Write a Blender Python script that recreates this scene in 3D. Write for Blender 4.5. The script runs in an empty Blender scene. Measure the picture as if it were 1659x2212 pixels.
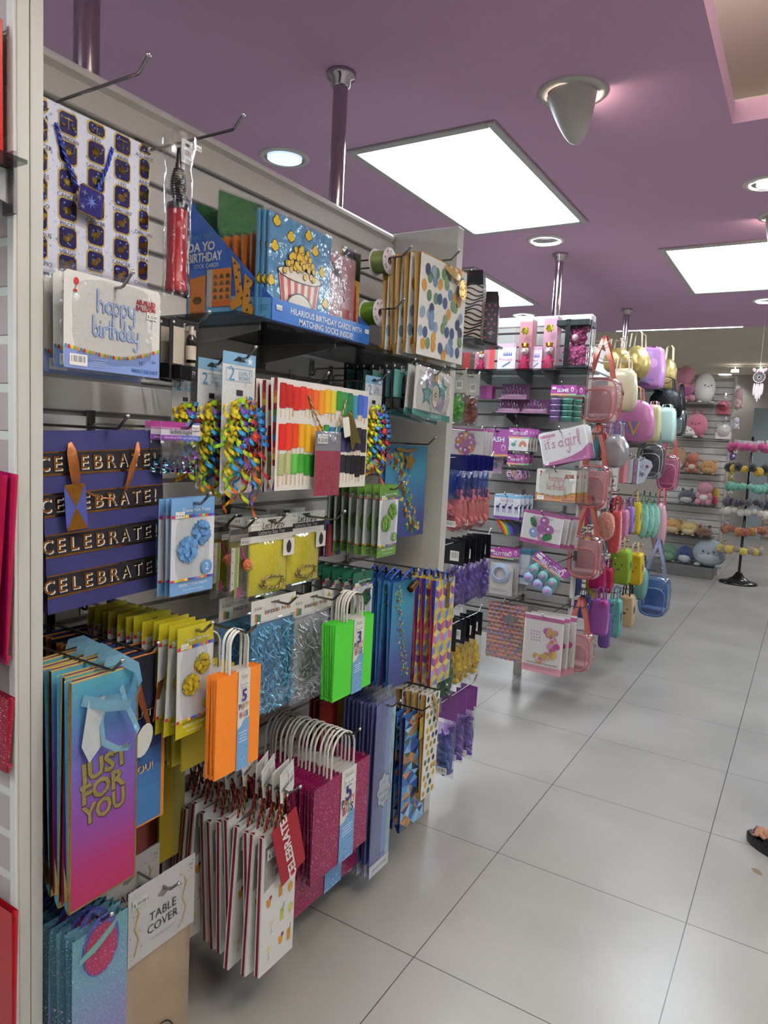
import bpy, math, random
from mathutils import Vector, Matrix
PI = math.pi
rnd = random.Random(7)
SC = bpy.context.scene
COL = SC.collection
# ------------------------------------------------------------------ camera
F_PX, YAW, PITCH, ROLL, CAMH = 1505.3, -.5445, -.1033, .0514, 1.3837
CX, CY = 829.5, 1106.0
cy_, sy_, cp_, sp_ = math.cos(YAW), math.sin(YAW), math.cos(PITCH), math.sin(PITCH)
FW = Vector((sy_*cp_, cy_*cp_, sp_)); R0 = Vector((cy_, -sy_, 0)); U0 = R0.cross(FW)
RT = math.cos(ROLL)*R0 + math.sin(ROLL)*U0
UP = -math.sin(ROLL)*R0 + math.cos(ROLL)*U0
cam = bpy.data.objects.new('camera', bpy.data.cameras.new('camera')); COL.objects.link(cam)
cam.data.sensor_fit = 'HORIZONTAL'; cam.data.sensor_width = 36
cam.data.lens = F_PX/1659*36; cam.data.clip_start = .02; cam.data.clip_end = 60
mt = Matrix((RT, UP, -FW)).transposed().to_4x4(); mt.translation = (0, 0, CAMH)
cam.matrix_world = mt
SC.camera = cam
# ------------------------------------------------------------------ world, exposure
SC.view_settings.view_transform = 'Standard'; SC.view_settings.look = 'None'
SC.view_settings.gamma = 1; SC.view_settings.use_curve_mapping = False
SC.view_settings.exposure = EXPOSURE = 0.0
w = bpy.data.worlds.new('world'); SC.world = w; w.use_nodes = True
w.node_tree.nodes['Background'].inputs[0].default_value = (.9, .93, 1, 1)
w.node_tree.nodes['Background'].inputs[1].default_value = .05
SC.cycles.transparent_max_bounces = 12; SC.cycles.max_bounces = 8; SC.cycles.diffuse_bounces = 3; SC.cycles.glossy_bounces = 3; SC.cycles.adaptive_threshold = .05
COVE_W = 120.
PANEL_E = 19.      # light given by the ceiling light panels
SPOT_W = 9.0       # downlights
def at(px, py, ax, v):
    """point where the line of sight through pixel px, py meets the plane axis ax = v"""
    d = FW + (px-CX)/F_PX*RT - (py-CY)/F_PX*UP
    o = Vector((0, 0, CAMH))
    return o + d*((v-o[ax])/d[ax])
# ------------------------------------------------------------------ colours, materials
def C(h):
    if not isinstance(h, str): return h
    v = [int(h[i:i+2], 16)/255 for i in (0, 2, 4)]
    return tuple(x/12.92 if x <= .04045 else ((x+.055)/1.055)**2.4 for x in v)
def shade(h, f):
    return tuple(min(1, x*f) for x in C(h))
def mix(a, b, t):
    a, b = C(a), C(b); return tuple(x+(y-x)*t for x, y in zip(a, b))
MAT = {}
def mat(name, rough=.5, metal=0., spec=.5, bump=0., bscale=200., sheen=0., clear=None, emit=None, glit=0, dirt=.04):
    m = bpy.data.materials.new(name); m.use_nodes = True; nt = m.node_tree; N = nt.nodes; L = nt.links
    p = N['Principled BSDF']; at_ = N.new('ShaderNodeAttribute'); at_.attribute_name = 'Col'
    p.inputs['Roughness'].default_value = rough; p.inputs['Metallic'].default_value = metal
    p.inputs['Specular IOR Level'].default_value = spec; p.inputs['Sheen Weight'].default_value = sheen
    tc = N.new('ShaderNodeTexCoord'); nz = N.new('ShaderNodeTexNoise'); nz.inputs['Scale'].default_value = bscale
    L.new(tc.outputs['Object'], nz.inputs['Vector'])
    hs = N.new('ShaderNodeMix'); hs.data_type = 'RGBA'; hs.blend_type = 'MULTIPLY'; hs.inputs[0].default_value = dirt*4
    L.new(at_.outputs['Color'], hs.inputs[6])
    g = N.new('ShaderNodeMapRange'); L.new(nz.outputs['Fac'], g.inputs[0]); g.inputs[1].default_value = .3; g.inputs[2].default_value = .7
    g.inputs[3].default_value = .6; g.inputs[4].default_value = 1.0; L.new(g.outputs[0], hs.inputs[7])
    L.new(hs.outputs[2], p.inputs['Base Color'])
    if bump:
        b = N.new('ShaderNodeBump'); b.inputs['Strength'].default_value = bump; b.inputs['Distance'].default_value = .01
        L.new(nz.outputs['Fac'], b.inputs['Height']); L.new(b.outputs[0], p.inputs['Normal'])
    if glit:
        v = N.new('ShaderNodeTexVoronoi'); v.inputs['Scale'].default_value = glit; L.new(tc.outputs['Object'], v.inputs['Vector'])
        s = N.new('ShaderNodeSeparateColor'); L.new(v.outputs['Color'], s.inputs[0])
        gt = N.new('ShaderNodeMath'); gt.operation = 'GREATER_THAN'; gt.inputs[1].default_value = .975; L.new(s.outputs[0], gt.inputs[0])
        mx = N.new('ShaderNodeMix'); mx.data_type = 'RGBA'; L.new(gt.outputs[0], mx.inputs[0])
        L.new(hs.outputs[2], mx.inputs[6]); mx.inputs[7].default_value = (.95, .75, .8, 1); L.new(mx.outputs[2], p.inputs['Base Color'])
    if emit:
        L.new(at_.outputs['Color'], p.inputs['Emission Color']); p.inputs['Emission Strength'].default_value = emit
        p.inputs['Base Color'].default_value = (0, 0, 0, 1); L.remove(p.inputs['Base Color'].links[0])
    if clear is not None:
        tr = N.new('ShaderNodeBsdfTransparent'); gl = N.new('ShaderNodeBsdfGlossy'); gl.inputs['Roughness'].default_value = rough
        lw = N.new('ShaderNodeLayerWeight'); lw.inputs['Blend'].default_value = .18; fr = N.new('ShaderNodeMath'); fr.operation = 'MULTIPLY'; fr.inputs[1].default_value = .7; L.new(lw.outputs['Facing'], fr.inputs[0])
        ad = N.new('ShaderNodeMath'); ad.operation = 'ADD'; ad.inputs[1].default_value = clear; L.new(fr.outputs[0], ad.inputs[0]); ad.use_clamp = True
        mx = N.new('ShaderNodeMixShader'); L.new(ad.outputs[0], mx.inputs[0]); L.new(tr.outputs[0], mx.inputs[1]); L.new(gl.outputs[0], mx.inputs[2])
        L.new(at_.outputs['Color'], tr.inputs[0])
        if bump: L.new(b.outputs[0], gl.inputs['Normal'])
        L.new(mx.outputs[0], N['Material Output'].inputs[0])
    MAT[name] = m; return m
mat('paper', .55, spec=.3)
mat('gloss', .22)
mat('laminate', .38, spec=.4, dirt=.02, bscale=3)
mat('foil', .24, 1., bump=.25, bscale=45, dirt=.1)
mat('crinkle', .3, .55, bump=.9, bscale=9)
mat('satin', .38, .45, bump=.2, bscale=60)
mat('steel', .38, .9, dirt=.05)
mat('chrome', .12, 1., dirt=.05)
mat('glitter', .35, .1, glit=900)
mat('fabric', .85, bump=.3, bscale=300)
mat('plush', .95, sheen=.5, bump=.8, bscale=120, dirt=.08)
mat('rubber', .35, bump=.3, bscale=60, dirt=.12)
mat('plaster', .8, spec=.2, dirt=.03, bscale=2)
mat('clear', .12, clear=.02, bump=.3, bscale=22)
mat('film', .16, clear=.05, bump=.6, bscale=26)
mat('glass', .06, clear=.03)
mat('panel', emit=PANEL_E); mat('lamp', emit=9.)
mat('glow', emit=2.2)
# ------------------------------------------------------------------ mesh builder
_tc = {}
def glyphs(s, bold=0.):
    k = (s, bold)
    if k not in _tc:
        cu = bpy.data.curves.new('t', 'FONT'); cu.body = s; cu.fill_mode = 'FRONT'; cu.resolution_u = 2; cu.offset = bold
        ob = bpy.data.objects.new('t', cu); COL.objects.link(ob)
        me = bpy.data.meshes.new_from_object(ob.evaluated_get(bpy.context.evaluated_depsgraph_get()))
        _tc[k] = ([tuple(v.co[:2]) for v in me.vertices], [tuple(p.vertices) for p in me.polygons])
        bpy.data.objects.remove(ob); bpy.data.curves.remove(cu); bpy.data.meshes.remove(me)
    return _tc[k]
E_ = .0004
class MB:
    """mesh builder; flat things: front at x = 0 facing +x, u runs along +y, v runs down from the top edge"""
    def __init__(s, w=1., h=1., m='paper'):
        s.w, s.h, s.m = w, h, m; s.V = []; s.F = []; s.K = []; s.M = []; s.S = []
    def add(s, vs, fs, c, m=None, smooth=False):
        b = len(s.V); s.V += [tuple(v) for v in vs]; c = C(c)
        for f in fs: s.F.append(tuple(b+i for i in f)); s.K.append(c); s.M.append(m or s.m); s.S.append(smooth)
        return s
    def quad(s, a, b, c_, d, c, m=None): return s.add((a, b, c_, d), ((0, 1, 2, 3),), c, m)
    def box(s, x0, x1, y0, y1, z0, z1, c, m=None, bev=0.):
        x0, x1 = min(x0, x1), max(x0, x1); y0, y1 = min(y0, y1), max(y0, y1); z0, z1 = min(z0, z1), max(z0, z1)
        if bev:
            b = min(bev, (x1-x0)/2.2, (y1-y0)/2.2, (z1-z0)/2.2); vs = []; fs = []
            import itertools
            idx = {}
            for sx, sy, sz in itertools.product((0, 1), repeat=3):
                p = [(x0, x1)[sx], (y0, y1)[sy], (z0, z1)[sz]]; d = [b if q == 0 else -b for q in (sx, sy, sz)]
                for a in range(3):
                    q = list(p)
                    for o in range(3):
                        if o != a: q[o] += d[o]
                    idx[(sx, sy, sz, a)] = len(vs); vs.append(q)
            cc = [(0, 0), (1, 0), (1, 1), (0, 1)]
            for a in range(3):
                o1, o2 = [o for o in range(3) if o != a]
                for v in (0, 1):
                    f = []
                    for c1, c2 in cc:
                        k = [0, 0, 0]; k[a] = v; k[o1] = c1; k[o2] = c2; f.append(idx[(*k, a)])
                    fs.append(f)
                for c1, c2 in cc:   # edges along a
                    k0 = [0, 0, 0]; k0[o1] = c1; k0[o2] = c2; k1 = list(k0); k1[a] = 1
                    fs.append((idx[(*k0, o1)], idx[(*k1, o1)], idx[(*k1, o2)], idx[(*k0, o2)]))
            for sx, sy, sz in itertools.product((0, 1), repeat=3): fs.append([idx[(sx, sy, sz, a)] for a in range(3)])
            return s.add(vs, fs, c, m)
        vs = [(x, y, z) for x in (x0, x1) for y in (y0, y1) for z in (z0, z1)]
        return s.add(vs, ((0, 1, 3, 2), (4, 6, 7, 5), (0, 4, 5, 1), (2, 3, 7, 6), (0, 2, 6, 4), (1, 5, 7, 3)), c, m)
    def slab(s, c, t=.001, m=None, cut=0.):
        """a card of thickness t with cut corners, front at x = 0"""
        w, h, k = s.w/2, s.h, cut
        o = [(-w+k, 0), (w-k, 0), (w, -k), (w, -h+k), (w-k, -h), (-w+k, -h), (-w, -h+k), (-w, -k)] if k else [(-w, 0), (w, 0), (w, -h), (-w, -h)]
        return s.ext(o, 0, -t, c, m)
    def ext(s, o, x0, x1, c, m=None):
        n = len(o); vs = [(x0, a, b) for a, b in o]+[(x1, a, b) for a, b in o]
        return s.add(vs, [tuple(range(n)), tuple(range(2*n-1, n-1, -1))]+[(i, i+n, (i+1) % n+n, (i+1) % n) for i in range(n)], c, m)
    # --- prints, in fractions of the card: u 0..1 left to right, v 0..1 top to bottom, k = layer
    def X(s, k): return E_*k+(len(s.F) % 60)*4e-6
    def P(s, u, v): return ((u-.5)*s.w, -v*s.h)
    def pg(s, pts, c, k=1, m=None):
        return s.add([(s.X(k), *s.P(u, v)) for u, v in pts], (tuple(range(len(pts))),), c, m)
    def r(s, u0, u1, v0, v1, c, k=1, m=None): return s.pg(((u0, v0), (u1, v0), (u1, v1), (u0, v1)), c, k, m)
    def el(s, u, v, a, b=None, c='ffffff', k=1, m=None, n=14, rot=0.):
        """ellipse, radii in fractions of the width"""
        b = a if b is None else b; cr, sr = math.cos(rot), math.sin(rot); cy, cz = s.P(u, v); pts = []
        for i in range(n):
            t = 2*PI*i/n; x, y = a*s.w*math.cos(t), b*s.w*math.sin(t); pts.append((s.X(k), cy+x*cr-y*sr, cz+x*sr+y*cr))
        return s.add(pts, (tuple(range(n)),), c, m)
    def star(s, u, v, a, c, k=1, n=5, q=.45, rot=0., m=None):
        cy, cz = s.P(u, v)
        return s.add([(s.X(k), cy+a*s.w*(1 if i % 2 == 0 else q)*math.sin(PI*i/n+rot), cz+a*s.w*(1 if i % 2 == 0 else q)*math.cos(PI*i/n+rot)) for i in range(2*n)], (tuple(range(2*n)),), c, m)
    def grad(s, u0, u1, v0, v1, cols, k=1, n=20, m=None):
        q = len(cols)-1
        for i in range(n):
            t = (i+.5)/n*q; j = min(int(t), q-1)
            s.r(u0, u1, v0+(v1-v0)*i/n, v0+(v1-v0)*(i+1)/n, mix(cols[j], cols[j+1], t-j), k, m)
        return s
    def txt(s, t, u, v, h, c, k=2, W=None, bold=0., rot=0., shear=0., m=None, al='c'):
        """text, centre u, v; h = capital height as a fraction of the card width; W = widest as fraction"""
        vs, fs = glyphs(t, bold)
        if not vs: return s
        x0 = min(a for a, b in vs); x1 = max(a for a, b in vs); sc = h*s.w/.69; sx = sc
        if W and (x1-x0)*sc > W*s.w: sx = W*s.w/(x1-x0)
        cy, cz = s.P(u, v); cr, sr = math.cos(rot), math.sin(rot); o = {'c': (x0+x1)/2, 'l': x0, 'r': x1}[al]; out = []
        for a, b in vs:
            X = (a-o)*sx+shear*(b-.34)*sc; Y = (b-.34)*sc; out.append((s.X(k), cy+X*cr-Y*sr, cz+X*sr+Y*cr))
        return s.add(out, fs, c, m)
    def stroke(s, pts, wd, c, k=1, m=None):
        """drawn line through card points (fractions), wd in fractions of the width"""
        q = [s.P(u, v) for u, v in pts]; r_ = wd*s.w/2
        for a, b in zip(q, q[1:]):
            d = math.hypot(b[0]-a[0], b[1]-a[1]) or 1e-6; nx, ny = -(b[1]-a[1])/d*r_, (b[0]-a[0])/d*r_; ex, ey = (b[0]-a[0])/d*r_*.5, (b[1]-a[1])/d*r_*.5
            s.add([(s.X(k), a[0]-ex+nx, a[1]-ey+ny), (s.X(k), b[0]+ex+nx, b[1]+ey+ny), (s.X(k), b[0]+ex-nx, b[1]+ey-ny), (s.X(k), a[0]-ex-nx, a[1]-ey-ny)], ((3, 2, 1, 0),), c, m)
        return s
    # --- round things
    def tube(s, path, r_, c, m=None, n=6, closed=False):
        P = [Vector(p) for p in path]; L = len(P); vs = []; rr = r_ if isinstance(r_, (list, tuple)) else [r_]*L
        up = Vector((0, 0, 1))
        for i, p in enumerate(P):
            d = ((P[(i+1) % L] if (closed or i < L-1) else p)-(P[i-1] if (closed or i) else p)).normalized()
            if abs(d.dot(up)) > .98: up = Vector((0, 1, 0)) if abs(d.y) < .9 else Vector((1, 0, 0))
            a = d.cross(up).normalized(); b = a.cross(d)
            up = b
            for j in range(n):
                t = 2*PI*j/n; vs.append(p+(a*math.cos(t)+b*math.sin(t))*rr[i])
        fs = [(i*n+j, i*n+(j+1) % n, ((i+1) % L)*n+(j+1) % n, ((i+1) % L)*n+j) for i in range(L if closed else L-1) for j in range(n)]
        s.add(vs, fs, c, m, True)
        if not closed: s.add(vs[:n], (tuple(range(n-1, -1, -1)),), c, m); s.add(vs[-n:], (tuple(range(n)),), c, m)
        return s
    def band(s, path, wv, c, m=None, th=.0005):
        """flat ribbon along path; wv = half-width vector (or list)"""
        P = [Vector(p) for p in path]; W = [Vector(x) for x in wv] if isinstance(wv, list) else [Vector(wv)]*len(P)
        vs = [p+w_ for p, w_ in zip(P, W)]+[p-w_ for p, w_ in zip(P, W)]; n = len(P)
        return s.add(vs, [(i, i+1, n+i+1, n+i) for i in range(n-1)], c, m, True)
    def lathe(s, prof, c, m=None, n=20, o=(0, 0, 0), ax=2, a0=0., a1=2*PI, smooth=True):
        """profile of (radius, height) turned about axis ax through o"""
        full = abs(a1-a0-2*PI) < 1e-6; k = n if full else n+1; vs = []
        for r_, z in prof:
            for j in range(k):
                t = a0+(a1-a0)*j/n; p = [r_*math.cos(t), r_*math.sin(t), z]
                if ax == 0: p = [z, p[0], p[1]]
                if ax == 1: p = [p[0], z, p[1]]
                vs.append((p[0]+o[0], p[1]+o[1], p[2]+o[2]))
        fs = [(i*k+j, i*k+(j+1) % k, (i+1)*k+(j+1) % k, (i+1)*k+j) for i in range(len(prof)-1) for j in range(n)]
        return s.add(vs, fs, c, m, smooth)
    def ball(s, o, r_, c, m=None, n=10, rot=None, fuzz=0.):
        """ellipsoid; r_ a number or three radii"""
        rr = (r_,)*3 if not isinstance(r_, (list, tuple)) else r_; vs = []; h = max(4, n//2+1)
        R = Matrix.Rotation(rot[1], 3, rot[0]) if rot else None
        for i in range(h+1):
            t = PI*i/h
            for j in range(n):
                p = 2*PI*j/n; f = 1+(rnd.uniform(-fuzz, fuzz) if fuzz else 0)
                v = Vector((rr[0]*math.sin(t)*math.cos(p), rr[1]*math.sin(t)*math.sin(p), rr[2]*math.cos(t)))*f
                if R: v = R @ v
                vs.append((v.x+o[0], v.y+o[1], v.z+o[2]))
        fs = [(i*n+j, (i+1)*n+j, (i+1)*n+(j+1) % n, i*n+(j+1) % n) for i in range(h) for j in range(n)]
        return s.add(vs, fs, c, m, not fuzz)
    def pillow(s, y0, y1, z0, z1, x0, th, c, m=None, n=8, fold=0., seed=0):
        """a filled packet: soft both sides between rectangle y0..y1, z0..z1"""
        rg = random.Random(seed); nz = [[rg.uniform(-1, 1) for _ in range(n+1)] for _ in range(n+1)]
        for sd in (1, -1):
            vs = []
            for i in range(n+1):
                for j in range(n+1):
                    a, b = i/n, j/n; g = (4*a*(1-a))**.45*(4*b*(1-b))**.45
                    vs.append((x0+sd*g*th/2+(fold*nz[i][j]*g if sd == 1 else 0), y0+(y1-y0)*a, z0+(z1-z0)*b))
            fs = [(i*(n+1)+j, (i+1)*(n+1)+j, (i+1)*(n+1)+j+1, i*(n+1)+j+1) for i in range(n) for j in range(n)]
            if sd < 0: fs = [f[::-1] for f in fs]
            s.add(vs, fs, c, m, True)
        return s
    def build(s, name, parent=None, loc=None, rot=None):
        me = bpy.data.meshes.new(name); me.from_pydata(s.V, [], s.F)
        ms = sorted(set(s.M)); ix = {m: i for i, m in enumerate(ms)}
        for m in ms: me.materials.append(MAT[m])
        me.polygons.foreach_set('material_index', [ix[m] for m in s.M]); me.polygons.foreach_set('use_smooth', s.S)
        a = me.attributes.new('Col', 'FLOAT_COLOR', 'CORNER'); d = []
        for f, c in zip(s.F, s.K): d += [c[0], c[1], c[2], 1.]*len(f)
        a.data.foreach_set('color', d); me.update()
        o = bpy.data.objects.new(name, me); COL.objects.link(o)
        if parent: o.parent = parent
        if loc is not None: o.location = loc
        if rot is not None: o.rotation_euler = rot
        return o
def empty(name):
    o = bpy.data.objects.new(name, None); COL.objects.link(o); o.empty_display_size = .05; return o
def tag(o, label, cat, group=None):
    o['label'] = label; o['category'] = cat
    if group: o['group'] = group
    return o
def struct(o): o['kind'] = 'structure'; return o
def dup(r_, loc=None, rot=None):
    c = r_.copy(); COL.objects.link(c)
    for k in ('label', 'category', 'group'):
        if k in c: del c[k]
    if loc is not None: c.location = loc
    if rot is not None: c.rotation_euler = rot
    for ch in list(r_.children):
        d = ch.copy(); COL.objects.link(d); d.parent = c
        for g in ch.children: e = g.copy(); COL.objects.link(e); e.parent = d
    return c
WALLX, WINGY, ENDY = -1.38, 3.87, 2.272
UNIT_TOP = 2.12
# ------------------------------------------------------------------ room
CEIL, SLABT, FAR_Y = 2.55, .075, 7.1
def floor_mat():
    m = bpy.data.materials.new('floor_tiles'); m.use_nodes = True; nt = m.node_tree; N = nt.nodes; L = nt.links
    p = N['Principled BSDF']; tc = N.new('ShaderNodeTexCoord'); sp = N.new('ShaderNodeSeparateXYZ'); L.new(tc.outputs['Object'], sp.inputs[0])
    def M(op, a, b=None):
        n = N.new('ShaderNodeMath'); n.operation = op
        for i, q in enumerate((a, b)):
            if q is None: continue
            if isinstance(q, (int, float)): n.inputs[i].default_value = q
            else: L.new(q, n.inputs[i])
        return n.outputs[0]
    def line(o, off, T, hw):
        f = M('FRACT', M('DIVIDE', M('SUBTRACT', o, off), T)); return M('GREATER_THAN', M('ABSOLUTE', M('SUBTRACT', f, .5)), .5-hw/T)
    lx = line(sp.outputs[0], -.7838-60, .6, .0014); ly = line(sp.outputs[1], 1.5687-59.11, .5911, .0014)
    g = M('MAXIMUM', lx, ly)
    nz = N.new('ShaderNodeTexNoise'); nz.inputs['Scale'].default_value = 2.2; nz.inputs['Detail'].default_value = 8; L.new(tc.outputs['Object'], nz.inputs['Vector'])
    n2 = N.new('ShaderNodeTexNoise'); n2.inputs['Scale'].default_value = 40; n2.inputs['Detail'].default_value = 4; L.new(tc.outputs['Object'], n2.inputs['Vector'])
    cr = N.new('ShaderNodeValToRGB'); cr.color_ramp.elements[0].position = .3; cr.color_ramp.elements[1].position = .7
    cr.color_ramp.elements[0].color = (*C('86837f'), 1); cr.color_ramp.elements[1].color = (*C('96928e'), 1)
    L.new(nz.outputs['Fac'], cr.inputs[0])
    mx = N.new('ShaderNodeMix'); mx.data_type = 'RGBA'; L.new(g, mx.inputs[0]); L.new(cr.outputs[0], mx.inputs[6]); mx.inputs[7].default_value = (*C('2e2c2b'), 1)
    L.new(mx.outputs[2], p.inputs['Base Color'])
    rr = N.new('ShaderNodeMapRange'); L.new(n2.outputs['Fac'], rr.inputs[0]); rr.inputs[3].default_value = .26; rr.inputs[4].default_value = .34; L.new(rr.outputs[0], p.inputs['Roughness'])
    MAT['floor'] = m
floor_mat()
struct(MB(m='floor').box(-7, 4, -4, 18, -.05, 0, 'ffffff').build('floor'))
PURPLE, BEIGE = 'd2abc9', 'e0d8ca'
OX0, OX1, OY0, OY1 = -.352, 1.4, -1.6, 2.81
b = MB(m='plaster')
for q in ((-7, OX0, -4, FAR_Y), (OX1, 4, -4, FAR_Y), (OX0, OX1, -4, OY0), (OX0, OX1, OY1, FAR_Y)): b.box(*q, CEIL, CEIL+SLABT, PURPLE)
struct(b.build('ceiling'))
b = MB(m='plaster'); b.box(-1.2, 2.2, -2.4, 3.6, 2.98, 3.0, BEIGE)
for q in ((-1.22, -1.2, -2.4, 3.6), (2.2, 2.22, -2.4, 3.6), (-1.2, 2.2, -2.42, -2.4), (-1.2, 2.2, 3.6, 3.62)): b.box(*q, CEIL+SLABT, 3.0, BEIGE)
struct(b.build('ceiling'))
struct(MB(m='plaster').box(-7, 4, FAR_Y, 18, 2.85, 2.9, BEIGE).build('ceiling'))
struct(MB(m='plaster').box(-7, 4, FAR_Y-.001, FAR_Y+.02, CEIL+SLABT, 2.9, BEIGE).build('trim_1'))
struct(MB(m='plaster').box(-7.1, -7, -4, 18, 0, 3, 'c9c1b8').build('wall_left'))
struct(MB(m='plaster').box(4, 4.1, -4, 18, 0, 3, 'c9c1b8').build('wall_right'))
struct(MB(m='plaster').box(-7, 4, -4.1, -4, 0, 3, 'c9c1b8').build('wall_back'))
# far wall: beige, with a grey doorway pier and a slatted section
struct(MB(m='plaster').box(-7, 4, 14.0, 14.1, 0, 3, 'b3aca2').build('wall_front'))
# ------------------------------------------------------------------ slatwall
PITCH_S = .0775
def slat(b, y0, y1, z0, z1, c='d9d5d0', zref=2.027, flip=1):
    """boards with dark grooves, front at x = 0, built into mesh b"""
    k = math.ceil((z0-zref)/PITCH_S); z = z0; g = zref+k*PITCH_S
    def brd(a, d):
        if d-a > .004: b.box(-.014*flip, 0, y0, y1, a, d, c, 'laminate', bev=.0025)
    while g < z1-.01:
        brd(z, g-.0055); z = g+.0055; g += PITCH_S
    brd(z, z1)
    b.box(-.02*flip, -.013*flip, y0, y1, z0, z1, shade(c, .6), 'laminate')
    return b
def gondola(label, y0, y1, ends):
    t = tag(empty('slatwall_gondola'), label, 'display stand'); t.location = (-1.41, (y0+y1)/2, 0)
    L_ = (y1-y0)/2
    for s in (1, -1):
        b = MB(); slat(b, -L_, L_, .0, 2.035)
        b.build('slatted_panel', t, (.03*s, 0, 0), (0, 0, 0 if s > 0 else PI))
    MB(m='laminate').box(-.012, .012, -L_, L_, .02, 2.04, 'b8b4ae').build('core', t)
    b = MB(m='laminate'); b.box(-.045, .045, -L_, L_, 2.035, UNIT_TOP-.03, 'c4bfb8', bev=.003); b.box(-.052, .052, -L_, L_, UNIT_TOP-.03, UNIT_TOP, 'cdc8c0', bev=.01)
    b.build('top_rail', t)
    for e0, e1 in ends:
        b = MB(m='laminate'); m_ = (y0+y1)/2
        b.box(-.29, .302, e0-m_, e1-m_, 0, UNIT_TOP+.005, 'c3c1ba', bev=.0015)
        b.box(.2685, .302, e0-m_-.0006, e0-m_+.001, .0, UNIT_TOP+.004, 'c2c3bb')
        b.build('end_panel', t)
    return t
gondola('white slatwall display unit holding gift bags and party packs', .709, 2.227, ((.687, .709), (2.227, ENDY)))
t = tag(empty('end_display_panel'), 'white slatted end panel facing the viewer at the left edge, red goods hanging on it', 'display stand'); t.location = (-1.41, .664, 0)
MB(m='laminate').box(-.29, .302, .0, .0215, 0, UNIT_TOP+.005, 'c3c1ba', bev=.0015).build('end_board', t)
b = MB(); slat(b, -.29, .284, 0, UNIT_TOP, 'aa9c9a', zref=.507); b.build('slatted_panel', t, (0, -.0015, 0), (0, 0, -PI/2))
MB(m='laminate').box(.284, .302, -.006, -.0005, 0, UNIT_TOP, 'cbc7c1', bev=.001).build('edge_trim', t)
# second gondola: cross wall facing the camera and a spine behind it
t = tag(empty('slatwall_gondola'), 'white slatwall unit with a pink end display facing the camera', 'display stand'); t.location = (-1.41, 5.0, 0)
b = MB(); slat(b, -.33, .325, .28, 2.06, '9c9894'); b.build('slatted_panel', t, (0, WINGY-5, 0), (0, 0, -PI/2))
b = MB(m='laminate'); b.box(-.335, .335, WINGY-5+.02, WINGY-5+.045, .25, 2.06, 'b8b4ae'); b.box(-.345, .332, WINGY-5-.006, WINGY-5+.05, 2.055, UNIT_TOP, 'cfcbc5', bev=.012)
b.box(.318, .333, WINGY-5-.004, WINGY-5+.05, .25, 2.06, 'd8d3cc', bev=.002); b.build('frame', t)
for s in (1, -1):
    b = MB(); slat(b, -1.03, 1.03, .25, 2.06); b.build('slatted_panel', t, (.025*s, .02, 0), (0, 0, 0 if s > 0 else PI))
MB(m='laminate').box(-.03, .03, -1.08, 1.08, 2.05, UNIT_TOP, 'c4bfb8', bev=.005).build('top_rail', t)
for x_, y_ in ((-.02, -1.02), (-.02, 1.0)): MB(m='laminate').box(x_, x_+.04, y_, y_+.04, 0, .3, 'a8a49e').build('foot_post', t)
MB(m='laminate').box(-.03, .03, 1.04, 1.065, .25, 2.05, 'd8d3cc', bev=.003).build('end_post', t)
# poles up to the ceiling
def pole(y, lab, r_=.024):
    t = tag(empty('support_pole'), lab, 'pole'); t.location = (-1.412, y, UNIT_TOP)
    h = CEIL-UNIT_TOP
    MB(m='chrome').lathe([(r_, 0), (r_, h)], 'b9b2b4').build('tube', t)
    MB(m='chrome').lathe([(r_, h-.045), (r_+.006, h-.043), (r_+.008, h-.02), (r_+.022, h-.016), (r_+.024, h), (0, h)], 'c9c2c4').build('ceiling_flange', t)
pole(at(187, 130, 0, -1.412)[1], 'chrome pole at the upper left rising above the zodiac gift bag', .027)
pole(1.926, 'chrome pole with ceiling flange above the boxed sock cards')
pole(4.226, 'chrome pole rising behind the boxed pink rose bear')
pole(6.017, 'farthest chrome pole, above the hanging gold bags')
# ------------------------------------------------------------------ ceiling lights
def panel(x0, x1, y0, y1, lab):
    t = tag(empty('ceiling_light_panel'), lab, 'ceiling light'); t.location = ((x0+x1)/2, (y0+y1)/2, CEIL)
    a, b_ = (x1-x0)/2, (y1-y0)/2; f = .035; b = MB(m='laminate')
    for q in ((-a, -a+f, -b_, b_), (a-f, a, -b_, b_), (-a+f, a-f, -b_, -b_+f), (-a+f, a-f, b_-f, b_)): b.box(*q, -.012, 0, 'b9b6b2', bev=.003)
    b.build('frame', t)
    MB(m='panel').quad((-a+f, -b_+f, -.004), (-a+f, b_-f, -.004), (a-f, b_-f, -.004), (a-f, -b_+f, -.004), (.80, .93, 1.)).build('diffuser', t)
panel(-1.742, -1.091, 2.43, 3.671, 'large glowing ceiling light panel above the gap between the two units')
panel(-.86, -.2, 4.30, 5.55, 'glowing ceiling light panel at the right edge, past the first one')
panel(-2.67, -2.02, 4.33, 5.62, 'glowing ceiling light panel partly hidden behind the zebra gift box')
panel(-1.742, -1.091, -1.3, -.06, 'ceiling light panel behind the viewer over the aisle')
panel(-.1, .55, -3.2, -1.95, 'unseen light panel added far behind the viewer to brighten the goods')  # unseen panel, added for more light from the camera side
panel(1.6, 2.25, .6, 1.85, 'ceiling light panel over the aisle to the right')
panel(.9, 1.55, 4.3, 5.55, 'ceiling light panel out of the frame on the right')
panel(-3.5, -2.85, .6, 1.85, 'ceiling light panel on the far side of the unit')
def added_far_panel(x, y, lab):  # unseen panels added to brighten the area past the purple ceiling
    t = tag(empty('ceiling_light_panel'), lab, 'ceiling light'); t.location = (x, y, 2.85)
    MB(m='laminate').box(-.34, .34, -.64, .64, -.008, 0, 'b9b6b2').build('frame', t)
    MB(m='panel').quad((-.3, -.6, -.012), (-.3, .6, -.012), (.3, .6, -.012), (.3, -.6, -.012), (.95, .97, 1.)).build('diffuser', t)
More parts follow.
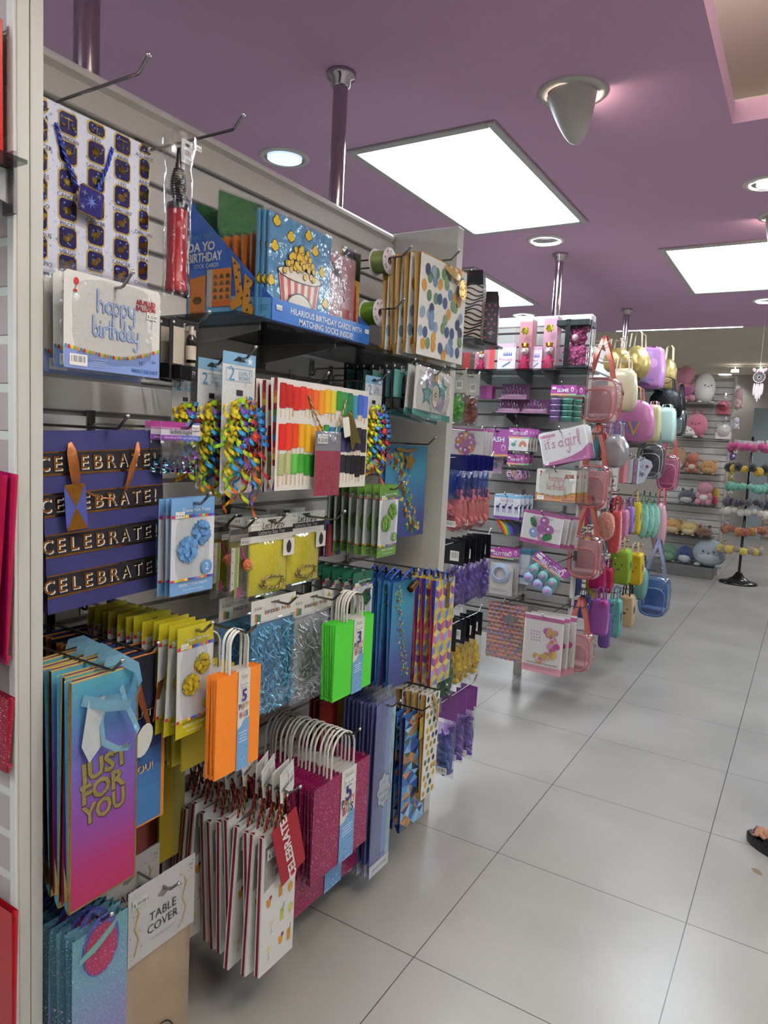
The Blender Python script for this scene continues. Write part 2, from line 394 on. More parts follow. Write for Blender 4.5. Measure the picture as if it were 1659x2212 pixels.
added_far_panel(1.1, 8.4, 'added light panel brightening the beige ceiling, outside the frame on the right')
added_far_panel(1.3, 11.4, 'farther added light panel brightening the far area, outside the frame on the right')
added_far_panel(-4.3, 8.6, 'unseen added light panel brightening the beige ceiling behind the displays')
added_far_panel(-4.1, 11.6, 'unseen light panel added for the far area, behind the displays on the left')
def cove(x, y, z, W, lab):
    t = tag(empty('cove_light'), lab, 'ceiling light'); t.location = (x, y, z)
    MB(m='lamp').box(-.02, .02, -.8, .8, 0, .02, (1, .9, .78)).build('tube', t); MB(m='laminate').box(-.04, .04, -.85, .85, -.02, 0, 'dddddd').build('tray', t)
    l = bpy.data.lights.new('cove', 'AREA'); l.shape = 'RECTANGLE'; l.size = .1; l.size_y = 1.6; l.energy = W; l.color = (1, .95, .9)
    o = bpy.data.objects.new('cove', l); COL.objects.link(o); o.parent = t; o.location = (0, 0, .03); o.rotation_euler = (PI, 0, 0)
cove(-.72, 1.2, 2.68, COVE_W, 'hidden light along the left side of the ceiling recess')
cove(.7, .6, 2.72, COVE_W*1.6, 'unseen light added in the middle of the ceiling recess to brighten the goods')  # added fill light for the goods and the left post
def spot(t, W, col, z=-.02, size=2.2, rad=.03, rot=(0, 0, 0)):
    l = bpy.data.lights.new('bulb', 'SPOT'); l.energy = W; l.color = col; l.spot_size = size; l.spot_blend = .6; l.shadow_soft_size = rad
    o = bpy.data.objects.new('bulb', l); COL.objects.link(o); o.parent = t; o.location = (0, 0, z); o.rotation_euler = rot
def downlight(x, y, lab, warm=False, z=CEIL, W=SPOT_W, r_=.085, dark=False):
    t = tag(empty('recessed_downlight'), lab, 'ceiling light'); t.location = (x, y, z)
    MB(m='laminate').lathe([(r_+.022, 0), (r_+.022, -.004), (r_+.002, -.008), (r_, 0)], 'd9d6d0', n=28).build('ring', t)
    MB(m='chrome').lathe([(r_, -.006), (r_*.9, -.0045), (r_*.2, -.0015)], 'cfd4de', n=28).build('reflector', t)
    if dark: MB(m='glow').lathe([(r_*.86, -.009), (.001, -.009)], (.42, .52, .78), n=24).build('lens', t)
    else:
        b = MB(m='lamp'); b.lathe([(r_*.97, -.0085), (r_*.88, -.0085)], (1, .8, .55) if warm else (1, 1, 1), n=28)
        if warm: b.lathe([(r_*.6, -.0085), (.001, -.0085)], (1, .75, .45), n=20)
        else: b.tube([(r_*.85*math.cos(a), r_*.35+r_*.5*math.sin(a)*-1, -.009) for a in [PI+PI*i/12 for i in range(13)]], .004, (1, 1, 1))
        b.build('lamp_tube', t)
    if W: spot(t, W, (1, .8, .6) if warm else (.95, .97, 1))
downlight(-2.025, 2.384, 'round downlight with a bluish lens above the slatwall top rail', dark=True, W=SPOT_W)
downlight(-1.40, 3.92, 'round downlight with a visible bent tube, beside the big light panel')
downlight(-.272, 3.454, 'warm lit round downlight at the right edge of the ceiling', warm=True, r_=.075)
downlight(-.388, 5.938, 'round downlight behind the second light panel at the right edge')
downlight(*at(1131, 680, 2, CEIL)[:2], 'small bright round downlight just above the pink end display', r_=.09)
downlight(*at(1566, 808, 2, 2.85)[:2], 'far round downlight in the beige ceiling above the plush shelves', z=2.85, W=25, r_=.11)
downlight(-.45, .9, 'downlight above the viewer', r_=.08, W=SPOT_W*2.4)
downlight(-.75, -.3, 'downlight behind the viewer', W=SPOT_W*2)
downlight(-.9, 7.9, 'downlight out of sight before the plush shelves', z=2.85, W=34)
downlight(.2, 9.9, 'downlight out of sight to the right of the spinner', z=2.85, W=34)
downlight(-.2, 12.4, 'downlight near the far slatted wall', z=2.85, W=34)
def scoop(x, y, lab, rz, sc=1.):
    t = tag(empty('ceiling_scoop_light'), lab, 'ceiling light'); t.location = (x, y, CEIL); t.rotation_euler = (0, 0, rz); t.scale = (sc,)*3
    MB(m='laminate').lathe([(.112, 0), (.112, -.004), (.084, -.009), (.08, 0)], 'cfccc4', n=32).build('ring', t)
    MB(m='paper').lathe([(.08, -.0015), (.001, -.0015)], '191617', n=24).build('recess', t)
    b = MB(m='laminate'); k = 14
    b.lathe([(.083*math.sqrt(max(0, 1-i/k)), -.165*i/k) for i in range(k+1)], 'c9c6bf', n=26, a0=math.radians(38), a1=math.radians(322))
    o = b.build('hood', t); o.rotation_euler = (0, math.radians(-11), 0)
    MB(m='lamp').ball((-.01, 0, -.05), .014, (1, .82, .66)).build('bulb_glass', t)
    l = bpy.data.lights.new('bulb', 'POINT'); l.energy = 1.1; l.color = (1, .78, .66); l.shadow_soft_size = .015
    o = bpy.data.objects.new('bulb', l); COL.objects.link(o); o.parent = t; o.location = (.02, 0, -.055)
scoop(-.788, 2.36, 'white bullet-shaped scoop light hanging under the ceiling', .75)
scoop(-.225, 3.93, 'white scoop light cut off by the right edge of the photo', 2.4)
t = tag(MB(m='lamp').box(-.55, .55, -.012, .012, -.004, .0, (.9, 1, 1)).build('light_strip'), 'thin white light strip at the far edge of the purple ceiling', 'ceiling light'); t.location = (-1.19, FAR_Y-.03, CEIL)
# ------------------------------------------------------------------ placing things
def rect(pl):
    """pixel box on a real plane -> centre, top z, width, height, plane"""
    k, l, r_, t, b, v = pl; ax = 0 if k == 'x' else 1; o = 1-ax
    my, mx = (t+b)/2, (l+r_)/2
    a = at(l, my, ax, v)[o]; d = at(r_, my, ax, v)[o]; zt = at(mx, t, ax, v)[2]; zb = at(mx, b, ax, v)[2]
    return (a+d)/2, zt, abs(d-a), zt-zb
HOOKS = {}
def hook(k, o, z, a0, a1, label, bend=.03, col='8f8c8a', r_=.0029, flip=False):
    """slatwall hook from the wall at a0 out to a1; k 'x' along +x, 'y' along -y, 'e' along +y"""
    L = abs(a1-a0); t = tag(empty('display_hook'), label, 'hook')
    t.location = (a0, o, z) if k == 'x' else (o, a0, z); t.rotation_euler = (0, 0, {'x': 0, 'y': -PI/2, 'e': PI/2}[k])
    MB(m='chrome').box(.0, .004, -.011, .011, -.03, .03, 'a9a6a4', bev=.001).build('bracket', t)
    b = MB(m='chrome'); b.tube([(.003, 0, -.018), (.012, 0, -.018), (.014, 0, -.004), (.02, 0, 0), (L-bend, 0, 0), (L-bend+.006, 0, .002), (L, 0, bend*.8)], r_, col, n=7)
    b.ball((L, 0, bend*.8), r_*1.5, 'd8d6d4', n=8); b.build('rod', t)
    return t
def hang(bld, pl, lab, cat, grp=None, n=1, dx=.015, back=None, jit=(.003, .002, .02), yaw=0., tilt=0., lean=0., hk=.012, hlab=None, step=(0, 0), wall=None, ext=.045):
    c, zt, w_, h_ = rect(pl); k = pl[0]; v = pl[5]; rg = random.Random(int(c*1e4)+int(zt*1e3))
    root = bld(w_, h_); rz = {'x': 0, 'y': -PI/2, 'e': -PI/2}[k]; out = []
    for i in range(n):
        o = root if i == 0 else dup(root)
        J = lambda s_: rg.uniform(-s_, s_) if i else 0
        d = dx*i+(rg.uniform(-.2, .2)*dx if i else 0); cc = c+J(jit[0])+step[0]*i; zz = zt+J(jit[1])+step[1]*i
        o.location = (v-d, cc, zz) if k == 'x' else ((cc, v+d, zz))
        o.rotation_euler = (tilt+J(jit[2]), lean, rz+yaw+J(jit[2]*1.5))
        tag(o, lab if i == 0 else back, cat, grp if n > 1 or grp else None); out.append(o)
    if hlab:
        hz = zt-hk
        if k == 'x': hook('x', c, hz, WALLX if wall is None else wall, v+ext, hlab)
        elif k == 'y': hook('y', c, hz, WINGY if wall is None else wall, v-ext, hlab)
        else: hook('e', c, hz, ENDY if wall is None else wall, v+dx*n+ext, hlab)
    return out
def bag_body(w, h, t, front, side, m='paper', fn=None, name='bag_body', P=None, top=None):
    b = MB(w, h, m); a = w/2; i = min(t*.62, a*.5)
    b.quad((0, -a, 0), (0, a, 0), (0, a, -h), (0, -a, -h), front)
    tb = t*.35
    b.quad((-t, -a, 0), (-t, a, 0), (-tb, a, -h), (-tb, -a, -h), front)
    for s in (-1, 1):
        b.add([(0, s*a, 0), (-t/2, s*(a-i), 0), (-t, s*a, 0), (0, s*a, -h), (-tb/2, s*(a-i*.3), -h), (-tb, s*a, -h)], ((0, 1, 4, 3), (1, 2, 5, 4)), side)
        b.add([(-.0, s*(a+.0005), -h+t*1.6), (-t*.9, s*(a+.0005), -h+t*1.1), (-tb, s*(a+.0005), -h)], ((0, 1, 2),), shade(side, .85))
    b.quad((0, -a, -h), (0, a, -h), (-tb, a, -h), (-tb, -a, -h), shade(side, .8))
    if top: b.box(-.0015, .0006, -a, a, -.003, 0, top); b.box(-t, -t+.0015, -a, a, -.003, 0, top)
    if fn: fn(b)
    return b.build(name, P)
def loop_path(y0, y1, z0, drop, x=.004, n=18, sag=.5, out=.012):
    """cord hanging down from two holes; a rounded V"""
    r_ = []
    for i in range(n+1):
        u = i/n; s = math.sin(PI*u); r_.append((x+out*s, y0+(y1-y0)*(u+(.10*math.sin(2*PI*u))*sag), z0-drop*s**.8))
    return r_
def rope(P, path, c1, c2, r_=.003, name='rope_handle', m='satin', tw=None):
    """two-ply twisted cord along path"""
    pts = []; L = 0
    Pv = [Vector(p) for p in path]; seg = [(b-a).length for a, b in zip(Pv, Pv[1:])]; tot = sum(seg); n = max(24, int(tot/(r_*1.3)))
    b = MB(m=m)
    for ph, c in ((0, c1), (PI, c2)):
        q = []; acc = 0; j = 0
        for i in range(n+1):
            s_ = tot*i/n
            while j < len(seg)-1 and acc+seg[j] < s_: acc += seg[j]; j += 1
            u = (s_-acc)/max(seg[j], 1e-6); p = Pv[j].lerp(Pv[j+1], min(1, u)); d = (Pv[j+1]-Pv[j]).normalized()
            a = d.cross(Vector((1, 0, .01))).normalized(); e = a.cross(d); t = ph+s_/(r_*7)*2*PI
            q.append(p+(a*math.cos(t)+e*math.sin(t))*r_*.55)
        b.tube(q, r_*.62, c, n=5)
    return b.build(name, P)
def paper_handles(P, w, H, t, c='ddd8cb', a=None, r_=.0022, n=2, twist=True):
    a = a or w*.26
    for k in range(n):
        x = -.003-(t-.006)*k/(max(1, n-1)) if n > 1 else -.003
        pth = [(x, -a, -.012)]+[(x, -a*math.cos(PI*i/12)**1 if True else 0, (H-a)*.9+a*1.05*math.sin(PI*i/12)*1.0) for i in range(13)]+[(x, a, -.012)]
        MB(m='paper').tube(pth, r_, c, n=6).build('paper_handle', P)
def swing_tag(P, y, z, w, h, fn, c='f0ede4', rot=0., x=.012, name='gift_tag', m='paper'):
    b = MB(w, h, m); b.slab(c, .0007, cut=w*.12); fn and fn(b)
    return b.build(name, P, (x, y, z), (rot, 0, 0))
CUR = {'h': [[(0, 2), (0, 0), (0, .6), (.3, 1), (.6, .7), (.6, 0)]], 'a': [[(.7, .8), (.4, 1), (.05, .7), (.05, .3), (.35, 0), (.7, .3), (.7, 1), (.7, .1), (.85, 0)]],
 'p': [[(0, 1), (0, -1), (0, .7), (.35, 1), (.65, .7), (.65, .3), (.35, 0), (0, .2)]], 'y': [[(0, 1), (.05, .3), (.35, .05), (.65, .3), (.65, 1), (.65, -.6), (.35, -1), (.1, -.7)]],
 'b': [[(0, 2), (0, .3), (.3, 0), (.6, .3), (.6, .7), (.3, 1), (0, .7)]], 'i': [[(0, 1), (0, .1), (.15, 0)], [(0, 1.45), (0, 1.55)]], 'r': [[(0, 1), (0, 0), (0, .6), (.25, 1), (.45, .95)]],
 't': [[(.15, 1.7), (.15, .1), (.35, 0)], [(-.1, 1.1), (.4, 1.1)]], 'd': [[(.65, .8), (.35, 1), (.05, .7), (.05, .3), (.35, 0), (.65, .3), (.65, 2), (.65, 0)]],
 's': [[(.5, .85), (.25, 1), (.05, .8), (.45, .35), (.25, 0), (0, .15)]], 'g': [[(.6, .8), (.3, 1), (.05, .7), (.05, .3), (.3, 0), (.6, .3), (.6, 1), (.6, -.6), (.3, -1), (.1, -.7)]],
 'l': [[(.1, 0), (0, .3), (0, 1.9), (.2, 2), (.25, 1.7), (.1, 0), (.3, 0)]], "'": [[(0, 2), (0, 1.6)]], ' ': [], 'u': [[(0, 1), (0, .3), (.3, 0), (.6, .3), (.6, 1), (.6, 0)]], 'c': [[(.55, .85), (.3, 1), (.05, .7), (.05, .3), (.3, 0), (.55, .15)]], 'o': [[(.3, 1), (.05, .7), (.05, .3), (.3, 0), (.6, .3), (.6, .7), (.3, 1)]], 'e': [[(.05, .5), (.55, .55), (.5, .9), (.25, 1), (.03, .6), (.1, .15), (.35, 0), (.6, .2)]], 'n': [[(0, 1), (0, 0), (0, .6), (.3, 1), (.6, .7), (.6, 0)]]}
ADV = {'i': .4, 'l': .45, 't': .5, 'r': .6, "'": .3, ' ': .5, 's': .65}
def cursive(b, s, u, v, xh, c1, c2, wd=.02, k=1, rot=0.):
    """foil-balloon handwriting: outline colour and a lighter core; xh = x-height in card widths"""
    W = sum(ADV.get(q, .85) for q in s); x = -W/2*xh; asp = b.w/b.h
    for q in s:
        for st in CUR[q]:
            p = [(x+a*xh, z*xh) for a, z in st]
            p = [(u+a*math.cos(rot)-z*math.sin(rot), v-(a*math.sin(rot)+z*math.cos(rot))*asp) for a, z in p]
            b.stroke(p, wd, c1, k); b.stroke(p, wd*.5, c2, k+1)
        x += ADV.get(q, .85)*xh
def barcode(b, u0, u1, v0, v1, k=2, c='f4f2ee'):
    b.r(u0, u1, v0, v1, c, k); n = 14
    for i in range(n):
        if (i*7) % 5 != 2: a = u0+(u1-u0)*(.1+.8*i/n); b.r(a, a+(u1-u0)*(.02+.02*((i*3) % 3)), v0+(v1-v0)*.15, v1-(v1-v0)*.3, '22201f', k+1)
def lines(b, u, v, w, n, dv, c='777777', k=2, h=.006):
    for i in range(n): ww = w*(1-.25*((i*5) % 3)/2); b.r(u-ww/2, u+ww/2, v+i*dv, v+i*dv+h, c, k)
def price(b, u, v, w=.2, k=5, txt='$ 25.00', c='f3f1ec'):
    hh = w*.55*b.w/b.h; b.r(u-w/2, u+w/2, v-hh/2, v+hh/2, c, k); b.txt(txt, u, v+hh*.12, w*.2, '333333', k+1, W=w*.85); lines(b, u, v-hh*.35, w*.7, 1, 0, '777777', k+1, .004)
RB = ['c8372f', 'e8b32c', '5f9e3c', '3c6fc0', '6b3f94', 'd9702c', '8bb83f', 'c23a6b']
def rowsq(b, v0, v1, k=2, n=13, cols=('c22d6b', 'e9c832', '86b442', 'e5843a', 'e9d44a', '5b3a86', '4b53b8', '3b8fd0', 'cf4f9b', '8cbf3f', 'd94d4a', '5f3f90', '3f63c8')):
    for i in range(n): b.r(i/n, (i+1)/n, v0, v1, cols[i % len(cols)], k)
def pomball(b, u, v, r_, c, k=3, seed=1):
    rg = random.Random(seed); b.star(u, v, r_, shade(c, .75), k, n=16, q=.86)
    for i in range(34):
        a = rg.uniform(0, 2*PI); d = r_*.8*math.sqrt(rg.random()); rr = r_*rg.uniform(.18, .3)
        b.star(u+d*math.cos(a), v+d*math.sin(a)*b.w/b.h, rr, shade(c, rg.uniform(.72, 1.3)), k+1+i*.25, n=5, q=.7, rot=a)
# ------------------------------------------------------------------ gift bags
def zodiac_bag(w, h):
    P = empty('gift_bag')
    names = ['LIBRA', 'SCORPIO', 'LEO', 'VIRGO', 'AQUARIUS', 'CANCER', 'SAGITTARIUS', 'CAPRICORN', 'TAURUS', 'ARIES', 'PISCES', 'GEMINI']
    def fn(b):
        rg = random.Random(3)
        for i in range(260): b.star(rg.random()*.98+.01, rg.random()*.98+.01, rg.uniform(.005, .013), ['8f9fd6', 'b7c2e8'][i % 2], 1, n=5)
        q = 0
        for ci in range(5):
            for ri in range(7):
                u = .03+ci*.235; v = .02+ri*.168+(.07 if ci % 2 else 0)-.03*(ci > 2)
                if u > 1.02 or v > .97: continue
                a = .078; s_ = b.w/b.h; u0, u1 = max(.002, u-a), min(.998, u+a); v0, v1 = max(.004, v-a*s_*1.05), min(.98, v+a*s_*1.05)
                if v1-v0 < .02: continue
                def rr(u0, u1, v0, v1, c, k):
                    e = .018
                    b.pg([(u0+e, v0), (u1-e, v0), (u1, v0+e), (u1, v1-e), (u1-e, v1), (u0+e, v1), (u0, v1-e), (u0, v0+e)], c, k)
                rr(u0, u1, v0, v1, 'b59a4a', 2); rr(u0+.009, u1-.009, v0+.008, v1-.008, '1c1a44', 3)
                for _ in range(4): b.star(rg.uniform(u0+.02, u1-.02), rg.uniform(v0+.02, v1-.02), .01, '7da0f0', 4, n=4, q=.3)
                cu, cv = (u0+u1)/2, (v0+v1)/2; g = 'b39a50'; gd = '8a7433'; z = q % 6
                if z == 0:   # scales
                    b.r(cu-.003, cu+.003, cv-.03, cv+.035, g, 5, 'foil'); b.r(cu-.04, cu+.04, cv-.03, cv-.023, g, 5, 'foil')
                    for e in (-.04, .04): b.pg([(cu+e-.018, cv+.01), (cu+e+.018, cv+.01), (cu+e, cv+.028)], gd, 6, 'foil')
                elif z == 1:  # scorpion
                    b.el(cu-.01, cv, .035, .018, g, 5, 'foil')
                    for e in range(-3, 4): b.stroke([(cu-.01+e*.008, cv-.03), (cu-.01+e*.011, cv+.03)], .004, gd, 6, 'foil')
                    b.stroke([(cu+.02, cv), (cu+.045, cv-.01), (cu+.045, cv-.03)], .007, g, 5, 'foil')
                else:         # beasts and figures
                    b.el(cu-.008, cv+.006, .036, .022, g, 5, 'foil', rot=.3*(z-3)); b.el(cu+.025, cv-.018, .017, .017, g, 6, 'foil')
                    for e in (-.03, -.012, .008): b.r(cu+e, cu+e+.008, cv+.012, cv+.036, gd, 5, 'foil')
                    if z > 3: b.stroke([(cu-.035, cv), (cu-.045, cv-.025)], .006, g, 5, 'foil')
                    else: b.el(cu+.035, cv-.03, .008, .012, gd, 7, 'foil')
                if v1 < .93: b.txt(names[(q*5+ci) % 12], cu, v1+.022, .03, '33323c', 3, W=.17)
                q += 1
    bag_body(w, h, .012, 'd5d6e4', 'e8e8f0', 'gloss', fn, P=P)
    pth = loop_path(-w*.34, w*.13, -.035, .115, out=.006)
    rope(P, pth, '2440b0', '182c80', .0034)
    def tg(b):
        b.pg([(.04, .06), (.96, .06), (.96, .94), (.04, .94)], '20205c', 1, 'gloss')
        b.star(.5, .5, .3, '8fb4ff', 2, n=8, q=.25); b.star(.22, .3, .12, 'cfe0ff', 2, n=4, q=.3); b.star(.2, .78, .12, 'cfe0ff', 2, n=6, q=.3); b.star(.8, .2, .14, 'cfe0ff', 2, n=6, q=.3)
    swing_tag(P, -w*.08, -.125, .052, .052, tg, 'c2ab62', rot=-.12, x=.018, m='foil')
    return P
def celebrate_bag(w, h):
    P = empty('gift_bag')
    def fn(b):
        for i in range(4):
            v = .115+i*.225; sl = -.012*i*0
            b.r(0, 1, v, v+.115, '191820', 1)
            b.r(0, 1, v-.006, v+.002, 'b07a3c', 2, 'foil'); b.r(0, 1, v+.112, v+.124, 'b07a3c', 2, 'foil')
            [(b.txt(ch, u+.008, v+.062, .092, 'e9e2d2', 3, W=.075, bold=.015), b.txt(ch, u-.003, v+.056, .092, 'b9783a', 5, W=.075, bold=.01, m='foil')) for ch, u in zip('CELEBRATE!', (.012, .112, .215, .315, .42, .53, .635, .74, .84, .915))]
    bag_body(w, h, .03, '2b2c5c', '23244c', 'paper', fn, P=P)
    def rb(p, ws):
        b = MB(m='satin'); b.band(p, [(0, q*.8, q*.35) for q in ws], '8f5425'); return b.build('ribbon_handle', P)
    L_ = -w*.30
    rb([(.004, L_, -.02), (.012, L_-.003, -.035), (.012, L_+.001, -.06), (.012, L_+.004, -.085), (.006, L_+.008, -.1)], [.004, .011, .0125, .011, .004])
    R_ = w*.24
    rb([(.004, R_+.005, -.022), (.013, R_-.004, -.04), (.014, R_-.015, -.065), (.013, R_-.022, -.09), (.012, R_-.034, -.115), (.01, R_-.055, -.126), (.01, R_-.09, -.122), (.012, R_-.115, -.108)], [.003, .009, .011, .009, .006, .003, .0025, .003])
    def tg(b):
        b.pg([(0, 0), (1, 0), (.5, .5)], 'c98a3a', 1, 'foil'); b.pg([(0, 1), (.5, .5), (1, 1)], 'c98a3a', 1, 'foil')
    swing_tag(P, L_-.003, -.092, .042, .082, tg, '3c4688', rot=.03, x=.018)
    return P
def polka_bag(w, h):
    P = empty('gift_bag')
    def fn(b):
        rg = random.Random(11); cols = ['c08a35', '4f6f4c', '33406b', '5c7aa0', '5f7e5c', '2c3052', 'c08a35', '7f93a8']
        i = 0
        for r_ in range(11):
            for c_ in range(8):
                u = .06+c_*.125+rg.uniform(-.035, .035)+(.06 if r_ % 2 else 0); v = .05+r_*.091+rg.uniform(-.025, .025)
                if .05 < u < .95 and .055 < v < .95 and rg.random() < .85:
                    q = cols[rg.randrange(8)]; b.el(u, v, .05, .062, q, 1+i % 5, 'paper', rot=rg.uniform(-.3, .3)); i += 1
    bag_body(w, h, .022, 'dcdcd6', '8f6f35', 'paper', fn, P=P, top='a8833d')
    b = MB(m='satin'); b.band([(.004, -w*.02, -.012), (.016, w*.06, -.028), (.02, w*.16, -.034), (.012, w*.27, -.032)], [(0, .003, .006), (0, .003, .009), (0, .004, .01), (0, .003, .007)], 'b8a063'); b.build('ribbon_handle', P)
    b = MB(.05, .06, 'foil'); b.el(.5, .5, .5, .6, 'c08a45', 0); b.build('gift_tag', P, (.02, w*.3, -.035))
    return P
def rainbow_bag(w, h):
    P = empty('gift_bag')
    def strokes(b, u, v, ww, hh, c, k):
        c = C(c)
        for kk, f, i in ((k, 1.0, 0), (k+1, 1.25, .2)):
            a0, a1 = u+ww*i, u+ww*(1-i); e = ww*.3
            b.pg([(a0+e*.5, v), (a1-e*.5, v), (a1, v+e*.4), (a1, v+hh-e*.4), (a1-e*.5, v+hh), (a0+e*.5, v+hh), (a0, v+hh-e*.4), (a0, v+e*.4)], shade(c, f), kk)
    def fn(b):
        rg = random.Random(5)
        rows = [(.05, .21, ['9e1f1f', 'a82422', 'b52a22', 'c2332a', 'cc4a28', 'd4602a', 'd98a2c', 'dca72e', 'cdbb3c', '2f7a35', '3b7f4a', '22643c', '3a7f92', '3c55a8', '4a66c0']),
                (.39, .23, ['c5281f', 'd03a26', 'c8401f', 'd9971f', 'd9a62c', 'dba03a', 'cf9a34', '2d7a44', '2c76a0', '3a86a8', '38355e', '2c2848', '26233c', '221f33', '1f1c2c']),
                (.67, .2, ['9da070', 'a6a878', '57a048', '3a8a2f', '2f7c28', '2a6e26', '276a4c', '2f7f8c', '30507c', '2b2d48', '201d2a', '1b1820', '1a161c', '1a161c', '19151a'])]
        for v, hh, cs in rows:
            for i in range(24): b.r(.03+i*.04+rg.uniform(-.01, .01), .04+i*.04, v+hh*.8, v+hh+rg.uniform(.05, .1), 'cdb08c', 1)
            for i, c in enumerate(cs):
                strokes(b, .02+i*.0645, v+rg.uniform(-.012, .012), .064, hh+rg.uniform(-.02, .03), c, 2)
    def side(b):
        pass
    o = bag_body(w, h, .02, 'e6e0d8', 'e6e0d8', 'gloss', fn, P=P)
    b = MB(m='gloss')       # striped gusset at the left
    cs = ['8e1f22', 'a8242a', 'c05a20', 'c9a42a', '7e1d20', '3a7030', '3a7f90', '8e1f22', '6c1c1e', '30508c', '8e1f22', 'c05a20', 'c9a42a', '7e1d20', 'd8d2c8', 'd8d2c8', '4a3a7c', '4a3a7c']
    for i, c in enumerate(cs):
        z0, z1 = -h*i/18, -h*(i+1)/18; b.quad((.0002, -w/2-.0006, z0), (-.012, -w/2+.002, z0), (-.012, -w/2+.002, z1), (.0002, -w/2-.0006, z1), c)
    b.build('striped_gusset', P)
    rope(P, loop_path(-w*.21, w*.2, -.03, .10, out=.01), 'cdb682', '7d6a45', .0026)
    swing_tag(P, w*.16, -.075, .028, .05, None, 'e3e0d6', rot=.25, x=.016)
    b = MB(.045, .1, 'foil'); b.pg([(.2, 0), (.8, 0), (1, 1), (.5, .86), (0, 1)], 'a8a05a', 0); b.build('gold_ribbon_tag', P, (.012, w*.21, -.06), (.45, 0, 0))
    return P
def star_bag(w, h, ribbon=True):
    P = empty('gift_bag')
    def fn(b):
        b.grad(0, 1, 0, 1, ['286a88', '33809f', '3a6c98', '384a86', '353c74'], 1, 24)
        rg = random.Random(9); cs = ['c8b43a', '3f8a3a', '2e7f6a', '2f4f9c', 'd4a53a', '8aa03a', '305090']
        for i in range(240):
            v = rg.random()*.92+.04; u = .15+.62*v+rg.gauss(0, .09)
            if .01 < u < .98: b.el(u, v, rg.uniform(.004, .03), None, cs[i % 7], 2+i % 3, n=7)
        for i in range(15):
            v = .12+i*.057; u = .13+.62*v+rg.uniform(-.1, .12); b.star(min(u, .93), min(v, .93), rg.uniform(.035, .075), 'b8763a' if i % 4 else 'a9cfe0', 5, rot=rg.random(), m='foil')
    bag_body(w, h, .018, '2a4a98', '2a5f98', 'gloss', fn, P=P)
    if ribbon:
        b = MB(.08, .08, 'foil'); b.star(.5, .5, .5, 'd2a64a', 0, rot=.2); b.build('star_tag', P, (.014, -w*.02, -.012))
        b = MB(m='foil'); b.band([(.006, -w*.3, -.012), (.014, -w*.1, -.018), (.012, w*.15, -.012)], (0, .001, .004), 'b8954a'); b.build('ribbon_handle', P)
    return P
def tall_star_bag(w, h):
    P = star_bag(w, h, False)
    b = MB(m='satin'); b.tube(loop_path(-w*.22, w*.22, .0, -.03), .004, '2347a0', n=6); b.build('ribbon_handle', P)
    b = MB(m='foil'); b.lathe([(.011, 0), (.011, .04)], 'a8824c', n=12, o=(.012, 0, -.035), ax=1); b.build('gold_tag', P, None, (.5, 0, 0))
    return P
def hex_bag(w, h):
    P = empty('gift_bag')
    def fn(b):
        cs = [('c9b45a', '5c76c0', 'b9a548'), ('d8c46a', '8a93d0', 'c2698a'), ('cdb85e', 'b8556a', '6a4f96')]
        a = .2; asp = b.w/b.h; r_ = 0; v = .0
        while v < 1:
            for c_ in range(4):
                u = c_*.4+(.2 if r_ % 2 else 0)-.03; q = cs[(r_*2+c_*3) % 3]
                def cl(p): return [(min(.998, max(.002, x)), min(.998, max(.002, y))) for x, y in p]
                hx = [(u+a*math.sin(PI/3*i), v-a*asp*math.cos(PI/3*i)) for i in range(6)]; m_ = (u, v)
                for j, f in enumerate(((0, 1, 5), (1, 2, 3), (3, 4, 5))):
                    p = cl([m_, hx[f[0]] if j else hx[5], hx[f[1]] if j else hx[0], hx[f[2]] if j else hx[1]])
                    if max(x for x, y in p)-min(x for x, y in p) > .01 and max(y for x, y in p)-min(y for x, y in p) > .002: b.pg(p, q[j], 1)
            v += a*1.5*asp; r_ += 1
    bag_body(w, h, .02, 'c9b45a', '8a2f48', 'gloss', fn, P=P)
    b = MB(m='gloss'); b.add([(-.0, -w/2-.0006, 0), (-.013, -w/2, 0), (-.004, -w/2-.0006, -h*.4), (0, -w/2-.0006, -h*.4)], ((0, 1, 2, 3),), '2a3f96'); b.build('blue_gusset', P)
    b = MB(m='satin'); b.tube([(-.004, -.012, -.01), (-.002, -.014, .012), (0, 0, .022), (-.002, .014, .012), (0, .012, -.012)], .0045, '2347a0', n=6); b.build('ribbon_handle', P)
    b = MB(.02, .09, 'foil'); b.r(0, 1, 0, 1, 'a4864a', 0); b.build('gold_tag', P, (.006, w*.1, -.01))
    return P
def tri_bag(w, h):
    P = empty('gift_bag')
    def fn(b):
        rg = random.Random(4); cs = ['2d5aa0', '6fa3d0', '1f2a58', '2f4a3a', 'b3763a', '4a86bc', '8fb8d8', '243a78', '33563e', '8a6a44']
        nx, ny = 3, 10; g = {(i, j): (min(1, max(0, i/nx+(rg.uniform(-.08, .08) if 0 < i < nx else 0))), min(1, max(0, j/ny+(rg.uniform(-.02, .02) if 0 < j < ny else 0)))) for i in range(nx+1) for j in range(ny+1)}
        for i in range(nx):
            for j in range(ny):
                A, B_, C_, D = g[i, j], g[i+1, j], g[i+1, j+1], g[i, j+1]; m_ = ((A[0]+C_[0])/2, (A[1]+C_[1])/2)
                for p in ((A, B_, m_), (B_, C_, m_), (C_, D, m_), (D, A, m_)): b.pg(p, cs[rg.randrange(10)], 1)
    bag_body(w, h, .02, '3a6aa8', '1a2350', 'gloss', fn, P=P)
    b = MB(.026, .07, 'glitter'); b.r(0, 1, 0, 1, 'b39a3e', 0); b.build('gold_glitter_tag', P, (.012, w*.08, -.015))
    b = MB(m='foil'); b.band([(.004, -w*.25, -.02), (.012, -w*.05, -.004), (.01, w*.1, -.012)], (0, .001, .004), 'b8803f'); b.build('ribbon_handle', P)
    return P
